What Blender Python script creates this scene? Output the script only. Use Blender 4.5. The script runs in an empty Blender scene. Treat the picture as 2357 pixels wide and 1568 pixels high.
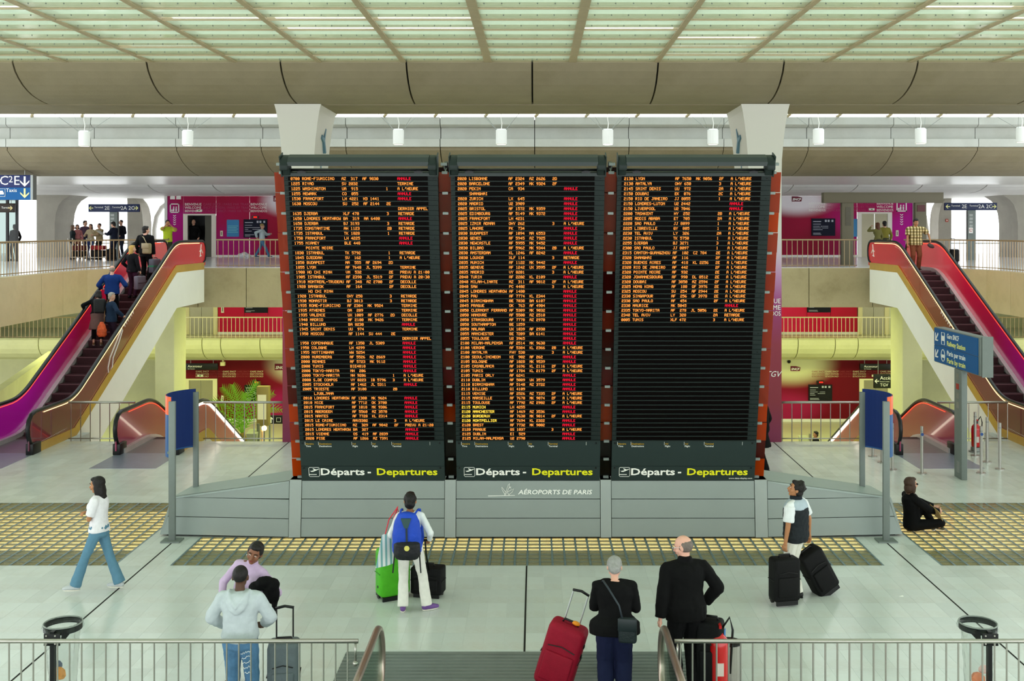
import bpy, bmesh, math, random
from mathutils import Vector, Matrix
random.seed(7)
S = bpy.context.scene
C = S.collection
R = math.radians
# ------------------------------------------------------------------ camera
F, CX, CY, CH, IW, IH = 2500.0, 1232.0, 530.0, 5.25, 2357.0, 1568.0
cd = bpy.data.cameras.new('camera'); cam = bpy.data.objects.new('camera', cd); C.objects.link(cam)
cam.location = (0, 0, CH); cam.rotation_euler = (R(90), 0, 0)
cd.sensor_fit = 'HORIZONTAL'; cd.sensor_width = 36; cd.lens = F / IW * 36
cd.shift_x = (IW / 2 - CX) / IW; cd.shift_y = (CY - IH / 2) / IW
cd.clip_end = 400
S.camera = cam
# ------------------------------------------------------------------ world (bright overcast sky) and exposure
wd = bpy.data.worlds.new('overcast_sky'); S.world = wd; wd.use_nodes = True
bg = wd.node_tree.nodes['Background']; bg.inputs[0].default_value = (0.95, 0.985, 1.0, 1); bg.inputs[1].default_value = 3.8
S.view_settings.view_transform = 'Standard'; S.view_settings.look = 'None'; S.view_settings.gamma = 1
S.view_settings.use_curve_mapping = False
S.view_settings.exposure = 0.0
S.cycles.max_bounces = 8; S.cycles.diffuse_bounces = 4; S.cycles.glossy_bounces = 3
S.cycles.transparent_max_bounces = 16; S.cycles.sample_clamp_indirect = 6
S.cycles.caustics_reflective = False; S.cycles.caustics_refractive = False

def P(px, py, Y): return Vector(((px - CX) * Y / F, Y, CH - (py - CY) * Y / F))
def XX(px, Y): return (px - CX) * Y / F
def ZZ(py, Y): return CH - (py - CY) * Y / F
def FL(px, py, z=0.0):
    Y = (CH - z) * F / (py - CY)
    return Vector(((px - CX) * Y / F, Y, z))
def lin(c):
    if isinstance(c, str): c = [int(c[i:i + 2], 16) / 255 for i in (0, 2, 4)]
    return tuple((x / 12.92 if x <= .04045 else ((x + .055) / 1.055) ** 2.4) for x in c)

# ------------------------------------------------------------------ materials
def nodes(m): return m.node_tree.nodes, m.node_tree.links
def mat(name, col, rough=.5, metal=0, var=0, vs=4, bump=0, bs=60, em=None, es=0, coat=0, spec=.3, rnd=0, dirt=None, ds=.6, da=.5, sheen=0):
    m = bpy.data.materials.new(name); m.use_nodes = True
    N, L = nodes(m); b = N['Principled BSDF']
    c = lin(col) if isinstance(col, str) else col
    b.inputs['Base Color'].default_value = (*c, 1); b.inputs['Roughness'].default_value = rough
    b.inputs['Metallic'].default_value = metal; b.inputs['Specular IOR Level'].default_value = spec
    b.inputs['Coat Weight'].default_value = coat
    b.inputs['Sheen Weight'].default_value = sheen
    if em: b.inputs['Emission Color'].default_value = (*(lin(em) if isinstance(em, str) else em), 1); b.inputs['Emission Strength'].default_value = es
    src = None
    tc = N.new('ShaderNodeTexCoord') if (var or bump or dirt) else None
    if var:
        n = N.new('ShaderNodeTexNoise'); n.inputs['Scale'].default_value = vs; n.inputs['Detail'].default_value = 6; n.inputs['Roughness'].default_value = .65
        L.new(tc.outputs['Object'], n.inputs['Vector'])
        r = N.new('ShaderNodeMapRange'); r.inputs[3].default_value = 1 - var; r.inputs[4].default_value = 1 + var
        r.inputs[1].default_value = .25; r.inputs[2].default_value = .75
        L.new(n.outputs['Fac'], r.inputs[0])
        mx = N.new('ShaderNodeVectorMath'); mx.operation = 'SCALE'; mx.inputs[0].default_value = c
        L.new(r.outputs[0], mx.inputs[3]); src = mx.outputs[0]
    if dirt:
        n = N.new('ShaderNodeTexNoise'); n.inputs['Scale'].default_value = ds; n.inputs['Detail'].default_value = 8; n.inputs['Roughness'].default_value = .7
        L.new(tc.outputs['Object'], n.inputs['Vector'])
        r = N.new('ShaderNodeMapRange'); r.inputs[1].default_value = .48; r.inputs[2].default_value = .72; r.inputs[4].default_value = da
        L.new(n.outputs['Fac'], r.inputs[0])
        mx = N.new('ShaderNodeMix'); mx.data_type = 'RGBA'; L.new(r.outputs[0], mx.inputs[0])
        if src: L.new(src, mx.inputs[6])
        else: mx.inputs[6].default_value = (*c, 1)
        mx.inputs[7].default_value = (*lin(dirt), 1); src = mx.outputs[2]
    if rnd:
        oi = N.new('ShaderNodeObjectInfo'); ge = N.new('ShaderNodeNewGeometry'); ad = N.new('ShaderNodeMath'); ad.operation = 'ADD'
        L.new(oi.outputs['Random'], ad.inputs[0]); L.new(ge.outputs['Random Per Island'], ad.inputs[1])
        fr = N.new('ShaderNodeMath'); fr.operation = 'FRACT'; L.new(ad.outputs[0], fr.inputs[0])
        r = N.new('ShaderNodeMapRange'); r.inputs[3].default_value = 1 - rnd; r.inputs[4].default_value = 1 + rnd * .6
        L.new(fr.outputs[0], r.inputs[0])
        mx = N.new('ShaderNodeVectorMath'); mx.operation = 'SCALE'
        if src: L.new(src, mx.inputs[0])
        else: mx.inputs[0].default_value = c
        L.new(r.outputs[0], mx.inputs[3]); src = mx.outputs[0]
    if src: L.new(src, b.inputs['Base Color'])
    if bump:
        n = N.new('ShaderNodeTexNoise'); n.inputs['Scale'].default_value = bs; n.inputs['Detail'].default_value = 4
        L.new(tc.outputs['Object'], n.inputs['Vector'])
        bp = N.new('ShaderNodeBump'); bp.inputs['Strength'].default_value = bump; bp.inputs['Distance'].default_value = .02
        L.new(n.outputs['Fac'], bp.inputs['Height']); L.new(bp.outputs[0], b.inputs['Normal'])
    return m
def glassmat(name, tint, clear=.9, rough=.05, trl=None, dif=None):
    """thin pane: tinted see-through with a gloss on top, optionally a milky translucent share"""
    m = bpy.data.materials.new(name); m.use_nodes = True
    N, L = nodes(m); out = N['Material Output']; N.remove(N['Principled BSDF'])
    t = N.new('ShaderNodeBsdfTransparent'); t.inputs[0].default_value = (*lin(tint), 1)
    cur = t.outputs[0]
    if trl:
        d = N.new('ShaderNodeBsdfTranslucent'); d.inputs[0].default_value = (*lin(trl[0]), 1)
        mx = N.new('ShaderNodeMixShader'); mx.inputs[0].default_value = trl[1]; L.new(cur, mx.inputs[1]); L.new(d.outputs[0], mx.inputs[2]); cur = mx.outputs[0]
    if dif:
        d = N.new('ShaderNodeBsdfDiffuse'); d.inputs[0].default_value = (*lin(dif[0]), 1)
        mx = N.new('ShaderNodeMixShader'); mx.inputs[0].default_value = dif[1]; L.new(cur, mx.inputs[1]); L.new(d.outputs[0], mx.inputs[2]); cur = mx.outputs[0]
    g = N.new('ShaderNodeBsdfGlossy'); g.inputs['Roughness'].default_value = rough; g.inputs[0].default_value = (.9, .9, .9, 1)
    fr = N.new('ShaderNodeFresnel'); fr.inputs[0].default_value = 1.45
    mul = N.new('ShaderNodeMath'); mul.operation = 'MULTIPLY'; mul.inputs[1].default_value = 1 - clear + .3; L.new(fr.outputs[0], mul.inputs[0])
    mx = N.new('ShaderNodeMixShader'); L.new(mul.outputs[0], mx.inputs[0]); L.new(cur, mx.inputs[1]); L.new(g.outputs[0], mx.inputs[2])
    L.new(mx.outputs[0], out.inputs[0])
    return m
def ramp(name, stops, axis, rough=.4, coat=0, es=0, axis2=None, blob=None, spec=.5):
    """printed colour gradient along a world axis; stops = [(metres, hex)]"""
    m = mat(name, stops[0][1], rough, coat=coat, spec=spec); N, L = nodes(m); b = N['Principled BSDF']
    g = N.new('ShaderNodeNewGeometry'); s = N.new('ShaderNodeSeparateXYZ'); L.new(g.outputs['Position'], s.inputs[0])
    a, z = stops[0][0], stops[-1][0]
    r = N.new('ShaderNodeMapRange'); r.inputs[1].default_value = a; r.inputs[2].default_value = z; L.new(s.outputs['XYZ'.index(axis)], r.inputs[0])
    cr = N.new('ShaderNodeValToRGB'); L.new(r.outputs[0], cr.inputs[0])
    e = cr.color_ramp.elements
    while len(e) < len(stops): e.new(.5)
    for i, (p, c) in enumerate(stops): e[i].position = (p - a) / (z - a); e[i].color = (*lin(c), 1)
    src = cr.outputs[0]
    if blob:      # ((x,y,z), radius xyz, hex): a soft printed patch
        for (ctr, rad, hexc, amt) in blob:
            v = N.new('ShaderNodeVectorMath'); v.operation = 'SUBTRACT'; L.new(g.outputs['Position'], v.inputs[0]); v.inputs[1].default_value = ctr
            w = N.new('ShaderNodeVectorMath'); w.operation = 'DIVIDE'; L.new(v.outputs[0], w.inputs[0]); w.inputs[1].default_value = rad
            ln = N.new('ShaderNodeVectorMath'); ln.operation = 'LENGTH'; L.new(w.outputs[0], ln.inputs[0])
            q = N.new('ShaderNodeMapRange'); q.interpolation_type = 'SMOOTHSTEP'; q.inputs[1].default_value = .35; q.inputs[2].default_value = 1; q.inputs[3].default_value = amt; q.inputs[4].default_value = 0
            L.new(ln.outputs[1], q.inputs[0])
            mx = N.new('ShaderNodeMix'); mx.data_type = 'RGBA'; L.new(q.outputs[0], mx.inputs[0]); L.new(src, mx.inputs[6]); mx.inputs[7].default_value = (*lin(hexc), 1); src = mx.outputs[2]
    L.new(src, b.inputs['Base Color'])
    if es: L.new(src, b.inputs['Emission Color']); b.inputs['Emission Strength'].default_value = es
    return m
def emit(name, col, s):
    m = bpy.data.materials.new(name); m.use_nodes = True; N, L = nodes(m); N.remove(N['Principled BSDF'])
    e = N.new('ShaderNodeEmission'); e.inputs[0].default_value = (*(lin(col) if isinstance(col, str) else col), 1); e.inputs[1].default_value = s
    L.new(e.outputs[0], N['Material Output'].inputs[0]); return m
_mc = {}
def cm(col, rough=.6, **k):
    key = (col, rough, tuple(sorted(k.items())))
    if key not in _mc: _mc[key] = mat('paint_' + col, col, rough, **k)
    return _mc[key]

# ------------------------------------------------------------------ objects
WL = {}
def props(o, label=None, cat=None, group=None, kind=None):
    for k, v in (('label', label), ('category', cat), ('group', group), ('kind', kind)):
        if v: o[k] = v
    return o
def thing(name, label, cat, loc=(0, 0, 0), rz=0, group=None, kind=None, local=False, rx=0):
    o = bpy.data.objects.new(name, None); C.objects.link(o); o.location = loc; o.rotation_euler = (rx, 0, rz)
    o.empty_display_size = .1
    WL[o] = Vector((0, 0, 0)) if (local or rz or rx) else Vector(loc)
    return props(o, label, cat, group, kind)
def link(o, parent):
    C.objects.link(o)
    if parent is not None: o.parent = parent; WL[o] = WL.get(parent, Vector((0, 0, 0)))
    else: WL[o] = Vector((0, 0, 0))
    return o
def copy(o, parent, loc=None):
    c = o.copy(); link(c, parent)
    if loc is not None: c.location = loc
    return c

class MB:
    def __init__(s): s.v = []; s.f = []; s.m = []
    def add(s, vs, fs, mi=0):
        n = len(s.v); s.v += [tuple(v) for v in vs]; s.f += [tuple(i + n for i in f) for f in fs]; s.m += [mi] * len(fs); return s
    def box(s, a, b, mi=0):
        (x0, y0, z0), (x1, y1, z1) = a, b
        return s.add([(x0, y0, z0), (x1, y0, z0), (x1, y1, z0), (x0, y1, z0), (x0, y0, z1), (x1, y0, z1), (x1, y1, z1), (x0, y1, z1)],
                     [(3, 2, 1, 0), (4, 5, 6, 7), (0, 1, 5, 4), (1, 2, 6, 5), (2, 3, 7, 6), (3, 0, 4, 7)], mi)
    def cbox(s, c, d, mi=0): return s.box([c[i] - d[i] / 2 for i in range(3)], [c[i] + d[i] / 2 for i in range(3)], mi)
    def hexa(s, lo, hi, mi=0):
        n = len(lo); return s.add(list(lo) + list(hi), [tuple(range(n))[::-1], tuple(range(n, 2 * n))] + [(i, (i + 1) % n, n + (i + 1) % n, n + i) for i in range(n)], mi)
    def ex(s, poly, x0, x1, mi=0): return s.hexa([(x0, y, z) for y, z in poly], [(x1, y, z) for y, z in poly], mi)      # YZ polygon along X
    def ez(s, poly, z0, z1, mi=0): return s.hexa([(x, y, z0) for x, y in poly], [(x, y, z1) for x, y in poly], mi)      # XY polygon along Z
    def ey(s, poly, y0, y1, mi=0): return s.hexa([(x, y0, z) for x, z in poly], [(x, y1, z) for x, z in poly], mi)      # XZ polygon along Y
    def cyl(s, p0, p1, r0, r1=None, n=12, mi=0, cap=True):
        r1 = r0 if r1 is None else r1
        p0, p1 = Vector(p0), Vector(p1); d = (p1 - p0).normalized() if (p1 - p0).length > 1e-9 else Vector((0, 0, 1))
        a = d.orthogonal().normalized(); b = d.cross(a); vs = []
        for p, r in ((p0, r0), (p1, r1)):
            for i in range(n): t = 2 * math.pi * i / n; vs.append(p + (a * math.cos(t) + b * math.sin(t)) * r)
        fs = [(i, (i + 1) % n, n + (i + 1) % n, n + i) for i in range(n)]
        if cap: fs += [tuple(range(n))[::-1], tuple(range(n, 2 * n))]
        return s.add(vs, fs, mi)
    def tube(s, pts, r, n=8, mi=0, closed=False, flat=None):
        pts = [Vector(p) for p in pts]; m = len(pts); vs = []; up = None
        for k, p in enumerate(pts):
            q0 = pts[k - 1] if (k or closed) else p; q1 = pts[(k + 1) % m] if (k < m - 1 or closed) else p
            d = (q1 - q0).normalized()
            if up is None: up = d.orthogonal().normalized()
            a = (up - d * up.dot(d)).normalized(); up = a; b = d.cross(a)
            rr = r[k] if isinstance(r, (list, tuple)) else r
            for i in range(n):
                t = 2 * math.pi * i / n; vs.append(p + a * math.cos(t) * rr + b * math.sin(t) * rr * (flat or 1))
        fs = []
        for k in range(m if closed else m - 1):
            k2 = (k + 1) % m
            fs += [(k * n + i, k * n + (i + 1) % n, k2 * n + (i + 1) % n, k2 * n + i) for i in range(n)]
        if not closed: fs += [tuple(range(n))[::-1], tuple(range((m - 1) * n, m * n))]
        return s.add(vs, fs, mi)
    def sph(s, c, r, T=None, n=12, m=8, mi=0):
        r = (r, r, r) if not isinstance(r, (list, tuple)) else r; c = Vector(c); vs = []
        for j in range(1, m):
            ph = math.pi * j / m
            for i in range(n):
                t = 2 * math.pi * i / n; v = Vector((math.sin(ph) * math.cos(t) * r[0], math.sin(ph) * math.sin(t) * r[1], math.cos(ph) * r[2]))
                vs.append(c + (T @ v if T else v))
        top = Vector((0, 0, r[2])); vs += [c + (T @ top if T else top), c - (T @ top if T else top)]
        fs = [(j * n + i, (j + 1) * n + i, (j + 1) * n + (i + 1) % n, j * n + (i + 1) % n) for j in range(m - 2) for i in range(n)]
        a = (m - 1) * n
        fs += [(a, i, (i + 1) % n) for i in range(n)] + [(a + 1, (m - 2) * n + (i + 1) % n, (m - 2) * n + i) for i in range(n)]
        return s.add(vs, fs, mi)
    def lathe(s, prof, c=(0, 0, 0), n=20, mi=0):
        vs = []; m = len(prof)
        for r, z in prof:
            for i in range(n): t = 2 * math.pi * i / n; vs.append((c[0] + r * math.cos(t), c[1] + r * math.sin(t), c[2] + z))
        fs = [(k * n + i, k * n + (i + 1) % n, (k + 1) * n + (i + 1) % n, (k + 1) * n + i) for k in range(m - 1) for i in range(n)]
        fs += [tuple(range(n))[::-1], tuple(range((m - 1) * n, m * n))]
        return s.add(vs, fs, mi)
    def loft(s, secs, T=None, n=16, mi=0):
        """elliptical sections (z, rx, ry[, y[, x]]) capped"""
        vs = []
        for q in secs:
            z, rx, ry = q[:3]; y = q[3] if len(q) > 3 else 0; x = q[4] if len(q) > 4 else 0
            for i in range(n):
                t = 2 * math.pi * i / n; v = Vector((x + rx * math.cos(t), y + ry * math.sin(t), z)); vs.append(T @ v if T else v)
        m = len(secs)
        fs = [(k * n + i, k * n + (i + 1) % n, (k + 1) * n + (i + 1) % n, (k + 1) * n + i) for k in range(m - 1) for i in range(n)]
        fs += [tuple(range(n))[::-1], tuple(range((m - 1) * n, m * n))]
        return s.add(vs, fs, mi)
    def mesh(s, name, mats, off=Vector((0, 0, 0)), smooth=False, fix=True):
        me = bpy.data.meshes.new(name)
        me.from_pydata([(v[0] - off[0], v[1] - off[1], v[2] - off[2]) for v in s.v], [], s.f)
        for m in (mats if isinstance(mats, (list, tuple)) else [mats]): me.materials.append(m)
        if max(s.m, default=0): me.polygons.foreach_set('material_index', s.m)
        if fix and len(s.f) < 30000:
            bm = bmesh.new(); bm.from_mesh(me); bmesh.ops.recalc_face_normals(bm, faces=bm.faces); bm.to_mesh(me); bm.free()
        if smooth: me.shade_smooth()
        me.update(); return me
    def build(s, name, mats, parent=None, smooth=False, bev=0, seg=2, label=None, fix=True):
        o = bpy.data.objects.new(name, None if False else s.mesh(name, mats, WL.get(parent, Vector((0, 0, 0))), smooth, fix))
        link(o, parent)
        if bev:
            b = o.modifiers.new('bevel', 'BEVEL'); b.width = bev; b.segments = seg; b.limit_method = 'ANGLE'; b.angle_limit = R(40); o.data.shade_smooth()
            b.harden_normals = False
        if label: o['label'] = label
        return o
def inst(name, data, parent, loc, rot=None):
    o = bpy.data.objects.new(name, data); link(o, parent); o.location = Vector(loc) - WL[o]
    if rot: o.rotation_euler = rot
    return o
FIT = []
def text(body, size, m, parent, T, name='lettering', w=None, ext=.002, shear=0, align='LEFT', bold=0):
    cu = bpy.data.curves.new(name, 'FONT'); cu.body = body; cu.size = size; cu.extrude = ext; cu.resolution_u = 2; cu.shear = shear; cu.align_x = align
    cu.offset = bold
    cu.materials.append(m); o = bpy.data.objects.new(name, cu); link(o, parent)
    T = Matrix.Translation(-WL[o]) @ T; o.matrix_local = T
    if w: FIT.append((o, w))
    return o
def facing(x, y, z, rz=0): return Matrix.Translation((x, y, z)) @ Matrix.Rotation(rz, 4, 'Z') @ Matrix.Rotation(R(90), 4, 'X')   # rz=0: read from the camera side
def stroke(name, polys, m, parent, y, th=.004):
    """flat print: XZ polygons with thickness in front of plane y"""
    b = MB()
    for p in polys: b.ey(p, y - th, y)
    return b.build(name, m, parent)

# ------------------------------------------------------------------ shared materials
M = dict(
    concrete=mat('beam_concrete', '897e65', .75, var=.10, vs=1.3, bump=.15, bs=25, dirt='746848', ds=.5, da=.55),
    pale=mat('pale_concrete', 'b6b7af', .7, var=.07, vs=1.5, bump=.12, bs=25, dirt='a5a295', ds=.7, da=.4),
    soffit=mat('polished_soffit', 'f0ede4', .34, var=.05, vs=.6, spec=.8),
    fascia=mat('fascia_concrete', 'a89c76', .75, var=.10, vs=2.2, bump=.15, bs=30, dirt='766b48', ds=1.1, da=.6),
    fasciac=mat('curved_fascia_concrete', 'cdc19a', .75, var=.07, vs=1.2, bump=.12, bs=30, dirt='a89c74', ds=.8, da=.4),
    greencon=mat('lower_concrete', 'cfcfa4', .75, var=.08, vs=1.8, bump=.12, bs=30, dirt='a3a37a', ds=.9, da=.4),
    dark=mat('joint_dark', '191814', .9),
    backcol=mat('column_concrete', '9f9b8f', .75, var=.1, vs=1.5, bump=.12, bs=25),
    vault=mat('vault_concrete', 'efede6', .55, var=.05, vs=1.5),
    white=mat('white_paint', 'e4e3dc', .45, var=.03, vs=2),
    column=mat('column_white', 'cfccc0', .55, var=.03, vs=1.5),
    steel=mat('brushed_steel', 'a9a69e', .32, metal=.85, var=.05, vs=30),
    steel2=mat('dull_steel', '8d918d', .45, metal=.6, var=.05, vs=12),
    grey=mat('grey_metal', '8b9490', .5, metal=.15, var=.04, vs=1.2, bump=.03, bs=200),
    greyd=mat('post_grey', '737b77', .5, metal=.2, var=.05, vs=8),
    rubber=mat('black_rubber', '151718', .35, var=.1, vs=20),
    black=mat('black_plastic', '101112', .4, var=.1, vs=15),
    tile=mat('floor_tile', 'd0d6d3', .22, var=.06, vs=1.6, rnd=.07, dirt='c2c1ba', ds=1.4, da=.7, spec=.5),
    grout=mat('floor_grout', 'c2c8c5', .7, var=.05, vs=3),
    upfloor=mat('upper_floor', 'e6e7ea', .16, var=.06, vs=.8),
    lowfloor=mat('lower_floor', 'cfd0b4', .3, var=.05, vs=.8),
    plate=mat('ribbed_plate', '828a87', .5, metal=.3, var=.15, vs=3),
    mullion=mat('ceiling_rib', 'b3a283', .55, var=.12, vs=3),
    blue=mat('sign_navy', '102a66', .6, var=.04, vs=3, spec=.2), azure=mat('sign_azure', '0a5894', .5, spec=.2),
    cream=mat('print_white', 'f2f2ec', .5), yellow=mat('print_yellow', 'e6e420', .5),
    lamp_white=mat('lamp_enamel', 'e4e5e0', .4),
)
CLEAR = glassmat('clear_glass', 'e4efe8', .85, .03)
# ================================================================== STRUCTURE
def struct(name, label=None, loc=(0, 0, 0)):
    o = thing(name, label, None, loc, kind='structure'); return o
# ---- glazed ceiling over the hall: ribs, louvre panes, edge strips
ZC = 9.12; BAY = 1.95; ROW = 1.012; YE = 25.07
ceil = struct('ceiling', 'glazed ceiling of pale green louvre panes between beige ribs')
roofglass = glassmat('roof_pane', 'b7c1b3', .9, .12, trl=('c2ccbc', .45))
rib = MB().box((-.055, -12, 0), (.055, YE, .16)).mesh('rib', M['mullion'])
ribw = MB().box((-.085, -12, 0), (.085, YE, .16)).mesh('rib', M['mullion'])
ribs = [-.115 + BAY * (k + .5) for k in range(-12, 12)]
for x in ribs: inst('rib', ribw if abs(x) < 1.5 else rib, ceil, (x, 0, ZC))
w2 = BAY / 2 - .06
pane = MB().hexa([(-w2, 0, .015), (w2, 0, .015), (w2, ROW - .02, .05), (-w2, ROW - .02, .05)], [(-w2, 0, .027), (w2, 0, .027), (w2, ROW - .02, .062), (-w2, ROW - .02, .062)]).mesh('glass_pane', roofglass)
edge = MB().box((-w2, 0, -.005), (w2, .03, .03)).mesh('pane_edge', M['mullion'])
riser = MB().box((-w2, -.012, .03), (w2, -.004, .06)).mesh('riser_pane', roofglass)
flangeglass = glassmat('roof_flange', 'faf8ee', .9, .12, trl=('f4f2e4', .12))
flange = MB().box((-w2, ROW * .52, .012), (w2, ROW - .03, .018)).mesh('glass_flange', flangeglass)
dots = MB()
for i in range(6): dots.cyl((-w2 + (i + .5) * 2 * w2 / 6, .6, .0), (-w2 + (i + .5) * 2 * w2 / 6, .6, .02), .012, n=6)
dots = dots.mesh('fixing', M['greyd'])
for xi in range(len(ribs) - 1):
    xc = (ribs[xi] + ribs[xi + 1]) / 2
    for j in range(1, 8):
        y = YE - j * ROW
        inst('glass_pane', pane, ceil, (xc, y, ZC)); inst('pane_edge', edge, ceil, (xc, y, ZC)); inst('fixing', dots, ceil, (xc, y, ZC)); inst('glass_flange', flange, ceil, (xc, y, ZC))
        if random.random() < .8: inst('riser_pane', riser, ceil, (xc, y, ZC))
far = MB()       # panes above and behind the viewer
for xi in range(len(ribs) - 1):
    xc = (ribs[xi] + ribs[xi + 1]) / 2
    for j in range(8, 37):
        y = YE - j * ROW
        far.hexa([(xc - w2, y, ZC + .015), (xc + w2, y, ZC + .015), (xc + w2, y + ROW - .03, ZC + .13), (xc - w2, y + ROW - .03, ZC + .13)],
                 [(xc - w2, y, ZC + .027), (xc + w2, y, ZC + .027), (xc + w2, y + ROW - .03, ZC + .142), (xc - w2, y + ROW - .03, ZC + .142)])
o = far.build('glass_panes_beyond', roofglass, ceil, fix=False); o['kind'] = 'stuff'
# ---- first concrete beam with curved belly, cast in segments
def segs(c, inner, n_in, outer, n_out):
    xs = [c + inner * k for k in range(-n_in, n_in + 1)]
    for k in range(1, n_out + 1): xs = [xs[0] - outer] + xs + [xs[-1] + outer]
    return xs
beam1 = struct('ceiling_beam', 'curved concrete beam spanning the hall below the glazed ceiling')
prof = [(25.08, 9.32), (25.08, 9.12), (25.2, 8.94), (25.37, 8.80), (25.57, 8.67), (25.8, 8.57), (26.05, 8.49), (26.29, 8.44), (26.6, 8.395), (26.92, 8.37), (26.92, 9.32)]
xs = segs(-.07, 2.91, 2, 3.09, 4)
cache = {}
for a, b in zip(xs, xs[1:]):
    w = round(b - a, 2)
    if w not in cache: cache[w] = MB().ex(prof, -w / 2 + .02, w / 2 - .02).mesh('beam_segment', M['concrete'])
    inst('beam_segment', cache[w], beam1, ((a + b) / 2, 0, 0))
MB().ex([(26.935, 8.352), (29.0, 8.352), (29.0, 8.75), (28.6, 9.3), (26.935, 9.3)], xs[0], xs[-1]).build('beam_soffit', M['concrete'], beam1)
MB().ex([(25.16, 9.3), (25.16, 9.1), (25.6, 8.72), (26.9, 8.42), (26.9, 9.3)], xs[0], xs[-1]).build('joint_fill', M['dark'], beam1)
# ---- second beam: parapet mouldings and a deeper belly
beam2 = struct('ceiling_beam', 'second concrete beam with ledges and curved belly behind the pendant lamps')
prof2 = [(38.5, 9.26), (38.5, 9.0), (38.62, 8.93), (38.82, 8.9), (38.82, 8.52), (38.5, 8.49), (38.5, 8.21), (38.72, 8.2), (38.6, 8.09), (38.9, 7.9), (39.26, 7.72), (39.66, 7.58), (40.06, 7.47), (40.6, 7.37), (41.25, 7.3), (41.25, 9.4), (39.2, 9.4)]
xs2 = segs(-.02, 3.355, 2, 3.01, 6)
cache = {}
cap2 = prof2[:8] + [(38.72, 8.2), (39.2, 8.2), (39.2, 9.26)]
belly2 = [(38.62, 8.2)] + prof2[8:15] + [(41.25, 8.2)]
for a, b in zip(xs2, xs2[1:]):
    w = round(b - a, 2)
    if w not in cache: cache[w] = (MB().ex(cap2, -w / 2 + .011, w / 2 - .011).mesh('parapet_segment', M['pale']), MB().ex(belly2, -w / 2 + .013, w / 2 - .013).mesh('belly_segment', M['concrete']))
    inst('parapet_segment', cache[w][0], beam2, ((a + b) / 2, 0, 0)); inst('belly_segment', cache[w][1], beam2, ((a + b) / 2, 0, 0))
MB().ex([(38.86, 9.2), (38.86, 8.3), (39.2, 7.85), (40.0, 7.56), (41.2, 7.36), (41.2, 9.2)], xs2[0], xs2[-1]).build('joint_fill', M['dark'], beam2)
MB().ex([(41.26, 7.3), (49.0, 7.3), (49.0, 7.6), (41.26, 7.6)], xs2[0] - 8, xs2[-1] + 8).build('polished_soffit', M['soffit'], beam2)
# ---- third beam farther back
beam3 = struct('ceiling_beam', 'pale concrete beam farthest back above the upper floor')
p3 = [(49.02, 7.55), (49.02, 7.34), (49.3, 7.22), (49.8, 7.1), (50.4, 7.02), (51.1, 6.98), (51.1, 7.55)]
xs3 = segs(0, 2.92, 4, 2.92, 6)
sg = MB().ex(p3, -1.46 + .025, 1.46 - .025).mesh('beam_segment', M['vault'])
for a, b in zip(xs3, xs3[1:]): inst('beam_segment', sg, beam3, ((a + b) / 2, 0, 0))
MB().ex([(49.1, 7.5), (49.1, 7.36), (49.9, 7.14), (51.05, 7.03), (51.05, 7.5)], xs3[0], xs3[-1]).build('joint_fill', M['dark'], beam3)
MB().box((-40, 51.1, 6.98), (40, 64, 7.4)).build('back_soffit', M['vault'], beam3)
# roof strip between first and second beam: glazing in bays with slim rails
ROOF2 = glassmat('roof_strip_glass', 'd2d9d6', .85, .05)
roof2 = struct('ceiling', 'bright glazed roof strip between the two concrete beams')
for k in range(-9, 9):
    MB().box((k * 3.0 + .05, 28.7, 10.3), (k * 3.0 + 2.95, 38.7, 10.32)).build('glass_pane', ROOF2, roof2)
    MB().box((k * 3.0 - .05, 28.7, 10.25), (k * 3.0 + .05, 38.7, 10.45)).build('roof_rail', M['white'], roof2)
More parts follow.
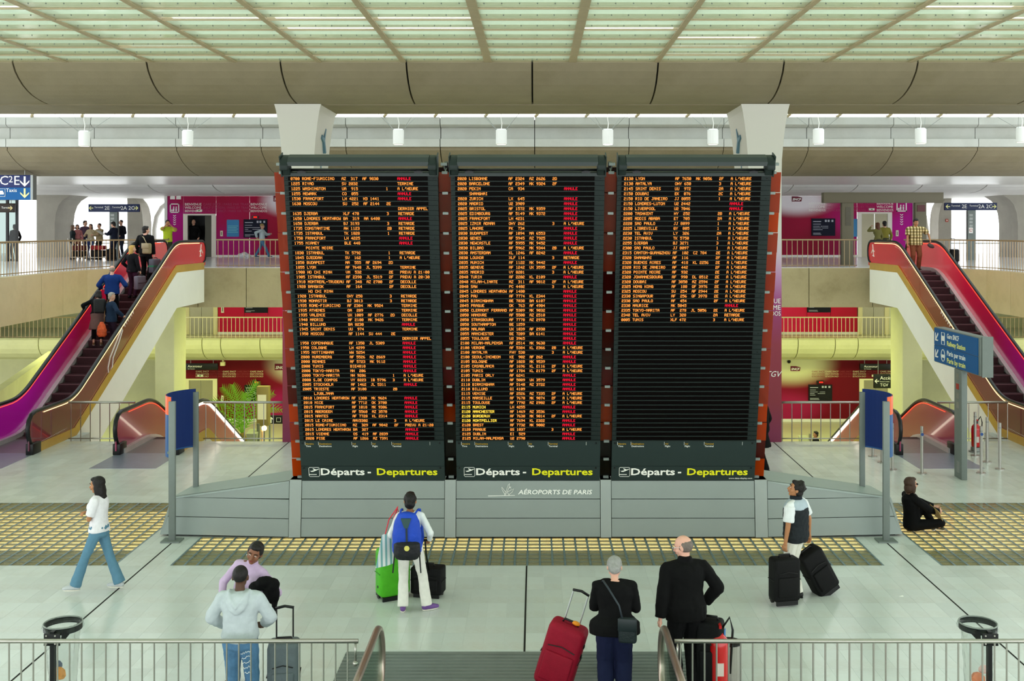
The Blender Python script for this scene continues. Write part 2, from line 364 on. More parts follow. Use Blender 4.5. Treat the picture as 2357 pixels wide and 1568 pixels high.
# ---- the two big white pillars with flared heads and printed lower wrap
wrapL = ramp('pillar_wrap', [(-4.4, '5c0632'), (.2, '74083c'), (1.0, '800a24'), (2.4, '880a2c'), (3.0, '8e0c54'), (3.5, '962874'), (4.1, 'b47eac'), (4.7, 'c9b8c6'), (5.3, 'cfccc0'), (9, 'cfccc0')], 'Z', .45)
def pillar(sx, name, label):
    o = struct(name, label); xi, xo = (-5.49, -6.26) if sx < 0 else (5.28, 6.10); Y0, Y1 = 26.9, 28.75
    rings = [(-4.4, 0, 0), (6.6, 0, 0), (7.0, .01, .01), (7.5, .05, .04), (7.9, .1, .08), (8.2, .15, .14), (8.37, .19, .2)]
    b = MB(); vs = []
    for z, dx, dy in rings:
        a, c = sorted((xi - sx * dx, xo + sx * dx)); vs += [(a, Y0 - dy * .3, z), (c, Y0 - dy * .3, z), (c, Y1 + dy, z), (a, Y1 + dy, z)]
    fs = [(k * 4 + i, k * 4 + (i + 1) % 4, k * 4 + 4 + (i + 1) % 4, k * 4 + 4 + i) for k in range(len(rings) - 1) for i in range(4)] + [(3, 2, 1, 0), tuple(range(len(vs) - 4, len(vs)))]
    b.add(vs, fs).build('shaft', wrapL, o)
    # printed mark of an aeroplane and a plant on the inner side near the top
    bl = mat('print_slate', '5d7f8e', .6); x = xi - sx * .012; rz = R(90) if sx < 0 else R(-90)
    for (yy, zz, pts) in ((27.75, 7.55, [(-.25, .02), (-.2, .12), (.02, .05), (.22, .32), (.3, .3), (.12, 0), (.28, -.3), (.2, -.33), (0, -.06)]),
                          (27.75, 6.75, [(-.02, 0), (-.05, .3), (.02, .5), (.06, .26), (.02, 0)]), (27.8, 6.72, [(-.4, -.05), (.35, .06), (.35, .03), (-.4, -.1)])):
        lo = [(x, yy + p[0], zz + p[1]) for p in pts]; hi = [(x + sx * -.01 + (.08 * -sx if zz > 7.3 else 0), yy + p[0], zz + p[1]) for p in pts]
        MB().hexa(lo, hi).build('printed_mark', bl, o)
    if sx > 0:
        for s_, z_ in (('BIENVENUE', 3.44), ('WELCOME', 3.28), ('BIENVENIDOS', 3.13)):
            text(s_, .165, M['cream'], o, facing(6.08, Y0 - .004, z_), align='RIGHT', w=.76)
        text('TGV', .2, M['cream'], o, facing(5.7, Y0 - .004, 1.62), shear=.35, w=.37)
    else:
        for s_, z_ in (('E', 3.42), ('V', 3.13), ('B', 2.87)): text(s_, .24, M['cream'], o, facing(-6.2, Y0 - .004, z_))
        gr = mat('train_green', '1c8a4a', .5)
        stroke('train_pictogram', [[(-5.98, 1.35), (-5.62, 1.35), (-5.62, 1.98), (-5.8, 2.02), (-5.98, 1.9)]], gr, o, Y0 - .002)
        stroke('train_pictogram', [[(-5.93, 1.66), (-5.68, 1.66), (-5.68, 1.82), (-5.93, 1.82)]], wrapL, o, Y0 - .006)
    return o
pillar(-1, 'pillar_left', 'white pillar with red wrap behind the board listing the earliest flights')
pillar(1, 'pillar_right', 'white pillar with red wrap behind the half-empty board')
# ---- main floor
floor = struct('floor', 'pale grey stone tiled concourse floor')
ZONES = [(-10.7, -6.59, 17.0, 20.9), (-5.70, 5.45, 17.0, 18.56), (6.37, 9.9, 17.0, 20.9)]
b = MB()
ys = [-4, 17.0, 18.56, 20.9, 27.0]
b.box((-32, -4, -.7), (32, 17.0, -.0025)); b.box((-32, 20.9, -.7), (32, 27.0, -.0025))
b.box((-32, 17.0, -.7), (-10.7, 20.9, -.0025)); b.box((9.9, 17.0, -.7), (32, 20.9, -.0025))
b.box((-6.59, 17.0, -.7), (-5.70, 20.9, -.0025)); b.box((5.45, 17.0, -.7), (6.37, 20.9, -.0025)); b.box((-5.70, 18.56, -.7), (5.45, 20.9, -.0025))
b.box((-32, 27.0, -.7), (-11.55, 28.2, -.0025)); b.box((11.65, 27.0, -.7), (32, 28.2, -.0025))
b.build('floor_bed', M['grout'], floor)
TW, TL = .262, .57
rows = []; y = 17.0
while y > 11.8: rows.append((y - TL, y)); y -= TL
for k in range(7): rows.append((17.0 + k * 3.9 / 7, 17.0 + (k + 1) * 3.9 / 7))
y = 20.9
while y < 26.9: rows.append((y, min(27.0, y + TL))); y += TL
tiles = []
for (a, c) in rows:
    mid = (a + c) / 2
    if 17.0 <= mid <= 18.56: spans = [(-6.59, -5.70), (5.45, 6.37)]
    elif mid <= 20.9 and mid > 17: spans = [(-6.59, 6.37)]
    else: spans = [(-15, 15)]
    if mid < 17: e = min(15, mid * .55 + 1); spans = [(-e, e)]
    for (l, r) in spans:
        k0 = math.floor((l + .135) / TW); k = k0
        while -.135 + k * TW < r:
            x0, x1 = max(l, -.135 + k * TW), min(r, -.135 + (k + 1) * TW); k += 1
            if x1 - x0 < .02: continue
            if mid < 13.5 and -2.35 < (x0 + x1) / 2 < 2.1: continue
            tiles.append((x0, x1, a, c))
def seen(t):
    xm, ym = (t[0] + t[1]) / 2, (t[2] + t[3]) / 2
    px = CX + xm * F / ym; py = CY + CH * F / ym
    return 0 < px < IW and 0 < py < IH - 8
near = sorted([t for t in tiles if seen(t)], key=lambda t: (t[2], abs(t[0] + t[1])))[:300]
ns = set(near); G = .0009
cache = {}
for t in near:
    w, l = round(t[1] - t[0], 3), round(t[3] - t[2], 3)
    if (w, l) not in cache: cache[(w, l)] = MB().box((-w / 2 + G, -l / 2 + G, -.02), (w / 2 - G, l / 2 - G, 0)).mesh('tile', M['tile'])
    inst('tile', cache[(w, l)], floor, ((t[0] + t[1]) / 2, (t[2] + t[3]) / 2, 0))
b = MB()
for t in tiles:
    if t not in ns: b.box((t[0] + G, t[2] + G, -.02), (t[1] - G, t[3] - G, 0))
o = b.build('tiles_beyond', M['tile'], floor, fix=False); o['kind'] = 'stuff'
for x, y0, y1 in ((-6.10, 11.8, 18.2), (-6.10, 19.6, 26.95), (5.90, 11.8, 18.2), (5.90, 19.6, 26.95), (-.135, 13.5, 16.98)):
    MB().box((x - .012, y0, -.003), (x + .012, y1, .002)).build('expansion_joint', M['dark'], floor)
MB().box((-2.35, 9.4, -.005), (2.1, 13.52, .004)).build('ribbed_entry_plate', M['plate'], floor)
b = MB()
for i in range(40): b.box((-2.35, 9.5 + i * .1, .004), (2.1, 9.5 + i * .1 + .035, .009))
o = b.build('plate_ribs', mat('rib_dark', '737c79', .45, metal=.3, var=.25, vs=2), floor)
# ---- glass pavers lit from below
paver = mat('glass_paver', 'a39a6b', .12, spec=.6); N_, L_ = nodes(paver)
pv = glassmat('glass_paver_clear', 'fcfaf1', .7, .08, dif=('b8ae80', .28))
bar = mat('paver_bar', '74868a', .4, metal=.3, var=.4, vs=9)
tray = mat('paver_tray', 'f0e6bc', .6, var=.12, vs=2)
tubeL = emit('paver_tube', 'ffe6a0', 5.5)
pavers = struct('floor_lights', 'illuminated glass paver panels set in the concourse floor')
CELL = .198; cells = []
for zi, (x0, x1, y0, y1) in enumerate(ZONES):
    nx = int((x1 - x0) / CELL); ny = round((y1 - y0) / .195); cx = (x1 - x0) / nx; cy = (y1 - y0) / ny
    MB().box((x0, y0, -.3), (x1, y1, -.03)).build('tray', tray, pavers)
    for i in range(nx + 1): inst_x = x0 + i * cx; MB().box((inst_x - .016, y0, -.03), (inst_x + .016, y1, .002)).build('paver_bar', bar, pavers)
    for j in range(ny + 1): MB().box((x0, y0 + j * cy - .006, -.012), (x1, y0 + j * cy + .006, .0)).build('cross_bar', bar, pavers)
    lit = range(4, ny) if zi == 1 else range(4, ny - 3)
    for j in lit:
        yy = y0 + (j + .80) * cy
        MB().box((x0 + .02, yy - .024, -.031), (x1 - .02, yy + .024, -.026)).build('light_tube', tubeL, pavers)
    for j in range(ny):
        for i in range(nx): cells.append((x0 + (i + .5) * cx, y0 + (j + .5) * cy, cx, cy))
vis = [c for c in cells if 0 < CX + c[0] * F / c[1] < IW]
near = sorted(vis, key=lambda c: (round(c[1], 2), abs(c[0])))[:300]; ns = set(near)
pm = MB().box((-CELL / 2 + .018, -.09, -.02), (CELL / 2 - .018, .09, -.002)).mesh('paver', pv)
for c in near: inst('paver', pm, pavers, (c[0], c[1], 0))
b = MB()
for c in cells:
    if c not in ns: b.box((c[0] - c[2] / 2 + .018, c[1] - c[3] / 2 + .008, -.02), (c[0] + c[2] / 2 - .018, c[1] + c[3] / 2 - .008, -.002))
o = b.build('pavers_beyond', pv, pavers, fix=False); o['kind'] = 'stuff'
# ---- upper floor slab with curved front edge and concrete fascia panels
ZU = 3.9; ZB = 2.46
upper = struct('upper_floor', 'upper level floor slab with concrete fascia')
edgeL = [(-15.5, 16.0), (-15.5, 31.0), (-15.55, 33.5), (-15.6, 35.6), (-15.45, 37.2), (-15.0, 38.4), (-14.2, 39.1), (-13.35, 39.4)]
edge_c = []
edgeR = [(-x + .1, y) for x, y in edgeL][::-1]
poly = edgeL + edge_c + edgeR + [(40, 16), (40, 64), (-40, 64), (-40, 16)]
MB().ez(poly, ZB + .05, ZU).build('slab', M['upfloor'], upper)
def fascia(path, parent, mi='fascia', z0=ZB, z1=ZU - .02, th=.12, gap=.012):
    for (a, c) in zip(path, path[1:]):
        a, c = Vector((*a, 0)), Vector((*c, 0)); d = (c - a).normalized(); n = Vector((d.y, -d.x, 0))
        a2, c2 = a + d * gap, c - d * gap
        q = [a2, c2, c2 + n * th, a2 + n * th]
        MB().ez([(p.x, p.y) for p in q], z0, z1).build('fascia_panel', M[mi], parent)
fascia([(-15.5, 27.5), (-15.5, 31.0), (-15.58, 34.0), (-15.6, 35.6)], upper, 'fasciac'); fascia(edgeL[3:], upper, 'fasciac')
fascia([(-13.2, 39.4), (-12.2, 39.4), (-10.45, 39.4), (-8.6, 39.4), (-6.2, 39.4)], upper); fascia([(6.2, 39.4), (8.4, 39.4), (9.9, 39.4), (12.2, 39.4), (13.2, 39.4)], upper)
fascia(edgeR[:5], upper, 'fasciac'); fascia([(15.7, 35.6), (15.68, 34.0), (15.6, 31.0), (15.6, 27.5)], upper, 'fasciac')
# square columns carrying the slab, down to the lower level
for x0, x1, nm, lb in ((-14.5, -13.76, 'column_left', 'pale concrete column under the upper slab beside the left ascending escalator'), (14.0, 14.76, 'column_right', 'pale concrete column under the upper slab beside the right ascending escalator')):
    o = MB().box((x0, 41.4, -4.4), (x1, 42.8, ZB + .06)).build(nm, M['greencon'], bev=.03); props(o, lb, None, None, 'structure')
# ---- far side at concourse level with curved concrete edge, and the lower level floor
farf = struct('far_floor', 'far side floor at concourse level with curved concrete edge')
MB().box((-40, 52.6, -.4), (40, 64, 0)).build('slab', M['lowfloor'], farf)
pf = [(52.55, .02), (52.46, -.06), (52.44, -.3), (52.5, -.5), (52.68, -.74), (52.98, -.94), (53.4, -1.08), (54.3, -1.2), (54.3, -.3), (52.65, .02)]
xf = [-27, -24, -21, -18.3, -17.4, -16.1, -15.2, -13.3, -10.4, -7.4, 0, 7.5, 10.0, 12.7, 14.5, 15.6, 18.4, 21.4, 24.4, 27]
for a, c in zip(xf, xf[1:]):
    MB().ex(pf, a + .02, c - .02).build('curved_edge_segment', M['greencon'], farf)
MB().ex([(52.66, -.06), (52.66, -.45), (52.95, -.82), (53.5, -1.03), (54.2, -1.12), (54.2, -.2)], -27, 27).build('joint_fill', M['dark'], farf)
MB().box((-40, 54.3, -1.25), (40, 64, -.42)).build('underside', M['greencon'], farf)
low = struct('lower_floor', 'pale lower level station floor'); MB().box((-40, 20, -4.7), (40, 64, -4.4)).build('slab', M['lowfloor'], low)
# angled concrete parapet and wall on the left and right behind the escalators
for s, nm, lb in ((-1, 'wall_left', 'pale concrete parapet slanting behind the left ascending escalator'), (1, 'wall_right', 'pale concrete parapet slanting behind the right ascending escalator')):
    o = struct(nm, lb)
    MB().ez([(s * 16.1, 30), (s * 21.4, 48.5), (s * 21.7, 48.4), (s * 16.4, 29.9)], -4.4, -.15).build('parapet', M['greencon'], o)
    MB().ez([(s * 15.6, 28.2), (s * 16.2, 40), (s * 16.5, 40), (s * 15.9, 28.2)], -4.4, -1.2).build('low_wall', M['white'], o)
    MB().box((min(s * 27, s * 40), 52.7, 0), (max(s * 27, s * 40), 53, ZB)).build('back_panel', M['greencon'], o)
# closing walls: hall end faces at lower levels
wb = struct('wall_back', 'concrete back wall behind the lifts')
b = MB(); b.box((-40, 58.5, -4.4), (40, 58.9, 3.6)); b.build('concrete', M['greencon'], wb)
b = MB(); b.box((-12.0, 56.2, 3.9), (12.2, 56.5, 7.0)); b.build('upper_concrete', M['pale'], wb)
# ---- columns and arched frames on the upper floor against the daylight
def backcol(name, label, px0, px1, Y, flare, dep=1.3):
    o = struct(name, label); x0, x1 = XX(px0, Y), XX(px1, Y); s = 1 if x0 < 0 else -1
    prof = [(0, 0), (1.7, .0), (2.2, .06), (2.6, .2), (2.85, .4), (3.08, .75)]
    L_ = [(x0 - (flare * d if flare else 0) * (1 if s < 0 else .0), ZU + z) for z, d in prof]; R_ = [(x1 + flare * d * (1 if s > 0 else 0), ZU + z) for z, d in prof]
    poly = L_ + R_[::-1]
    MB().ey(poly, Y, Y + dep).build('shaft', M['backcol'], o)
backcol('column_back', 'grey concrete column flaring upward beside the blue taxi sign', 84, 126, 53.5, 1.0, 2.2)
backcol('column_back', 'grey concrete column behind the waiting travellers beside the direction sign', 293, 329, 59, -.6)
backcol('column_back', 'grey concrete column with a small red notice near the couple', 2160, 2190, 59, -.6)
backcol('column_back', 'grey concrete column at the right end of the upper floor', 2343, 2400, 53.5, 1.0, 2.2)
for px, nm in ((348, 'arch beside the left lift block'), (2140, 'arch beside the right lift block')):
    x = XX(px, 60); s = -1 if x < 0 else 1; o = struct('window_arch', 'white window ' + nm)
    pts = [(x - s * 0, ZU), (x, ZU + 1.4), (x - s * .12, ZU + 2.1), (x - s * .4, ZU + 2.6), (x - s * .9, ZU + 3.0)]
    b = MB(); b.tube([(p[0], 60.5, p[1]) for p in pts], .14, n=6); b.build('frame', M['white'], o, smooth=True)
tr = struct('trim_1', 'white sill rail along the daylight opening'); b = MB()
b.box((-40, 63.4, ZU + .55), (-19, 63.5, ZU + .62)); b.box((20, 63.4, ZU + .55), (40, 63.5, ZU + .62)); b.build('rail', M['steel2'], tr)
# ---- glass enclosure at the far left of the upper floor
g = struct('window_1', 'glass screen with dark mullions at the edge of the upper floor')
for px in (-30, 16, 38): x = XX(px, 47); MB().box((x - .05, 47, ZU), (x + .05, 47.1, 6.9)).build('mullion', M['black'], g)
for a, c in ((-30, 16), (16, 38)): MB().box((XX(a, 47) + .05, 47.03, ZU), (XX(c, 47) - .05, 47.05, 6.9)).build('pane', glassmat('grey_screen', 'aab3b0', .7, .1), g)
# ================================================================== ESCALATORS
def zline(Y, Yi0, Yi1, z0, z1, rnd=.5):
    """step line height with softened knees"""
    def raw(y): return z0 if y <= Yi0 else z1 if y >= Yi1 else z0 + (z1 - z0) * (y - Yi0) / (Yi1 - Yi0)
    n = 8; return sum(raw(Y + rnd * (k / n - .5) * 2) for k in range(n + 1)) / (n + 1)
led = emit('handrail_light', 'ffdf9a', 2.6); led_red = emit('handrail_light_red', 'ff5a3a', 1.6); ledw = emit('handrail_light_white', 'fff3d8', 4)
stepm = mat('step_maroon', '3a1c22', .6, metal=.2, var=.2, vs=8)
deckm = mat('escalator_decking', 'd6d0d2', .3, metal=.4, var=.08, vs=4)
goldm = mat('escalator_gold', 'd0a850', .3, metal=.35, var=.1, vs=2)
skirt = mat('truss_white', 'f0f0e8', .5, var=.03, vs=1)
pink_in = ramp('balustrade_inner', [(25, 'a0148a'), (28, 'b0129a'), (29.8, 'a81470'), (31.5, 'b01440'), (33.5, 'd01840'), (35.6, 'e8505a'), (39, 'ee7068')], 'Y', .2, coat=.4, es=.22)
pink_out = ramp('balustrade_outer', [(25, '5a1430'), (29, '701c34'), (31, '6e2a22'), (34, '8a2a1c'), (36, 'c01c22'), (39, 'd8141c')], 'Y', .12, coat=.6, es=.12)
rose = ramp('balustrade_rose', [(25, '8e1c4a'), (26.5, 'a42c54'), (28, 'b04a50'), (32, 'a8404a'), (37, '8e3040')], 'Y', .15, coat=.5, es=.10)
def escalator(label, xa, xb, Ya, Yi0, Yi1, Yb, z0, z1, mats, lights, inner, detail=True, truss=1.2, steps=None):
    """xa<xb outer balustrade planes; mats=(material at xa, material at xb)"""
    t = thing('escalator', label, 'escalator', ((xa + xb) / 2, Ya, z0)); sl = (z1 - z0) / (Yi1 - Yi0)
    def zf(Y): return zline(Y, Yi0, Yi1, z0, z1)
    def zk(Y): return zline(Y, Yi0, Yi1, z0, z1, .04)
    Ys = [Ya + .34 + (Yb - Ya - .68) * i / 60 for i in range(61)]
    HR = .97
    for k, x in enumerate((xa, xb)):
        near = [(Ya + .30, z0 + .20), (Ya + .12, z0 + .27), (Ya + .02, z0 + .45), (Ya, z0 + .62), (Ya + .05, z0 + .80), (Ya + .17, z0 + .92)]
        end = [(Yb - .17, z1 + .92), (Yb - .05, z1 + .80), (Yb, z1 + .62), (Yb - .02, z1 + .45), (Yb - .12, z1 + .27), (Yb - .30, z1 + .20)]
        path = near + [(Y, zf(Y) + HR) for Y in Ys] + end
        MB().tube([(x, y, z) for y, z in path], .052, n=8, flat=.8).build('handrail', M['rubber'], t, smooth=True)
        # balustrade panels between handrail and decking
        cuts = [Ya + .04] + [Ya + 1.2 + i * (Yb - Ya - 2.4) / 6 for i in range(7)] + [Yb - .04]
        top = near[2:] + [(Y, zf(Y) + HR - .03) for Y in Ys] + end[:-2]
        def ztop(y):
            for (p, q) in zip(top, top[1:]):
                if p[0] <= y <= q[0]: return p[1] + (q[1] - p[1]) * (y - p[0]) / max(1e-6, q[0] - p[0]) - .02
            return (z0 if y < Yi0 else z1) + .6
        for a, c in zip(cuts, cuts[1:]):
            ys = [a + (c - a) * i / 10 for i in range(11)]
            poly = [(y, zf(y) + .10) for y in ys] + [(y, ztop(y)) for y in reversed(ys)]
            MB().ex(poly, x - .012, x + .012).build('balustrade_panel', mats[k], t)
        # light strip under the handrail, on the passenger side and the outer side
        lt = lights[k]
        if lt:
            for sgn in (-1, 1):
                pts = [(x + sgn * .026, Y, zf(Y) + HR - .075) for Y in Ys[2:-2]]
                MB().tube(pts, .03 if lt is ledw else .009, n=5).build('light_strip', lt, t)
        # decking and skirt on the passenger side, cladding on the outside
        sg = 1 if k == 0 else -1
        ys = [Ya + .3 + (Yb - Ya - .6) * i / 40 for i in range(41)]
        poly = [(y, zf(y) - .02) for y in ys] + [(y, zf(y) + .11) for y in reversed(ys)]
        MB().ex(poly, min(x, x + sg * .13), max(x, x + sg * .13)).build('decking', deckm, t)
        ys = sorted(ys + [Yi0, Yi1]); poly = [(y, zk(y) - .04) for y in ys] + [(y, zk(y) + .20) for y in reversed(ys)]
        MB().ex(poly, min(x - sg * .02, x - sg * .055), max(x - sg * .02, x - sg * .055)).build('gold_trim' if truss else 'trim', goldm, t)
        if truss:
            yt = [max(Ya + .5, y) for y in ys]
            lo = [(y, max(zk(y) - truss, min(z0, z1) - (0 if z1 > z0 else .6))) for y in ys]
            if z1 > z0: lo = [(y, max(zk(y) - truss, -.9 if y > 27.2 else 0)) for y in ys]
            poly = lo + [(y, zk(y) - .03) for y in reversed(ys)]
            MB().ex(poly, min(x - sg * .015, x - sg * .05), max(x - sg * .015, x - sg * .05)).build('side_panel', skirt, t)
        MB().box((x - .09, Ya + .08, z0), (x + .09, Ya + .5, z0 + .26)).build('newel_base', M['black'], t, bev=.015)
    if truss:
        lo = [(y, max(zf(y) - truss + .03, -.85 if (y > 27.2 or z1 < z0) else .0)) for y in ys] if z1 > z0 else [(y, zf(y) - truss) for y in ys]
        poly = lo + [(y, zf(y) - .3) for y in reversed(ys)]
        MB().ex(poly, xa + .06, xb - .06).build('truss', M['greyd'], t)
    # steps
    st = .4; y = Yi0 - .5; sm = MB().box((xa + .14, 0, -.22), (xb - .14, st - .006, 0)); n = 0
    off = Vector((0, 0, 0)); me = MB().box((-(xb - xa) / 2 + .14, 0, -.26), ((xb - xa) / 2 - .14, st - .004, 0)).mesh('step', stepm)
    ln = MB().box((-(xb - xa) / 2 + .14, -.002, -.02), ((xb - xa) / 2 - .14, .02, .003)).mesh('step_edge', mat('step_edge', '6a4a50', .5))
    while y < Yi1 + .5:
        z = zf(y + st * .5)
        q = inst('step', me, t, ((xa + xb) / 2, y, z)); e = inst('step_edge', ln, q, (0, 0, 0)); e.location = (0, 0, 0); y += st
    for a, c, z in ((Ya + .3, Yi0 - .5, z0), (Yi1 + .5, Yb - .1, z1)):
        MB().box((xa + .14, a, z - .05), (xb - .14, c, z + .004)).build('landing_plate', mat('landing_plate', '7f7a80', .35, metal=.6, var=.1, vs=10), t)
    MB().box((xa - .05, Ya - 1.35 if True else 0, z0 - .004), (xb + .05, Ya + .35, z0 + .003)).build('floor_plate', mat('comb_plate', '8d93a6', .3, metal=.4, var=.1, vs=3), t)
    return zf
zfL = escalator('ascending escalator carrying five travellers, magenta and red balustrades', -13.16, -11.8, 25.25, 27.75, 35.6, 38.85, 0, ZU, (pink_in, pink_out), (led_red, led), 1)
zfR = escalator('escalator with the plaid shirt man at its head, red balustrades', 11.92, 13.28, 25.25, 27.75, 35.6, 38.85, 0, ZU, (pink_out, pink_in), (led, led_red), -1)
zdL = escalator('descending escalator between railings behind the left curved blue panel', -9.77, -8.4, 25.25, 27.75, 36.5, 39.5, 0, -4.4, (rose, rose), (led_red, ledw), 1, truss=.8)
zdR = escalator('descending escalator between railings behind the right curved blue panel', 8.5, 9.85, 25.25, 27.75, 36.5, 39.5, 0, -4.4, (rose, rose), (ledw, led_red), -1, truss=.8)
# white printed outlines on the outer balustrades (arm, dashes, aeroplane, train)
pw = M['cream']
def outl(name, esc_x, pts, closed=False, r=.014):
    b = MB(); b.tube([(esc_x, y, z) for y, z in pts], r, n=4, closed=closed)
    o = b.build(name, pw, ESC[esc_x]); return o
ESC = {}
for o in C.objects:
    if o.name.startswith('escalator'): ESC[round(o.location.x, 1)] = o
def art(t, x, pieces, r=.02):
    for p in pieces: MB().tube([(x, y, z) for y, z in p], r, n=4).build('printed_outline', pw, t)
def hl(zf, y, d): return (y, zf(y) + d)
for t, x, zf in ((ESC[-12.5], -11.782, zfL), (ESC[12.6], 11.902, zfR)):
    base = [(29.95, .36), (30.1, .56), (30.75, .80), (30.95, .88), (31.0, .78), (30.75, .62), (30.3, .42), (30.25, .2), (30.0, .16), (29.95, .36)]
    art(t, x, [[hl(zf, y, d) for y, d in base]])
    art(t, x, [[hl(zf, 31.1 + i * .13, .84), hl(zf, 31.17 + i * .13, .88), hl(zf, 31.2 + i * .13, .76)] for i in range(6)], .012)
    b = MB()
    for i in range(40): b.sph((x, 32.0 + i * .1, zf(32.0 + i * .1) + .82), .009, n=5, m=4)
    for i in range(24): b.sph((x, 25.7 + i * .07, .2 + .003 * i), .009, n=5, m=4)
    b.build('printed_dots', pw, t)
    art(t, x, [[(38.2, 4.35), (38.3, 4.75)], [(38.12, 4.5), (38.3, 4.56), (38.45, 4.44)], [(38.14, 4.33), (38.3, 4.36)]], .02)
tr = [(25.75, .32), (25.75, .78), (25.85, .92), (26.05, .94), (26.15, .8), (26.15, .34), (25.75, .32)]
art(ESC[12.6], 11.902, [tr, [(25.83, .6), (25.83, .78), (26.08, .78), (26.08, .6), (25.83, .6)]], .02)

# ================================================================== RAILINGS
def railing(label, path, z, h=1.0, step=.16, r=.011, rr=.028, m=None, low=.07, posts=True, cat='railing', bot=True):
    m = m or M['steel']; t = thing('railing', label, cat, (path[0][0], path[0][1], z))
    P3 = [Vector((x, y, 0)) for x, y in path]
    MB().tube([(p.x, p.y, z + h) for p in P3], rr, n=8).build('top_rail', m, t, smooth=True)
    if bot: MB().tube([(p.x, p.y, z + low) for p in P3], r * 1.3, n=6).build('bottom_rail', m, t, smooth=True)
    me = MB().cyl((0, 0, 0), (0, 0, h), r, n=6).mesh('baluster', m); d = 0; i = 0
    L = [0]
    for a, b in zip(P3, P3[1:]): L.append(L[-1] + (b - a).length)
    s = .06
    while s < L[-1]:
        k = max(j for j in range(len(L) - 1) if L[j] <= s); p = P3[k].lerp(P3[k + 1], (s - L[k]) / (L[k + 1] - L[k]))
        inst('baluster', me, t, (p.x, p.y, z)); s += step
    return t
YR = 11.23
tL = railing('steel railing in front of the man in the grey hoodie', [(-7.5, YR), (-1.83, YR)], 0, 1.0, .125, .0095, .024, bot=False)
tR = railing('steel railing in front of the red fire extinguisher', [(1.44, YR), (7.0, YR)], 0, 1.0, .125, .0095, .024, bot=False)
for t, x in ((tL, -1.86), (tR, 1.47)):
    MB().cyl((x, YR, .98), (x, YR, .8), .012, n=8).sph((x, YR, .77), .03).build('end_bracket', M['steel'], t, smooth=True)
for pth, lb in (([(-11.6, 27.0), (-9.95, 27.0)], 'steel railing between the two left escalators'), ([(-8.25, 27.0), (-5.6, 27.0)], 'steel railing in front of the palm'),
                ([(5.6, 27.0), (8.35, 27.0)], 'steel railing in front of the lower level bin, beside the right pillar'), ([(10.0, 27.0), (11.75, 27.0)], 'steel railing behind the standing steel bollards')):
    railing(lb, pth, 0, .97, .24, .012, .03)
mw = mat('railing_warm', 'a08c6a', .4, metal=.5, var=.06, vs=10)
upL = [(-15.4, 26.5), (-15.4, 31.0), (-15.47, 33.5), (-15.5, 35.6), (-15.36, 37.2), (-14.92, 38.45), (-14.2, 39.15), (-13.3, 39.5)]
railing('curved railing around the upper floor before the waiting travellers', upL, ZU, 1.0, .19, .012, .028, mw)
railing('curved railing around the upper floor past the plaid shirt man', [(-x + .1, y) for x, y in upL], ZU, 1.0, .19, .012, .028, mw)
railing('upper floor railing in front of the walking youth', [(-11.6, 39.5), (-6.5, 39.5)], ZU, 1.0, .19, .012, .028, mw)
railing('upper floor railing in front of the right lift block', [(7.0, 39.5), (11.7, 39.5)], ZU, 1.0, .19, .012, .028, mw)
wh = mat('railing_cream', 'd8cfa8', .45)
railing('far cream railing before the red wall left of the boards', [(-17.6, 52.7), (-11.5, 52.7)], 0, 1.02, .2, .014, .03, wh)
railing('far cream railing before the red wall right of the boards', [(11.2, 52.7), (17.6, 52.7)], 0, 1.02, .2, .014, .03, wh)
railing('far railing seen under the upper floor behind the left escalator', [(-26, 52.7), (-21.8, 52.7)], 0, 1.02, .2, .014, .03, mw)
railing('far railing seen under the upper floor behind the right escalator', [(21.6, 52.7), (26, 52.7)], 0, 1.02, .2, .014, .03, mw)

# ================================================================== FOREGROUND BALUSTRADES
for x, lb in ((-1.68, 'glass balustrade with round steel handrail beside the ribbed plate, on the left'), (1.38, 'glass balustrade with round steel handrail in front of the old man')):
    t = thing('balustrade', lb, 'balustrade', (x, 11.0, 0)); Y0 = 11.95
    pth = [(9.0, 1.0), (10.5, 1.0), (11.35, 1.0)] + [(11.5 + .42 * math.sin(a), .58 + .42 * math.cos(a)) for a in [R(q) for q in range(0, 181, 15)]] + [(11.2, .16)]
    MB().tube([(x, y, z) for y, z in pth], .038, n=12).build('handrail', mat('handrail_steel', 'a8988c', .3, metal=.8, var=.08, vs=3), t, smooth=True)
    b = MB().ex([(9, .05)] + [(9, .94), (11.35, .94)] + [(11.5 + .37 * math.sin(a), .58 + .37 * math.cos(a)) for a in [R(q) for q in range(0, 181, 20)]] + [(11.3, .05)], x - .008, x + .008)
    b.build('glass', CLEAR, t)
    MB().box((x - .05, 9, 0), (x + .05, 11.75, .14)).build('kerb', M['steel2'], t)

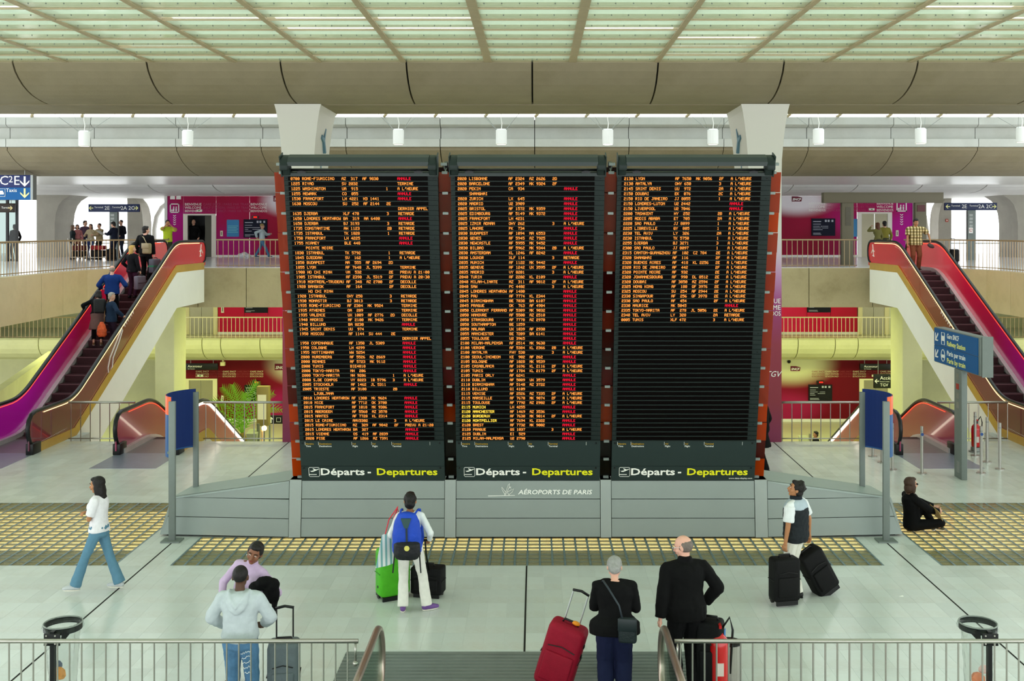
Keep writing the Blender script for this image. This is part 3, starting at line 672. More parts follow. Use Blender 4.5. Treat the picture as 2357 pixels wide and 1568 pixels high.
# ================================================================== LIFT BLOCKS (three levels, both sides)
YL = 54.8
def wallpanel(parent, x0, x1, z0, z1, m, y=YL, cuts=()):
    xs = [x0] + list(cuts) + [x1]
    for a, c in zip(xs, xs[1:]): MB().box((a + .008, y - .05, z0), (c - .008, y, z1)).build('wall_panel', m, parent)
def infoboard(label, x0, x1, z0, z1, y=YL - .06, col='0c1228', hdr='A'):
    t = thing('information_board', label, 'sign', ((x0 + x1) / 2, y, z0))
    MB().box((x0, y - .06, z0), (x1, y, z1)).build('panel', cm(col, .75), t)
    w, h = x1 - x0, z1 - z0; b = MB(); rr = random.Random(int(x0 * 10))
    for k, fr in enumerate((.80, .66, .54, .44, .34, .14, .07)):
        l = w * (.12 + .3 * rr.random()); s = h * (.05 if k else .08)
        b.box((x0 + w * .06, y - .064, z0 + h * fr), (x0 + w * .06 + (w * .34 if k == 0 else l), y - .06, z0 + h * fr + s * .55))
        if k in (2, 3): b.box((x0 + w * .38, y - .064, z0 + h * fr), (x0 + w * .7, y - .06, z0 + h * fr + s * .5))
    for q in (.56, .68, .84): b.box((x0 + w * q, y - .064, z0 + h * .8), (x0 + w * (q + .08), y - .06, z0 + h * .92))
    b.build('printed_lines', cm('b9bec9', .6), t); return t
def lift(label, x0, x1, z0, z1, y=YL - .05, open_=False, frame='e6e0d2'):
    t = thing('lift_door', label, 'lift door', ((x0 + x1) / 2, y, z0))
    f = cm(frame, .5); w = .22
    MB().box((x0, y - .05, z0), (x0 + w, y, z1)).build('door_frame', f, t); MB().box((x1 - w, y - .05, z0), (x1, y, z1)).build('door_frame', f, t)
    MB().box((x0, y - .05, z1), (x1, y, z1 + .08)).build('lintel', f, t)
    if open_:
        MB().box((x0 + w, y + .9, z0), (x1 - w, y + 1.0, z1)).build('cabin_back', cm('1a1b1c', .5), t)
        MB().box((x0 + w - .05, y + .02, z0), (x0 + w, y + .9, z1)).build('cabin_side', cm('55544c', .5), t); MB().box((x1 - w, y + .02, z0), (x1 - w + .05, y + .9, z1)).build('cabin_side', cm('2a2a2a', .5), t)
        MB().box((x0 + w, y, z1 - .03), (x1 - w, y + .9, z1)).build('cabin_ceiling', cm('222222', .5), t)
        MB().box((x1 - w - .35, y + .04, z0), (x1 - w, y + .08, z1)).build('door_leaf', cm('3f3e34', .4, metal=.5), t)
    else:
        mid = (x0 + x1) / 2; md = cm('9a957c', .4, metal=.4, var=.06, vs=1.5)
        MB().box((x0 + w, y - .02, z0), (mid - .008, y + .01, z1)).build('door_leaf', md, t); MB().box((mid + .008, y - .02, z0), (x1 - w, y + .01, z1)).build('door_leaf', md, t)
    return t
def welcome(parent, x, z, m, dim=False, s=.175, y=YL - .052, lines=('BIENVENUE', 'WELCOME', 'BIENVENIDOS'), w=.83, dz=.168):
    for k, l in enumerate(lines): text(l, s, m, parent, facing(x, y, z - k * dz), w=w)
faint = mat('print_faint', 'a83a62', .6); faintw = mat('print_faint_low', '8a3030', .6)
railmark = mat('logo_plum', '6e1028', .5)
def logo(label, x, z, w, y=YL - .05):
    t = thing('logo_sign', label, 'logo', (x, y, z)); h = w * .5
    MB().ey([(x, z), (x + w * .92, z), (x + w, z + h * .75), (x + w * .55, z + h * .98), (x, z + h)], y - .02, y).build('plate', railmark, t)
    text('SNCF', h * .62, M['cream'], t, facing(x + w * .05, y - .024, z + h * .2), w=w * .86, shear=.25, bold=.006)
def pict(parent, x, z, s, m, y=YL - .052):
    b = MB(); q = .06 * s
    pts = [(x, z), (x + s, z), (x + s, z + s), (x, z + s)]
    for (a, c) in zip(pts, pts[1:] + pts[:1]):
        x0, x1 = sorted((a[0], c[0])); z0, z1 = sorted((a[1], c[1])); b.box((x0 - q, y - .006, z0 - q), (x1 + q, y, z1 + q))
    for fx in (.38, .68): b.box((x + s * fx - .07 * s, y - .006, z + .12 * s), (x + s * fx + .09 * s, y, z + .5 * s)); b.cyl((x + s * fx + .01, y - .006, z + .62 * s), (x + s * fx + .01, y, z + .62 * s), .08 * s, n=10)
    b.box((x + .12 * s, y - .006, z + .12 * s), (x + .26 * s, y, z + .34 * s))
    b.build('lift_pictogram', m, parent)
    b = MB()
    for k in range(5):
        zz = z - .3 * s - k * .26 * s; cx = x + s / 2
        b.ey([(cx - .16 * s, zz), (cx, zz - .12 * s), (cx + .16 * s, zz), (cx + .16 * s, zz - .09 * s), (cx, zz - .21 * s), (cx - .16 * s, zz - .09 * s)], y - .006, y)
    b.build('chevron', m, parent)
def plaque(parent, x, z, w, h, col='e8e2c8', y=YL - .052): MB().box((x, y - .03, z), (x + w, y, z + h)).build('call_panel', cm(col, .5), parent); MB().box((x + w * .35, y - .036, z + h * .2), (x + w * .65, y - .03, z + h * .8)).build('call_button', cm('6a6250', .5), parent)
ZTOP = 6.97; zt = ZU
x_l0, x_l1 = XX(386, YL), -11.6
mL = ramp('lift_wall_left', [(x_l0, 'b00a86'), (x_l0 + 1.6, 'b0086a'), (-15.6, 'b0064a'), (-14.4, 'ac0840'), (-12.8, 'a20630'), (-11.6, 'a20630')], 'X', .5, spec=.15, blob=[((-12.6, YL, 6.75), (1.5, 9, .95), 'ece6ea', 1), ((-17.0, YL, 7.0), (3, 9, 1.2), '9c1030', .8), ((-15.2, YL, 4.4), (1.6, 9, 1.4), 'a8107a', .7)])
x_r0, x_r1 = 11.75, XX(2100, YL)
mR = ramp('lift_wall_right', [(11.75, '900630'), (14.3, 'a00638'), (15.6, 'b40a72'), (17.3, 'ba0884'), (19.2, 'b40a92')], 'X', .5, spec=.15, blob=[((13.2, YL, 6.75), (2.3, 9, .95), 'ece6ea', 1), ((14.6, YL, 4.5), (2.2, 9, 1.2), '7c0620', .7), ((17, YL, 6.4), (2.5, 9, .9), 'a80e3e', .7)])
wl = struct('wall_lift_left', 'magenta printed lift wall on the upper floor, left of the boards')
dz0, dz1 = ZZ(589, YL), ZZ(496, YL); dxa, dxb = XX(423, YL), XX(498, YL)
wallpanel(wl, x_l0, dxa, zt, ZTOP, mL); wallpanel(wl, dxb, x_l1, zt, ZTOP, mL, cuts=(XX(575, YL),)); wallpanel(wl, dxa, dxb, dz1 + .08, ZTOP, mL)
MB().box((x_l0 - .14, YL - .1, zt), (x_l0, YL + 1.2, ZTOP)).build('corner_strip', M['white'], wl)
MB().box((dxb, YL - .07, zt), (x_l1, YL - .05, zt + .1)).build('baseboard', M['white'], wl)
tx = XX(426, YL); welcome(wl, tx, ZZ(473.2, YL), M['cream']); welcome(wl, XX(577, YL), ZZ(473.2, YL), M['cream'])
welcome(wl, XX(468, YL), ZZ(473.2, YL), faint, lines=('GARE SNCF / PARIS PAR TRAIN', 'SNCF STATION / PARIS BY TRAIN', 'ESTACION SNCF / PARIS VIA TREN'), w=2.35)
pict(wl, XX(393, YL), ZZ(489, YL), .42, M['cream'])
pict2 = MB()
for px in (398, 412): x = XX(px, YL); pict2.box((x - .12, YL - .06, ZZ(459, YL)), (x + .12, YL - .052, ZZ(452, YL))).box((x - .09, YL - .06, ZZ(452, YL)), (x + .09, YL - .052, ZZ(449, YL)))
pict2.build('vehicle_pictogram', M['cream'], wl)
lift('open dark lift with a man inside, upper floor left', dxa, dxb, zt, dz1, open_=True)
logo('dark red railway logo on the pale end of the left upper wall', XX(630, YL), ZZ(464, YL), .62)
infoboard('navy information board behind the walking youth', XX(562, YL), XX(616, YL), ZZ(547, YL), ZZ(505, YL))
t = thing('poster', 'sky blue notice between the open lift and the navy board', 'poster', (XX(537, YL), YL - .05, ZZ(545, YL)))
MB().box((XX(523, YL), YL - .075, ZZ(545, YL)), (XX(551, YL), YL - .05, ZZ(506, YL))).build('sheet', cm('2a82b8', .4), t)
b = MB()
for k in range(5): b.box((XX(525, YL), YL - .079, ZZ(521 + 3.6 * k, YL)), (XX(549 - 3 * (k % 2), YL), YL - .075, ZZ(519.6 + 3.6 * k, YL)))
b.build('printed_lines', cm('6cc0c8', .5), t)
plaque(wl, XX(508, YL), ZZ(544, YL), .13, .28)
for xx, yy, lb in ((588, 500, 'small red floor indicator above the navy board, upper left'), (588, 0, None)):
    if lb:
        t = thing('floor_indicator', lb, 'display', (XX(xx, YL), YL - .05, ZZ(503, YL))); MB().box((XX(581, YL), YL - .13, ZZ(503, YL)), (XX(596, YL), YL - .05, ZZ(497, YL))).build('case', M['black'], t)
        MB().box((XX(585, YL), YL - .135, ZZ(501.5, YL)), (XX(593, YL), YL - .13, ZZ(498.5, YL))).build('digits', emit('red_digits', 'ff2418', 1.5), t)
wr = struct('wall_lift_right', 'magenta printed lift wall on the upper floor, right of the boards')
dxa, dxb, dz1 = XX(1972, YL), XX(2052, YL), ZZ(492, YL)
wallpanel(wr, x_r0, dxa, zt, ZTOP, mR); wallpanel(wr, dxb, x_r1, zt, ZTOP, mR); wallpanel(wr, dxa, dxb, dz1 + .08, ZTOP, mR)
MB().box((x_r1, YL - .1, zt), (x_r1 + .16, YL + 1.2, ZTOP)).build('corner_strip', M['white'], wr)
MB().box((x_r0 - .3, YL - .1, zt), (x_r0 + .55, YL - .06, ZTOP)).build('white_jamb', M['white'], wr)
MB().box((x_r0, YL - .07, zt), (dxa, YL - .05, zt + .1)).build('baseboard', M['white'], wr)
welcome(wr, XX(1861, YL), ZZ(471.2, YL), M['cream']); welcome(wr, XX(2017, YL), ZZ(471.2, YL), M['cream'])
welcome(wr, XX(1902, YL), ZZ(471.2, YL), faint, lines=('GARE SNCF / PARIS PAR TRAIN', 'SNCF STATION / PARIS BY TRAIN', 'ESTACION SNCF / PARIS VIA TREN'), w=2.4)
pict(wr, XX(2064, YL), ZZ(486, YL), .46, M['cream'])
lift('closed lift behind the couple, upper floor right', dxa, dxb, zt, dz1, frame='e9e6da')
logo('dark red railway logo on the pale corner of the right upper wall', XX(1822, YL), ZZ(464, YL), .52)
infoboard('navy information board on the right upper wall', XX(1867, YL), XX(1921, YL), ZZ(543, YL), ZZ(503, YL))
t = thing('poster', 'sky blue notice half hidden by the grey sign post', 'poster', (XX(1968, YL), YL - .05, ZZ(545, YL))); MB().box((XX(1955, YL), YL - .075, ZZ(545, YL)), (XX(1973, YL), YL - .05, ZZ(504, YL))).build('sheet', cm('2a82b8', .4), t)
plaque(wr, XX(2061, YL), ZZ(544, YL), .13, .3)
# concourse level, far side
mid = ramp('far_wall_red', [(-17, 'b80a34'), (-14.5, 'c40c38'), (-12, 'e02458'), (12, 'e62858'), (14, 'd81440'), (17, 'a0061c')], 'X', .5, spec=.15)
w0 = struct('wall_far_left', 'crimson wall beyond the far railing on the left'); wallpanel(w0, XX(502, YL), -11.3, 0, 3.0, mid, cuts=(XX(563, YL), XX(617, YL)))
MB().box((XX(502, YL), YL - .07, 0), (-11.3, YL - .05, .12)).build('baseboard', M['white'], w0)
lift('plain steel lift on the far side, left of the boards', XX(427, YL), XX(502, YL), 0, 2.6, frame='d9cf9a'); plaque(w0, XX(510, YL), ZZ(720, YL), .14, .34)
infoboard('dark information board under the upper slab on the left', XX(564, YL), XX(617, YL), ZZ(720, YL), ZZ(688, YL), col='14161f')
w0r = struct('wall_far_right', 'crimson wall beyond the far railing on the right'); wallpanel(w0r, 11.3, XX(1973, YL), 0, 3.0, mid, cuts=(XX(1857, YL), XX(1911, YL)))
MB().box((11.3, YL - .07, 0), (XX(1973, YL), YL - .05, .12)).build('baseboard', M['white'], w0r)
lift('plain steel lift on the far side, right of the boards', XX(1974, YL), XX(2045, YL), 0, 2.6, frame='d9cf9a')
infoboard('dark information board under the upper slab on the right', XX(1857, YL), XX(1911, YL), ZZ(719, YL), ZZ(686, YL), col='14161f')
for s in (-1, 1):
    w = struct('wall_side', 'olive panel wall behind the far railing, ' + ('left' if s < 0 else 'right') + ' end'); MB().box((min(s * 17.7, s * 21.5), YL - .05, 0), (max(s * 17.7, s * 21.5), YL, 3.3)).build('panel', M['greencon'], w)
# lower level
ZL = -4.4
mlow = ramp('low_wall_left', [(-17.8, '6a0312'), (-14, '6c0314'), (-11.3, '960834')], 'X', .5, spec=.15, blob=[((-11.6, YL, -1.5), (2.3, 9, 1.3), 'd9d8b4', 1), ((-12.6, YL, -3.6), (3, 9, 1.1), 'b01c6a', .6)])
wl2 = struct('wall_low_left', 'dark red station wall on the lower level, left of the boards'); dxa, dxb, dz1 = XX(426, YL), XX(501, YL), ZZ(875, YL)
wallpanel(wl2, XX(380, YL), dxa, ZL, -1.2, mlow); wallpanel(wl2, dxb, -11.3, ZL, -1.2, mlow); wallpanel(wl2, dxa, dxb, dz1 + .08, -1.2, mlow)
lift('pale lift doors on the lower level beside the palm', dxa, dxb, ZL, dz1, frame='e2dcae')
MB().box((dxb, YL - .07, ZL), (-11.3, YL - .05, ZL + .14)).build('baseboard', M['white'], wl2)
for px in (451, 513, 576): welcome(wl2, XX(px, YL), ZZ(857, YL), cm('d9cfa4', .6), lines=('GARE SNCF', 'SNCF STATION', 'ESTACION SNCF'), w=.66, s=.12, dz=.122)
for px in (483, 545): welcome(wl2, XX(px, YL), ZZ(857, YL), faintw, lines=('GARE SNCF', 'SNCF STATION', 'ESTACION SNCF'), w=.62, s=.12, dz=.122)
logo('dark red railway logo on the lower left wall', XX(633, YL), ZZ(852, YL), .66)
plaque(wl2, XX(510, YL), ZZ(924, YL), .12, .3)
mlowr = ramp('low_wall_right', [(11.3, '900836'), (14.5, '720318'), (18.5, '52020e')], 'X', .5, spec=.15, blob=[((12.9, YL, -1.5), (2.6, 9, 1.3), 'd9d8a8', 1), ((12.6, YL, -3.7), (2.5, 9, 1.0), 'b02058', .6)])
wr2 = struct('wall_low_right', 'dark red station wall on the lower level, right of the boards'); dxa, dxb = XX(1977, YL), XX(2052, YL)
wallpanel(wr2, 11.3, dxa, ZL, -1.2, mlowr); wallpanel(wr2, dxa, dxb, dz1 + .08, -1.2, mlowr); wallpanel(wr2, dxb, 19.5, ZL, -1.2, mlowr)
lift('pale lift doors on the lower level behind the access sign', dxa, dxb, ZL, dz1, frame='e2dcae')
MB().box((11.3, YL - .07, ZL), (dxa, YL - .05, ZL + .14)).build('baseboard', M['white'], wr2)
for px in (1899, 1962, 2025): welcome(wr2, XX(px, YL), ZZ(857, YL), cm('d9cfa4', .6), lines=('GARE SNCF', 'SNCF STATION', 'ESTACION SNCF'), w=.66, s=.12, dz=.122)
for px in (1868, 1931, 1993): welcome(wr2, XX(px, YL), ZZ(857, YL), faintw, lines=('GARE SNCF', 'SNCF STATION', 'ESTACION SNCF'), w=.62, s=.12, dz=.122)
logo('dark red railway logo on the lower right wall', XX(1819, YL), ZZ(854, YL), .5)
infoboard('black information board on the lower right wall', XX(1860, YL), XX(1914, YL), ZZ(922, YL), ZZ(885, YL), col='0e0f12')
infoboard('black information board on the lower left wall behind the palm', XX(564, YL), XX(618, YL), ZZ(922, YL), ZZ(886, YL), col='0e0f12')
for px, lb in ((1887, 'red floor indicator above the lower right board'), (590, 'red floor indicator above the lower left board')):
    t = thing('floor_indicator', lb, 'display', (XX(px, YL), YL - .05, ZZ(883, YL))); MB().box((XX(px - 8, YL), YL - .13, ZZ(883, YL)), (XX(px + 8, YL), YL - .05, ZZ(876, YL))).build('case', M['black'], t)
    MB().box((XX(px - 3, YL), YL - .135, ZZ(881, YL)), (XX(px + 6, YL), YL - .13, ZZ(878, YL))).build('digits', emit('red_digits', 'ff2418', 2.5), t)
def hangsign(name, label, px0, px1, py0, py1, Y, col, items, rods=True, zr=None, th=.14, cat='sign'):
    x0, x1, z0, z1 = XX(px0, Y), XX(px1, Y), ZZ(py1, Y), ZZ(py0, Y)
    t = thing(name, label, cat, ((x0 + x1) / 2, Y, z0)); MB().box((x0, Y, z0), (x1, Y + th, z1)).build('panel', cm(col, .4), t, bev=.01)
    if rods:
        for x in (x0 + .15 * (x1 - x0), x1 - .15 * (x1 - x0)): MB().cyl((x, Y + th / 2, z1 - .01), (x, Y + th / 2, zr), .015, n=6).build('hanging_rod', M['steel2'], t)
    for it in items:
        s_, fx, fz, size = it[:4]; m = it[4] if len(it) > 4 else M['cream']
        text(s_, size, m, t, facing(x0 + fx * (x1 - x0), Y - .004, z0 + fz * (z1 - z0)), ext=.003)
    return t, (x0, x1, z0, z1)
def arrow(parent, x, z, s, d, m, y, th=.006):
    """simple arrow pointing d in l r u d"""
    pts = [(0, .5), (.45, .05), (.45, -.12), (.09, .22), (.09, -.5), (-.09, -.5), (-.09, .22), (-.45, -.12), (-.45, .05)]
    a = {'u': 0, 'd': math.pi, 'l': math.pi / 2, 'r': -math.pi / 2, 'dl': R(135), 'ul': R(45)}[d]
    q = [(x + s * (p[0] * math.cos(a) - p[1] * math.sin(a)), z + s * (p[0] * math.sin(a) + p[1] * math.cos(a))) for p in pts]
    MB().ey(q, y - th, y).build('arrow', m, parent)
hangsign('direction_sign', 'black lift sign hanging on the lower left', 427, 501, 837, 852, 54.0, '0c0d10', [('Ascenseur', .07, .42, .17), ('Lift / Ascensor', .07, .12, .06)], zr=-1.2)
hangsign('direction_sign', 'black lift sign hanging on the lower right', 1980, 2053, 838, 852, 54.0, '0c0d10', [('Ascenseur', .12, .42, .16), ('Lift / Ascensor', .12, .12, .06)], zr=-1.2)
t, q = hangsign('direction_sign', 'black access sign with left arrow on the lower right', 2012, 2080, 862, 894, 52.0, '0f1412', [('Accès SNCF', .2, .62, .24), ('Access to trains', .2, .45, .07), ('TGV', .2, .14, .2)], zr=-1.0)
arrow(t, q[0] + .13, q[2] + .34, .22, 'l', M['cream'], 52.0 - .002)
t, q = hangsign('direction_sign', 'black arrow sign behind the palm on the lower level', 613, 656, 957, 976, 46, '0b0b0c', [], rods=False); arrow(t, q[0] + .2, q[2] + .17, .26, 'u', M['cream'], 46 - .002)
MB().box((q[0] + .1, 46.02, ZL), (q[0] + .16, 46.08, q[2])).build('post', M['greyd'], t)
b = MB(); b.tube([(q[0] + .52 + .12 * math.cos(a * math.pi / 2 + .785), 45.99, q[2] + .175 + .12 * math.sin(a * math.pi / 2 + .785)) for a in range(4)], .008, n=4, closed=True); b.build('escalator_pictogram', M['cream'], t)
# ================================================================== DEPARTURE BOARDS
TILT = math.atan2(18.55 - 17.13, 6.38 - .98); BL = math.hypot(18.55 - 17.13, 6.38 - .98)
def srow(py):
    k = (CY - py) / F; return (4.27 + k * 18.55) / (math.cos(TILT) + k * math.sin(TILT))
FONT = {'A':'0E11111F111111','B':'1E11111E11111E','C':'0E11101010110E','D':'1E11111111111E','E':'1F10101E10101F','F':'1F10101E101010','G':'0E11101713110F','H':'1111111F111111','I':'0E04040404040E','J':'0702020202120C','K':'11121418141211','L':'1010101010101F','M':'111B1515111111','N':'11191513111111','O':'0E11111111110E','P':'1E11111E101010','Q':'0E11111115120D','R':'1E11111E141211','S':'0F10100E01011E','T':'1F040404040404','U':'1111111111110E','V':'11111111110A04','W':'11111115151B11','X':'11110A040A1111','Y':'11110A04040404','Z':'1F01020408101F','0':'0E11131519110E','1':'040C040404040E','2':'0E11010E10101F','3':'1E01010E01011E','4':'02060A121F0202','5':'1F101E0101110E','6':'0610101E11110E','7':'1F010204040404','8':'0E11110E11110E','9':'0E11110F01020C','-':'0000001F000000',"'":'06060408000000',':':'00040400040400','.':'0000000000060C'}
B1 = """0700|ROME-FIUMICINO|AZ  317|AF 9830||N
1225|RIYAD|SV 2032|||T
1225|WASHINGTON|UA  915||1|H
1255|NEWARK|CO  055|||N
1530|FRANCFORT|LH 4221|H3 1441||N
1630|MOSCOU|SU  252|AF 2144|2E|
|||||DERNIER APPEL
1635|DJERBA|XLF 470||3|R
1650|LONDRES HEATHROW|BA  319|AA 6480||N
1650|DJERBA|BJ 3193||3|R
1735|CONSTANTINE|AH 1123||2B|R
1735|ISTANBUL|TK 1828||1|R
1750|FRANCFORT|LH 4225|||N
1755|NIAMEY|BLE 448|||N
|POINTE NOIRE||||
1830|ISTANBUL|TK 5792||1|R
1845|DJEDDAH|SV  162||1|H
1850|BUDAPEST|MA  555|AF 2694|2D|
1855|LYON|AF 7648|JL 5399||T
1900|HO CHI MINH|VN  532||2E|PREVU A 21:00
1905|ISTANBUL|AF 2390|JL 5319|2F|PREVU A 20:30
1910|MONTREAL-TRUDEAU|AF  348|AZ 2700|2F|D
1920|BANGKOK|AF  164||2F|D
|HO CHI MINH||||
1920|ISTANBUL|OHY 258||3|R
1930|MONASTIR|BJ 3013||3|R
1935|ROME-FIUMICINO|AF 2304|MK 9524||T
1935|ATHENES|OA  209|||T
1935|VALENCE|UX 1009|AF 2776|2D|D
1940|MADRID|AF 2100|MK 9426||T
1940|BILLUND|BA 8230|||N
1945|SAINT DENIS|UU  974|||T
1950|MOSCOU|AF 1144|SU 444|2E|
|||||DERNIER APPEL
1950|COPENHAGUE|AF 1350|JL 5309||N
1950|COLOGNE|LH 4299|||N
1955|NOTTINGHAM|WW 5254|||N
2000|NUREMBERG|AF 5526|AZ 2669||N
2000|RENNES|AF 5723|MK 9112||N
2000|TUNIS|BIE4010|||N
2000|TOKYO-NARITA|NH  206|||N
2000|TOKYO-NARITA|NH 9206||1|H
2000|S.DE COMPOS|VY 8223|IB 5796|3|H
2005|STOCKHOLM|AF 1462|JL 5311||N
2005|TRIESTE|AF 3108||2B|
|LJUBLJANA||||
2010|LONDRES HEATHROW|AF 1380|MK 9624||N
2010|NICE|AF 7712|OK 3780||N
2015|FRANCFORT|AF 1018|MK 9386||N
2015|ABERDEEN|AF 5560|AZ 3570||N
2015|NANTES|AF 7728|KL 2314||N
2015|LE CAIRE|AMV3302||3|H
2015|ROME-FIUMICINO|AZ  329|AF 9842|2F|PREVU A 21:20
2015|LONDRES HEATHROW|BA  327|||N
2015|VIENNE|OS  419|AF 2839||N
2020|PISE|AF 1266|AZ 7391||N"""
B2 = """2020|LISBONNE|AF 2324|AZ 2626|2D|
2020|BARCELONE|AF 2349|MK 9324|2F|
2020|PEKIN|CA  934|||N
|SHANGHAI||||
2020|ZURICH|LX  645|||N
2020|MADRID|U2 3909|||N
2025|BRISTOL|AF 1572|MK 9359||N
2025|EDIMBOURG|AF 5149|MK 9372||N
2025|FRANCFORT|LH 4231|||N
2025|IZMIR ADNAN|OHY 262||3|H
2025|LAHORE|PK  734|||N
2030|BUDAPEST|AF 1094|MA 6553||N
2030|GENES|AF 5945|AZ 7925||N
2030|NEWCASTLE|AF 5955|MK 9452||N
2030|BILBAO|AF 5962|MK 9344|2B|H
2030|AMSTERDAM|KL 1246|AF 8242||N
2030|LOUXOR|XLF 114||3|R
2035|MUNICH|AF 1122|MK 9442||N
2035|GENEVE|AF 1242|UX 3595|2F|H
2035|MADRID|VY 8201||3|H
2040|TURIN|AF 2202|KL 2109||N
2040|MILAN-LINATE|AZ  311|AF 9812|2F|H
2040|SAW|PC 4402||3|H
2045|LONDRES HEATHROW|AF 1480|||N
2045|PAU|AF 7774|KL 2344||N
2045|BIRMINGHAM|BE 7038|BA 6107||N
2045|PRAGUE|OK  763|AF 4904||N
2050|CLERMONT FERRAND|AF 5309|MK 9032||N
2050|HANOVRE|AF 5500|AZ 2510||N
2050|STRASBOURG|AF 7770|AZ 2970||N
2050|SOUTHAMPTON|BE 1259|||N
2050|MALAGA|UX 1039|AF 2930||N
2055|MANCHESTER|BE 7209|BA 6141||N
2055|TOULOUSE|U2 3965|||N
2100|MILAN-MALPENSA|AF 2514|MK 9630||N
2100|VERONE|AF 5384|KL 2366|2B|H
2100|ANTALYA|FHY 530||3|H
2100|SEOUL-INCHEON|KE  902|AF 262||N
2105|BOLOGNE|AF 1028|MK 9539||N
2105|CASABLANCA|AF 1696|KL 2116|2F|H
2105|TUNIS|AF 1784|KL 2179|2F|H
2105|PARIS ORLY|AF 6241|||N
2110|DUBLIN|AF 5009|UX 3579||N
2110|BIRMINGHAM|AF 5140|AZ 3722||N
2110|BILLUND|QI 4109|||N
2115|VENISE|AF 2526|AZ 7335|2F|H
2115|MARSEILLE|AF 7670|MK 9074|2F|H
2115|TOULOUSE|AF 7792|AZ 2982|2F|H
2115|MUNICH|LH 4255|||N
2120|MANCHESTER|AF 1469|AZ 3536||N
2120|BORDEAUX|AF 7630|MK 9014|2F|H
2120|MONTPELLIER|AF 7694|KL 2322||N
2120|BREST|AF 7732|MK 9002||N
2120|PRAGUE|QS 1037||3|H
2125|DUBLIN|EI  529|||N
2125|MILAN-MALPENSA|U2 2790|||N"""
B3 = """2130|LYON|AF 7650|MK 9056|2F|H
2130|ANTALYA|OHY 650||3|H
2145|SAINT DENIS|UU  972||2A|H
2150|DOUBAI|EK  076||2C|H
2150|RIO DE JANEIRO|JJ 8055||1|H
2150|LONDRES-LUTON|U2 2442|||N
2150|LIVERPOOL|U2 7046|||N
2200|TASHKENT|HY  252||2B|H
2205|ADDIS ABABA|ET  705||2A|H
2220|SAO PAULO|JJ 8099||1|H
2225|LIBREVILLE|GY  805||1|H
2230|TEL AVIV|LY  326||2A|H
2230|ISTANBUL|TK 5750||1|H
2255|DJERBA|BJ 3271||3|H
2300|SAO PAULO|JJ 8097||1|H
2315|CANTON-GUANGZHOU|AF  102|CZ 784|2E|H
2320|SHANGHAI|AF  116||2F|H
2320|BUENOS AIRES|AF  418|KL 2256|2E|H
2320|RIO DE JANEIRO|AF  442||2F|H
2320|POINTE NOIRE|AF  932||2E|H
2320|JOHANNESBOURG|AF  990|DL 8512|2E|H
2320|DOUBAI|AF 3850|AZ 2594|2F|H
2325|HONG KONG|AF  188|QF 3976|2E|H
2325|MOSCOU|SU  254|AF 2944|2E|H
2330|SINGAPOUR|AF  256|QF 3978|2E|H
2330|SAO PAULO|AF  454||2F|H
2330|MAURICE|MK 5045|||N
2335|TOKYO-NARITA|AF  278|JL 5056|2E|H
2340|TEL AVIV|LY  328||2A|R
0005|TUNIS|XLF 472||3|H"""
STAT = dict(N='ANNULE', H="A L'HEURE", T='TERMINE', R='RETARDE', D='DECOLLE')
amber = emit('led_amber', (1.0, .31, .055), 2.0); ledred = emit('led_red', (1.0, .012, .04), 1.35); ledyel = emit('led_yellow', (1.0, .6, .06), 2.2)
bframe = mat('board_frame', '1a2422', .5, var=.06, vs=3, spec=.25); bstrip = mat('board_strip', '060303', .5, spec=.05); bhood = mat('board_hood', '2f3635', .45, metal=.1, var=.04, vs=4, spec=.3)
bpanel = mat('board_panel', '22302f', .55, var=.05, vs=4, spec=.25)
DX, DY, PIT = .0061, .0067, .0367
def ledrow(row, yellow=0):
    b = MB(); f = (row.split('|') + [''] * 6)[:6]
    cols = [(0, f[0]), (5, f[1]), (22, f[2]), (31, f[3]), (41, f[4]), (46, STAT.get(f[5], f[5]))]
    for ci, (c0, s_) in enumerate(cols):
        for i, ch in enumerate(s_):
            g = FONT.get(ch)
            if not g: continue
            x0 = (c0 + i) * PIT
            mi = 1 if (ci == 5 and f[5] == 'N') else (2 if yellow and ci < 2 else 0)
            for r in range(7):
                bits = int(g[2 * r:2 * r + 2], 16); z = (6 - r) * DY; c = 0
                while c < 5:
                    if bits >> (4 - c) & 1:
                        e = c
                        while e < 4 and bits >> (4 - e - 1) & 1: e += 1
                        b.add([(x0 + c * DX, 0, z), (x0 + (e + 1) * DX, 0, z), (x0 + (e + 1) * DX, 0, z + DY), (x0 + c * DX, 0, z + DY)], [(0, 1, 2, 3)], mi); c = e + 1
                    else: c += 1
    return b
S0, S1 = srow(1008.5), srow(411); PR = (S1 - S0) / 55
strip = MB().box((-1.15, -.012, -.030), (1.06, .01, .034)).mesh('display_row', bstrip)
louv = MB().box((-1.215, -.022, -.008), (1.215, .01, .008)).mesh('row_divider', bframe)
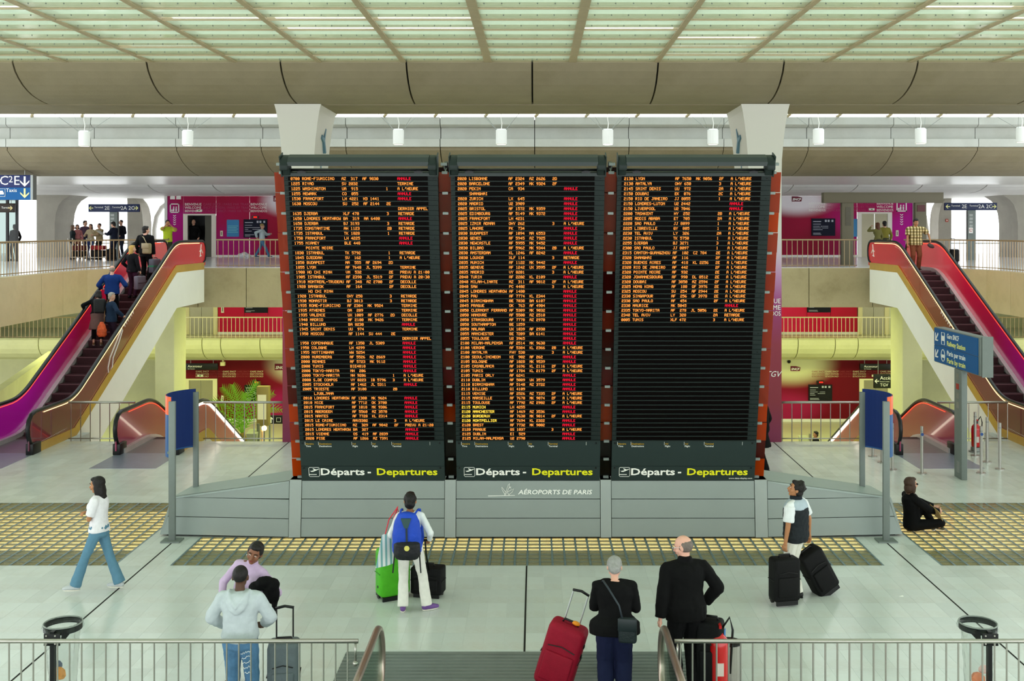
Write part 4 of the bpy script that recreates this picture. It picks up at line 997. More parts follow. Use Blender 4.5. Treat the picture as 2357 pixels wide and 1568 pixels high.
for bi, (xc, rows_, lb) in enumerate(((-2.764, B1, 'departure board opening with the Rome flight at 0700, leftmost of three'), (-.12, B2, 'departure board opening with Lisbon, between the other two boards'), (2.52, B3, 'departure board with its lower half blank'))):
    t = thing('departure_board', lb, 'departure board', (xc, 18.55, .98), local=True, rx=TILT)
    hw = 1.22
    MB().box((-hw, 0, 0), (hw, .22, BL - .27)).build('casing', bframe, t)
    MB().box((-hw, -.012, 0), (hw, .0, .265)).build('title_panel', bpanel, t); MB().box((-hw, -.012, .272), (hw, .0, S0 - .05)).build('legend_panel', bpanel, t)
    rws = rows_.split('\n')
    for k in range(56):
        z = S1 - k * PR
        r_ = inst('display_row', strip, t, (0, 0, z)); inst('row_divider', louv, t, (0, 0, z - PR / 2))
        if k < len(rws):
            mb = ledrow(rws[k], bi == 1 and k in (48, 49, 50, 51))
            q = mb.build('led_text', [amber, ledred, ledyel], r_, fix=False); q.location = (-1.11, -.0135, -.0235); q['kind'] = 'stuff'
    bo = MB()
    for k in range(0, 56, 4):
        for x in (-1.18, 1.15): bo.cyl((x, -.024, S1 - k * PR), (x, -.012, S1 - k * PR), .008, n=6)
    for z in (.235, S0 - .09):
        for x in (-1.17, 1.15): bo.cyl((x, -.018, z), (x, -.008, z), .016, n=8)
    bo.build('bolts', M['black'], t)['kind'] = 'stuff'
    # title lettering and aeroplane pictogram
    text('Départs', .175, M['cream'], t, facing(-.9, -.014, .105), w=.745, bold=.0035); text('-', .2, M['cream'], t, facing(-.095, -.014, .105), bold=.004)
    text('Departures', .175, M['yellow'], t, facing(.055, -.014, .105), w=1.03, bold=.0035)
    b = MB(); sq = [(-1.075, .075), (-.925, .075), (-.91, .09), (-.91, .23), (-.925, .245), (-1.075, .245), (-1.09, .23), (-1.09, .09)]
    b.tube([(x, -.014, z) for x, z in sq], .004, n=4, closed=True); b.build('pictogram_frame', M['cream'], t)
    pl = [(-1.07, .185), (-1.055, .178), (-1.04, .182), (-.995, .195), (-1.025, .222), (-1.01, .225), (-.965, .205), (-.925, .218), (-.918, .212), (-.96, .19), (-1.02, .165), (-1.05, .165)]
    MB().ey(pl, -.017, -.012).build('plane_pictogram', M['cream'], t); MB().box((-1.085, -.017, .108), (-.96, -.012, .118)).build('plane_pictogram', M['cream'], t)
    for fx, a, e in ((-1.13, 'Horaire', 'Time'), (-.905, 'Destinations', 'Destinations'), (-.34, 'Vol', 'Flight'), (-.005, 'Vol', 'Flight'), (.335, 'Terminal', 'Terminal')):
        text(a, .042, cm('c49a20', .6), t, facing(fx + .012, -.014, S0 - .115)); text(e, .042, M['cream'], t, facing(fx + .012, -.014, S0 - .158))
        MB().box((fx, -.015, S0 - .125), (fx + .004, -.012, S0 - .065)).build('tick', M['cream'], t)
    MB().box((.98, -.015, S0 - .125), (.984, -.012, S0 - .065)).build('tick', M['cream'], t)
    if bi == 2: text('www.data-display.com', .036, M['cream'], t, facing(.78, -.014, .03), w=.4)
    # header lip and overhead hood with end cheeks
    hz = S1 + .045
    MB().ex([(-.02, hz), (-.09, hz + .01), (-.085, hz + .06), (0, hz + .075), (.22, hz + .075), (.22, hz)], -hw, hw).build('header', bhood, t)
    b = MB()
    for x in (-.92, .92): b.loft([(0, .075, .02), (.004, .075, .02)], Matrix.Translation((x, -.075, hz + .075)) @ Matrix.Rotation(R(80), 4, 'X'), n=14)
    b.build('header_slot', M['black'], t)
    MB().ex([(-.02, BL + .07), (-.16, BL + .05), (-.24, BL - .01), (-.25, BL - .07), (-.23, BL - .07), (-.2, BL - .03), (-.13, BL + .03), (-.02, BL + .05)], -hw + .12, hw - .12).build('hood', bhood, t)
    MB().cyl((-hw + .1, -.03, hz + .10), (hw - .1, -.03, hz + .10), .02, n=10).build('hood_rail', M['black'], t, smooth=True)
    for sx in (-1, 1):
        xa, xb = sorted((sx * (hw - .13), sx * (hw + .0)))
        MB().ex([(.03, hz + .02), (.03, BL + .06), (-.17, BL + .04), (-.27, BL - .05), (-.28, BL - .14), (-.12, hz + .14), (-.1, hz + .02)], xa, xb).build('hood_cheek', bframe, t, bev=.02)
        MB().ex([(.05, hz - .0), (.05, BL + .09), (-.2, BL + .07), (-.11, hz)], *sorted((sx * hw, sx * (hw + .015)))).build('end_plate', cm('2b3735', .5), t)
# ---- coloured glass side screens with clips
cols = dict(r=glassmat('red_glass', 'e89c80', .6, .12, trl=('e88468', .6)), o=glassmat('orange_glass', 'f08a1c', .6, .12, trl=('ff9420', .7)), d=glassmat('deep_red_glass', 'b04a34', .6, .12, trl=('a83a24', .6)), k=glassmat('brown_glass', '6a3418', .6, .12, trl=('4a1c0c', .7)), p=glassmat('rose_glass', 'd8485a', .6, .12, trl=('c03048', .7)))
clipm = M['grey']
NP = 16; Z0p, Z1p = .02, srow(400)
pats = dict(a='rrrrrrrrrrrddoroo'[::-1], b='kkkodprdddrrrrrr', c='kkoorpddrddrrrrr', e='odoorrrrrrrrrorr')
for key, xa, xb, lb in (('a', -4.16, -3.90, 'red and orange glass screen along the outer edge of the 0700 board'), ('b', -1.60, -1.28, 'deep red glass screen between the two full boards'), ('c', 1.06, 1.36, 'deep red glass screen beside the half-blank board, on its inner edge'), ('e', 3.66, 3.92, 'red and orange glass screen along the outer edge of the half-blank board')):
    t = thing('glass_screen', lb, 'glass screen', ((xa + xb) / 2, 18.55, .98), local=True, rx=TILT); w = (xb - xa) / 2
    for k in range(NP):
        za, zb = Z0p + (Z1p - Z0p) * k / NP + .004, Z0p + (Z1p - Z0p) * (k + 1) / NP - .004
        MB().box((-w, .10 + .02 * (k % 2), za), (w, .112 + .02 * (k % 2), zb)).build('pane', cols[pats[key][k]], t)
    for k in range(NP + 1):
        z = Z0p + (Z1p - Z0p) * k / NP; xk = 0
        MB().box((xk - .045, .07, z - .02), (xk + .045, .10, z + .02)).build('clip', clipm, t); MB().box((xk - .008, .13, z - .008), (xk + .008, .45, z + .008)).build('clip_arm', M['greyd'], t)
    MB().box((-.03, .42, 0), (.03, .5, Z1p + .1)).build('mast', M['black'], t)
    if key in 'bc': MB().box((-w - .02, .5, 0), (w + .02, .54, Z1p)).build('back_panel', cm('2a120c', .6), t)
    MB().cyl((0, .1, Z1p + .05), (0, -.02, Z1p + .16), .012, n=6).build('stay', M['greyd'], t); MB().box((-.05, -.05, Z1p + .14), (.05, .0, Z1p + .18)).build('stay_bracket', M['grey'], t)
# ---- grey metal plinth with wings
pt = thing('board_plinth', 'grey metal plinth with tapering wings carrying the departure boards', 'plinth', (0, 18.6, 0)); g = M['grey']
zs = [.03, .345, .665, .975]
def zy(z): return 18.46 + z * .09
bays = [(-3.985, -1.545), (-1.35, 1.11), (1.298, 3.74)]
MB().ex([(18.52, .0), (18.60, .96), (19.5, .96), (19.6, 0)], -4.2, 3.96).build('core', M['dark'], pt)
for a, c in bays:
    for k in range(3):
        z0, z1 = zs[k] + .006, zs[k + 1] - .006
        MB().ex([(zy(z0), z0), (zy(z1), z1), (zy(z1) + .05, z1), (zy(z0) + .05, z0)], a + .004, c - .004).build('panel', g, pt)
for a, c in ((-4.19, -3.99), (-1.54, -1.355), (1.115, 1.293), (3.745, 3.955)):
    MB().ex([(zy(0) - .012, .03), (zy(1) - .012, .985), (zy(1) + .3, .985), (zy(0) + .06, .03)], a, c).build('pilaster', mat('plinth_light', '98a09c', .5, metal=.15, var=.03, vs=2), pt)
MB().box((-4.19, 18.58, .965), (3.955, 19.5, .985)).build('cap', g, pt)
for s, xi, xo in ((-1, -4.2, -6.44), (1, 3.965, 6.30)):
    def X(x, z): return x - s * (.19 * z / .66) if x == xo else x
    zt_ = .66; L2 = [.03, .335, zt_]
    for k in range(2):
        z0, z1 = L2[k] + .006, L2[k + 1] - .006
        lo = [(xi, zy(z0), z0), (X(xo, z0), 18.62 + z0 * .09, z0), (X(xo, z1), 18.62 + z1 * .09, z1), (xi, zy(z1), z1)]
        if s < 0: z_i = zs
        MB().hexa(lo, [(p[0], p[1] + .05, p[2]) for p in lo]).build('wing_panel', g, pt)
    A = (xi, zy(.975), .965); B = (X(xo, zt_), 18.66, zt_); A0 = (xi, zy(.672), .672); B0 = (X(xo, zt_), 18.68, zt_ - .004)
    MB().hexa([A0, B0, B, A], [(p[0], p[1] + .05, p[2]) for p in (A0, B0, B, A)]).build('wing_panel', g, pt)
    Cc = (X(xo, zt_) - s * .12, 19.42, zt_ + .02); D = (xi, 19.5, .965)
    MB().hexa([A, B, Cc, D], [(p[0], p[1], p[2] - .03) for p in (A, B, Cc, D)]).build('wing_top', mat('plinth_top', '9aa6a2', .45, metal=.15, var=.03, vs=2), pt)
    e0 = [(xo, 18.625, .03), (xo + s * .0 - s * .1, 19.6, .03), Cc, B]
    MB().hexa(e0, [(p[0] - s * .04, p[1], p[2]) for p in e0]).build('wing_end', g, pt)
    MB().hexa([(xi, 18.55, 0), (xo - s * .1, 18.7, 0), (xo - s * .2, 19.5, 0), (xi, 19.5, 0)], [(xi, 18.62, .93), (xo - s * .3, 18.78, zt_ - .04), (xo - s * .32, 19.4, zt_ - .04), (xi, 19.48, .93)]).build('wing_core', M['dark'], pt)
# company mark and lettering on the centre panel
text('AÉROPORTS DE PARIS', .105, M['cream'], pt, facing(-.29, zy(.8) - .008, .745) @ Matrix.Rotation(R(-5), 4, 'X'), w=1.265, shear=.18, bold=.0015)
b = MB(); yv = zy(.8) - .008
def q3(px, py): return ((px - CX) * 18.53 / F, yv, CH - (py - CY) * 18.53 / F)
b.add([q3(1123, 1141), q3(1185, 1140), q3(1185, 1141), q3(1124, 1142.5)], [(0, 1, 2, 3)])
for pts in ([(1161, 1140), (1165, 1130), (1170, 1116), (1173, 1113), (1172, 1122), (1167, 1132), (1163, 1140)], [(1163, 1132), (1155, 1121), (1156, 1128), (1162, 1138)], [(1168, 1133), (1176, 1128), (1183, 1125), (1179, 1133), (1171, 1139)], [(1168, 1134), (1172, 1140)], [(1176, 1120), (1173, 1124)], [(1172, 1121), (1177, 1124)]):
    b.tube([q3(*p) for p in pts], .004, n=4)
b.build('company_mark', M['cream'], pt)

# ================================================================== CURVED BLUE PANELS ON POSTS
for s, lb in ((-1, 'curved blue panel on two grey posts beside the walking woman'), (1, 'curved blue panel on two grey posts above the seated man')):
    xf_, xr = (XX(395, 18.3), XX(450.5, 19.27)) if s < 0 else (XX(2041, 18.3), XX(1985, 19.27))
    t = thing('curved_sign', lb, 'sign', (xf_, 18.3, 0)); pm_ = M['greyd']
    MB().box((xf_ - .055, 18.3, 0), (xf_ + .055, 18.36, 2.36)).build('post', pm_, t, bev=.006); MB().box((xr - .045, 19.25, 0), (xr + .045, 19.31, 2.38)).build('post', pm_, t, bev=.006)
    MB().box((xf_ - .16, 18.2, 0), (xf_ + .16, 18.46, .025)).build('foot_plate', pm_, t)
    a = Vector((xf_, 18.34)); c = Vector((xr, 19.28)); n = Vector((s, 0)); arc = []
    for i in range(17):
        u = i / 16; p = a.lerp(c, u); arc.append(p + n * (.24 * (1 - (2 * u - 1) ** 2) ** .75))
    def panel(z0, z1, off, th, m, nm, i0=0, i1=16):
        b = MB(); pts = arc[i0:i1 + 1]
        lo = [(p.x + s * off, p.y, z0) for p in pts]; hi = [(p.x + s * off, p.y, z1) for p in pts]; lo2 = [(x + s * th, y, z) for x, y, z in lo]; hi2 = [(x + s * th, y, z) for x, y, z in hi]
        k = len(pts); vs = lo + hi + lo2 + hi2; fs = []
        for i in range(k - 1): fs += [(i, i + 1, k + i + 1, k + i), (2 * k + i, 3 * k + i, 3 * k + i + 1, 2 * k + i + 1), (k + i, k + i + 1, 3 * k + i + 1, 3 * k + i), (i, 2 * k + i, 2 * k + i + 1, i + 1)]
        fs += [(0, k, 3 * k, 2 * k), (k - 1, 3 * k - 1, 4 * k - 1, 2 * k - 1)]
        return b.add(vs, fs).build(nm, m, t, smooth=False)
    panel(1.43, 2.435, 0, .02, M['blue'], 'inner_panel'); panel(1.40, 2.12, .021, .012, cm('1c5088', .4), 'outer_panel'); panel(2.12, 2.43, .021, .012, cm('e8622c', .4), 'orange_band')
    rzz = R(62) if s > 0 else R(-62)
    p = arc[3]; text('Bus', .09, M['yellow'], t, Matrix.Translation((p.x + s * .04 - s * .04, p.y - .03, 1.46)) @ Matrix.Rotation(rzz * -1 * (-1), 4, 'Z') @ Matrix.Rotation(R(90), 4, 'X'), ext=.002)

# ================================================================== TOTEM SIGN ON THE RIGHT
t = thing('totem_sign', 'blue railway station sign on a grey post beside the bollards', 'sign', (9.0, 22.8, 0))
MB().box((8.95, 22.8, 0), (9.07, 23.2, 2.3)).build('post', M['greyd'], t, bev=.006); MB().box((8.97, 21.9, 2.3), (9.2, 24.4, 3.08)).build('housing', M['greyd'], t, bev=.01)
MB().box((8.955, 21.98, 2.32), (8.97, 24.38, 2.685)).build('panel', M['azure'], t); MB().box((8.955, 21.98, 2.695), (8.97, 24.38, 3.06)).build('panel', M['azure'], t)
MB().box((9.0, 21.86, 2.28), (9.22, 21.9, 3.1)).build('end_cap', M['greyd'], t)
def side(y, z): return Matrix.Translation((8.952, y, z)) @ Matrix.Rotation(R(-90), 4, 'Z') @ Matrix.Rotation(R(90), 4, 'X')
for s_, y_, z_, m_ in (('Gare SNCF', 23.62, 2.9, M['cream']), ('Railway Station', 23.62, 2.74, cm('f2f08a', .5)), ('Paris par train', 23.62, 2.53, M['cream']), ('Paris by train', 23.62, 2.37, cm('f2f08a', .5))):
    text(s_, .15, m_, t, side(y_, z_), w=1.0 if len(s_) > 10 else .66, bold=.002)
for z in (2.5, 2.87):
    pts = [(0, .5), (.45, .05), (.45, -.12), (.09, .22), (.09, -.5), (-.09, -.5), (-.09, .22), (-.45, -.12), (-.45, .05)]; a = R(135)
    q = [(.24 * (p[0] * math.cos(a) - p[1] * math.sin(a)), .24 * (p[0] * math.sin(a) + p[1] * math.cos(a))) for p in pts]
    MB().hexa([(8.955, 24.22 - p[0], z + p[1]) for p in q], [(8.948, 24.22 - p[0], z + p[1]) for p in q]).build('arrow', M['cream'], t)
    b = MB(); b.tube([(8.95, 23.84 + .09 * c_, z + .13 * s_2) for c_, s_2 in ((-1, -1), (1, -1), (1, 1), (-1, 1))] if z > 2.6 else [(8.95, 23.84 + .11 * math.cos(a_ * .5236), z + .13 * math.sin(a_ * .5236)) for a_ in range(12)], .009, n=4, closed=True)
    b.box((8.947, 23.76, z - .05), (8.952, 23.92, z + (.02 if z < 2.6 else .06))); b.build('pictogram', M['cream'], t)
b = MB()
for z in (2.08, 1.88, 1.68, 1.48): b.box((8.945, 22.93, z), (8.95, 23.08, z + .13))
b.build('inset_plates', M['steel2'], t); MB().box((8.94, 22.93, 1.88), (8.946, 23.08, 2.0)).build('red_notice', cm('a03028', .5), t)
MB().box((8.944, 22.9, .12), (8.95, 23.06, .36)).build('access_hatch', M['steel2'], t)
# ---- signs on the upper floor
t, q = hangsign('direction_sign', 'navy and azure terminal and taxi sign hanging at the upper left', -45, 70, 403, 432, 40.0, '16235c', [('C', .38, .22, .48), ('2', .56, .42, .34), ('E', .66, .22, .48)], zr=7.46, th=.3)
x0, x1, z0, z1 = q; z2 = ZZ(460, 40)
MB().box((x0, 40.0, z2), (x1, 40.3, z0)).build('lower_panel', M['azure'], t); text('Taxis', .19, M['cream'], t, facing(XX(14, 40), 39.99, ZZ(442, 40)), ext=.003)
arrow(t, XX(57, 40), ZZ(418, 40), .38, 'd', M['cream'], 39.995); arrow(t, XX(57, 40), ZZ(445, 40), .36, 'd', cm('f4f2a0', .5), 39.995)
b = MB(); cx_, cz_ = XX(4, 40), ZZ(444, 40); b.tube([(cx_ - .13, 39.99, cz_ - .13), (cx_ + .13, 39.99, cz_ - .13), (cx_ + .13, 39.99, cz_ + .15), (cx_ - .13, 39.99, cz_ + .15)], .012, n=4, closed=True); b.box((cx_ - .09, 39.985, cz_ - .06), (cx_ + .08, 39.995, cz_ + .02)).box((cx_ - .06, 39.985, cz_ + .02), (cx_ + .05, 39.995, cz_ + .08)); b.build('taxi_pictogram', M['cream'], t)
MB().box((x1, 40.0, z2), (x1 + .09, 40.3, z1)).build('end_cap', M['steel2'], t)
for px0, px1, py0, py1, lb, ppx in ((203, 320, 470, 488, 'navy terminal sign on a grey post above the waiting travellers', 262), (2175, 2295, 467, 484, 'navy terminal sign on a grey post at the right', 2236)):
    t, q = hangsign('direction_sign', lb, px0, px1, py0, py1, 49, '18264e', [('Terminal', .12, .5, .11), ('2E', .32, .28, .24), ('Terminal', .47, .5, .11), ('2A 2C', .64, .28, .24)], rods=False)
    arrow(t, q[0] + .13, (q[2] + q[3]) / 2, .2, 'l', cm('f4f2a0', .5), 48.996); arrow(t, q[1] - .13, (q[2] + q[3]) / 2, .2, 'r', cm('f4f2a0', .5), 48.996)
    xp = XX(ppx, 49.1); MB().box((xp - .18, 49.05, ZU), (xp + .18, 49.25, q[2])).build('post', M['greyd'], t)
    b = MB()
    for k in range(4): b.box((xp - .12, 49.04, ZU + 1.5 + k * .16), (xp + .04, 49.05, ZU + 1.6 + k * .16))
    b.build('inset_plates', M['steel2'], t)
t, q = hangsign('direction_sign', 'small dark amber sign beside the glass screen at the far left', -20, 32, 468, 489, 46, '2a2012', [('Terminal', .45, .42, .12)], zr=7.3); arrow(t, XX(24, 46), ZZ(479, 46), .2, 'r', cm('f0d890', .5), 45.996)
t = thing('sign_back', 'blank grey back of a wide sign on two posts, right upper floor', 'sign', (13.2, 41.4, ZU))
MB().box((XX(1896, 41.4), 41.4, ZZ(467, 41.4)), (XX(2172, 41.4), 41.75, ZZ(443, 41.4))).build('housing', cm('5e5846', .5), t, bev=.01)
pg = cm('605b49', .55)
for a, c in ((1939, 1966), (2108, 2134)): MB().box((XX(a, 41.4), 41.45, ZU), (XX(c, 41.4), 41.7, ZZ(466, 41.4))).build('post', pg, t, bev=.01)
b = MB()
for k in range(4): z = ZZ(478 + 11 * k, 41.4); b.box((XX(1947, 41.4), 41.43, z - .14), (XX(1959, 41.4), 41.45, z + .02))
b.build('inset_plates', cm('504c3e', .5), t)
MB().box((XX(2112, 41.4), 41.42, ZZ(487, 41.4)), (XX(2130, 41.4), 41.45, ZZ(472, 41.4))).build('smoking_notice', cm('4a1418', .4), t)
t = thing('notice', 'white paper notice with red ring on the right terminal post', 'notice', (XX(2236, 49), 49.04, ZU + .9)); MB().box((XX(2231, 49), 49.03, ZZ(537, 49)), (XX(2240, 49), 49.05, ZZ(524, 49))).build('sheet', M['cream'], t); MB().tube([(XX(2235.5, 49) + .06 * math.cos(a * .6), 49.025, ZZ(530, 49) + .06 * math.sin(a * .6)) for a in range(10)], .01, n=4).build('ring', cm('c03a3a', .5), t)
t = thing('notice', 'small red notice on the right arched column', 'notice', (XX(2179, 59), 58.98, ZZ(511, 59))); MB().box((XX(2176, 59), 58.96, ZZ(511, 59)), (XX(2182, 59), 58.98, ZZ(504, 59))).build('sheet', cm('b04838', .5), t); MB().box((XX(2178, 59), 58.95, ZZ(509, 59)), (XX(2180, 59), 58.96, ZZ(506, 59))).build('mark', M['cream'], t)

# ================================================================== PENDANT LAMPS
ordn = ['first', 'second', 'third', 'fourth', 'fifth', 'sixth', 'seventh', 'eighth', 'ninth', 'tenth']
YP = 32.7
for i, (px, py) in enumerate(((194, 319), (432, 317.5), (674, 316), (917, 315), (1154, 315), (1399, 315), (1641, 315), (1884, 314), (2119, 313), (2352, 310))):
    if i == 2: continue
    x, z = XX(px, YP), ZZ(py, YP); nn = i if i < 2 else i - 1
    t = thing('pendant_lamp', f'white cylinder pendant lamp, {ordn[nn]} from the left in the hanging row' + (', glowing' if i == 5 else ''), 'lamp', (x, YP, z), group='pendant lamps under the roof strip')
    MB().lathe([(.15, -.23), (.165, -.22), (.165, .1), (.168, .1), (.168, .11), (.165, .11), (.165, .2), (.13, .235), (.03, .24)], (x, YP, z), n=24).build('shade', M['lamp_white'], t, smooth=False)
    MB().cyl((x, YP, z - .232), (x, YP, z - .236), .14, n=20).build('diffuser', emit('lamp_glow' + ('_bright' if i == 5 else ''), 'fffbe8', 9 if i == 5 else 1.6), t)
    MB().tube([(x, YP, z + .23), (x + .02, YP, z + .4), (x - .01, YP, z + .55), (x - .01, YP, 10.3)], .012, n=6).build('cord', M['white'], t)
    b = MB()
    for dx, dy in ((-.75, .3), (-.75, -.5), (.6, .4), (.8, -.4)): b.cyl((x + dx * .18, YP + dy * .1, z + .2), (x + dx, YP + dy * 3, 8.37 + .6), .006, n=4)
    b.build('stay_wires', M['steel2'], t)
for i in range(-10, 11):
    x = XX(1232 + i * 116, 38.4)
    t = thing('spot_fitting', 'small beige light fitting standing along the pale parapet edge behind the pendant lamps', 'light', (x, 38.4, 9.26), group='small fittings along the parapet')
    MB().cyl((x, 38.4, 9.27), (x + .1, 38.3, 9.36), .05, n=8).build('head', cm('a89a78', .5), t); MB().box((x - .03, 38.4, 9.26), (x + .03, 38.55, 9.32)).build('bracket', cm('8a7f66', .5), t)

# ================================================================== BINS, BOLLARDS, EXTINGUISHERS
for s, px, ppx, lb in ((-1, 145, 122, 'bag-lined ring bin on a black pole before the walking woman'), (1, 2251, 2277, 'bag-lined ring bin on a black pole, bottom right')):
    Y = 11.9; x = XX(px, Y); z = .95; yp = Y - .25; xp = XX(ppx, yp)
    t = thing('waste_bin', lb, 'bin', (xp, yp, 0)); r = .2
    MB().box((xp - .022, yp - .03, 0), (xp + .022, yp + .03, z + .0)).build('pole', M['black'], t)
    MB().box((xp - .085, yp - .035, z - .15), (xp + .085, yp - .01, z - .02)).build('bracket', M['black'], t, bev=.004)
    b = MB()
    for dx in (-.055, .04):
        for dz in (-.04, -.125): b.sph((xp + dx, yp - .04, z + dz), .011, n=8, m=6)
    b.build('rivet', M['steel'], t)
    MB().hexa([(xp + s * -.09, yp, z - .14), (xp + s * -.09, yp, z - .02), (x - s * .14, Y - .12, z - .02), (x - s * .14, Y - .12, z - .06)], [(xp + s * -.09, yp + .02, z - .14), (xp + s * -.09, yp + .02, z - .02), (x - s * .14, Y - .1, z - .02), (x - s * .14, Y - .1, z - .06)]).build('support_arm', M['black'], t)
    n = 40; ring = [(x + r * math.cos(a * 2 * math.pi / n), Y + r * math.sin(a * 2 * math.pi / n)) for a in range(n)]
    b = MB()
    for a in range(n):
        p, q = ring[a], ring[(a + 1) % n]; b.add([(p[0], p[1], z - .07), (q[0], q[1], z - .07), (q[0], q[1], z), (p[0], p[1], z)], [(0, 1, 2, 3)])
    b.build('ring_band', cm('161b1d', .4), t)
    b = MB(); b.tube([(p[0], p[1], z) for p in ring], .008, n=6, closed=True); b.build('rim', cm('8d948e', .4), t, smooth=True)
    rr_ = random.Random(3); vs = []; m_ = 14; b = MB(); bagm = glassmat('bin_liner', 'f4f7f6', .8, .15, trl=('e6eae8', .16))
    for k in range(m_):
        zz = z + .01 - (k - 1) * .062 if k > 0 else z - .05
        for a in range(n):
            an = a * 2 * math.pi / n; ra = (r + .018 if k == 0 else r - .004 if k == 1 else r * (.93 - .02 * k)) + rr_.uniform(-.008, .008)
            if k == m_ - 1: ra = .03
            vs.append((x + ra * math.cos(an), Y + ra * math.sin(an), zz))
    b.add(vs, [(k * n + a, k * n + (a + 1) % n, (k + 1) * n + (a + 1) % n, (k + 1) * n + a) for k in range(m_ - 1) for a in range(n)])
    b.build('liner_bag', bagm, t, smooth=True)
    w_ = thing('litter', 'crumpled ' + ('orange and yellow packet' if s < 0 else 'pink orange paper') + ' inside the bin liner', 'litter', (x, Y, .3)); b = MB()
    b.sph((x - .02, Y - .06, .42 if s < 0 else .36), (.085, .05, .07), Matrix.Rotation(.6, 3, 'Y'), n=7, m=5); b.build('wrapper', cm('e0902a' if s < 0 else 'e07a4a', .5, var=.3, vs=20), w_)
    b = MB(); b.sph((x - .05 * -s, Y - .03, .5 if s < 0 else .45), (.06, .04, .05), n=6, m=5); b.build('scrap', cm('3a4a6a' if s < 0 else 'e8c0b8', .6), w_)
bol = [(2008.7, 1051), (2029.8, 1065), (2054, 1082), (2121.8, 1090.5), (2244.5, 1049.8), (2258.5, 1090), (2272, 1064.6), (2301.5, 1080.6)]
blab = ['bollard behind the curved blue panel, rearmost of three', 'bollard behind the curved blue panel, middle of three', 'bollard just beside the front post of the curved blue panel', 'bollard standing alone left of the totem post', 'bollard in front of the fire extinguisher', 'bollard nearest the totem post on its right', 'bollard second from the right edge', 'bollard farthest to the right']
for (px, py), lb in zip(bol, blab):
    p = FL(px, py); t = thing('bollard', 'slim steel ' + lb, 'bollard', p, group='steel bollards on the right')
    MB().cyl(p, (p.x, p.y, 1.02), .032, n=12).build('post', M['steel'], t, smooth=False); MB().cyl(p, (p.x, p.y, .02), .1, n=18).build('base_disc', M['steel'], t)
    MB().cyl((p.x, p.y, .9), (p.x, p.y, .93), .034, n=12).build('collar', M['steel2'], t)
    if px in (2121.8, 2258.5): MB().cyl((p.x, p.y - .036, .85), (p.x, p.y - .034, .85), .034, n=14).build('round_mark', cm('2a4a8a', .5), t)
def extinguisher(label, x, y, s, stand=True):
    t = thing('fire_extinguisher', label, 'fire extinguisher', (x, y, 0)); red = mat('extinguisher_red', 'c41a1c', .25, coat=.5)
    z = .12
    MB().lathe([(.02, 0), (.085 * s, .005), (.09 * s, .03), (.09 * s, .36 * s), (.08 * s, .42 * s), (.045 * s, .46 * s), (.03 * s, .48 * s)], (x, y, z), n=20).build('cylinder', red, t, smooth=True)
    MB().box((x - .03, y - .05, z + .48 * s), (x + .03, y + .06, z + .54 * s)).build('valve', M['black'], t); MB().box((x - .015, y - .1, z + .54 * s), (x + .015, y + .06, z + .57 * s)).build('handle', cm('b01818', .4), t)
    MB().tube([(x + .02, y, z + .5 * s), (x + .1 * s, y, z + .62 * s), (x + .13 * s, y, z + .5 * s), (x + .1 * s, y - .03, z + .1 * s)], .014, n=8).build('hose', M['black'], t, smooth=True)
    MB().box((x - .035 * s, y - .093 * s, z + .10 * s), (x + .03 * s, y - .08 * s, z + .22 * s)).build('label_plate', cm('d8c8c0', .5), t)
    MB().lathe([(.14 * s, 0), (.14 * s, .02), (.1 * s, .03), (.1 * s, .11)], (x, y, 0), n=18).build('stand', M['steel2'], t)
extinguisher('red fire extinguisher behind the front railing beside the old man', XX(1655, 12.3), 12.3, 1.2)
p = FL(2246, 1040); extinguisher('red fire extinguisher on a stand by the bollards', p.x, p.y, 1.15)
t = thing('ash_stand', 'brushed steel drum beside the front fire extinguisher', 'bin', (XX(1680, 12.6), 12.6, 0)); MB().lathe([(.1, 0), (.13, .01), (.13, .46), (.12, .47)], (XX(1680, 12.6), 12.6, 0), n=24).build('drum', M['steel'], t, smooth=False); MB().lathe([(.135, .46), (.135, .48), (.02, .485)], (XX(1680, 12.6), 12.6, 0), n=24).build('lid', M['black'], t)
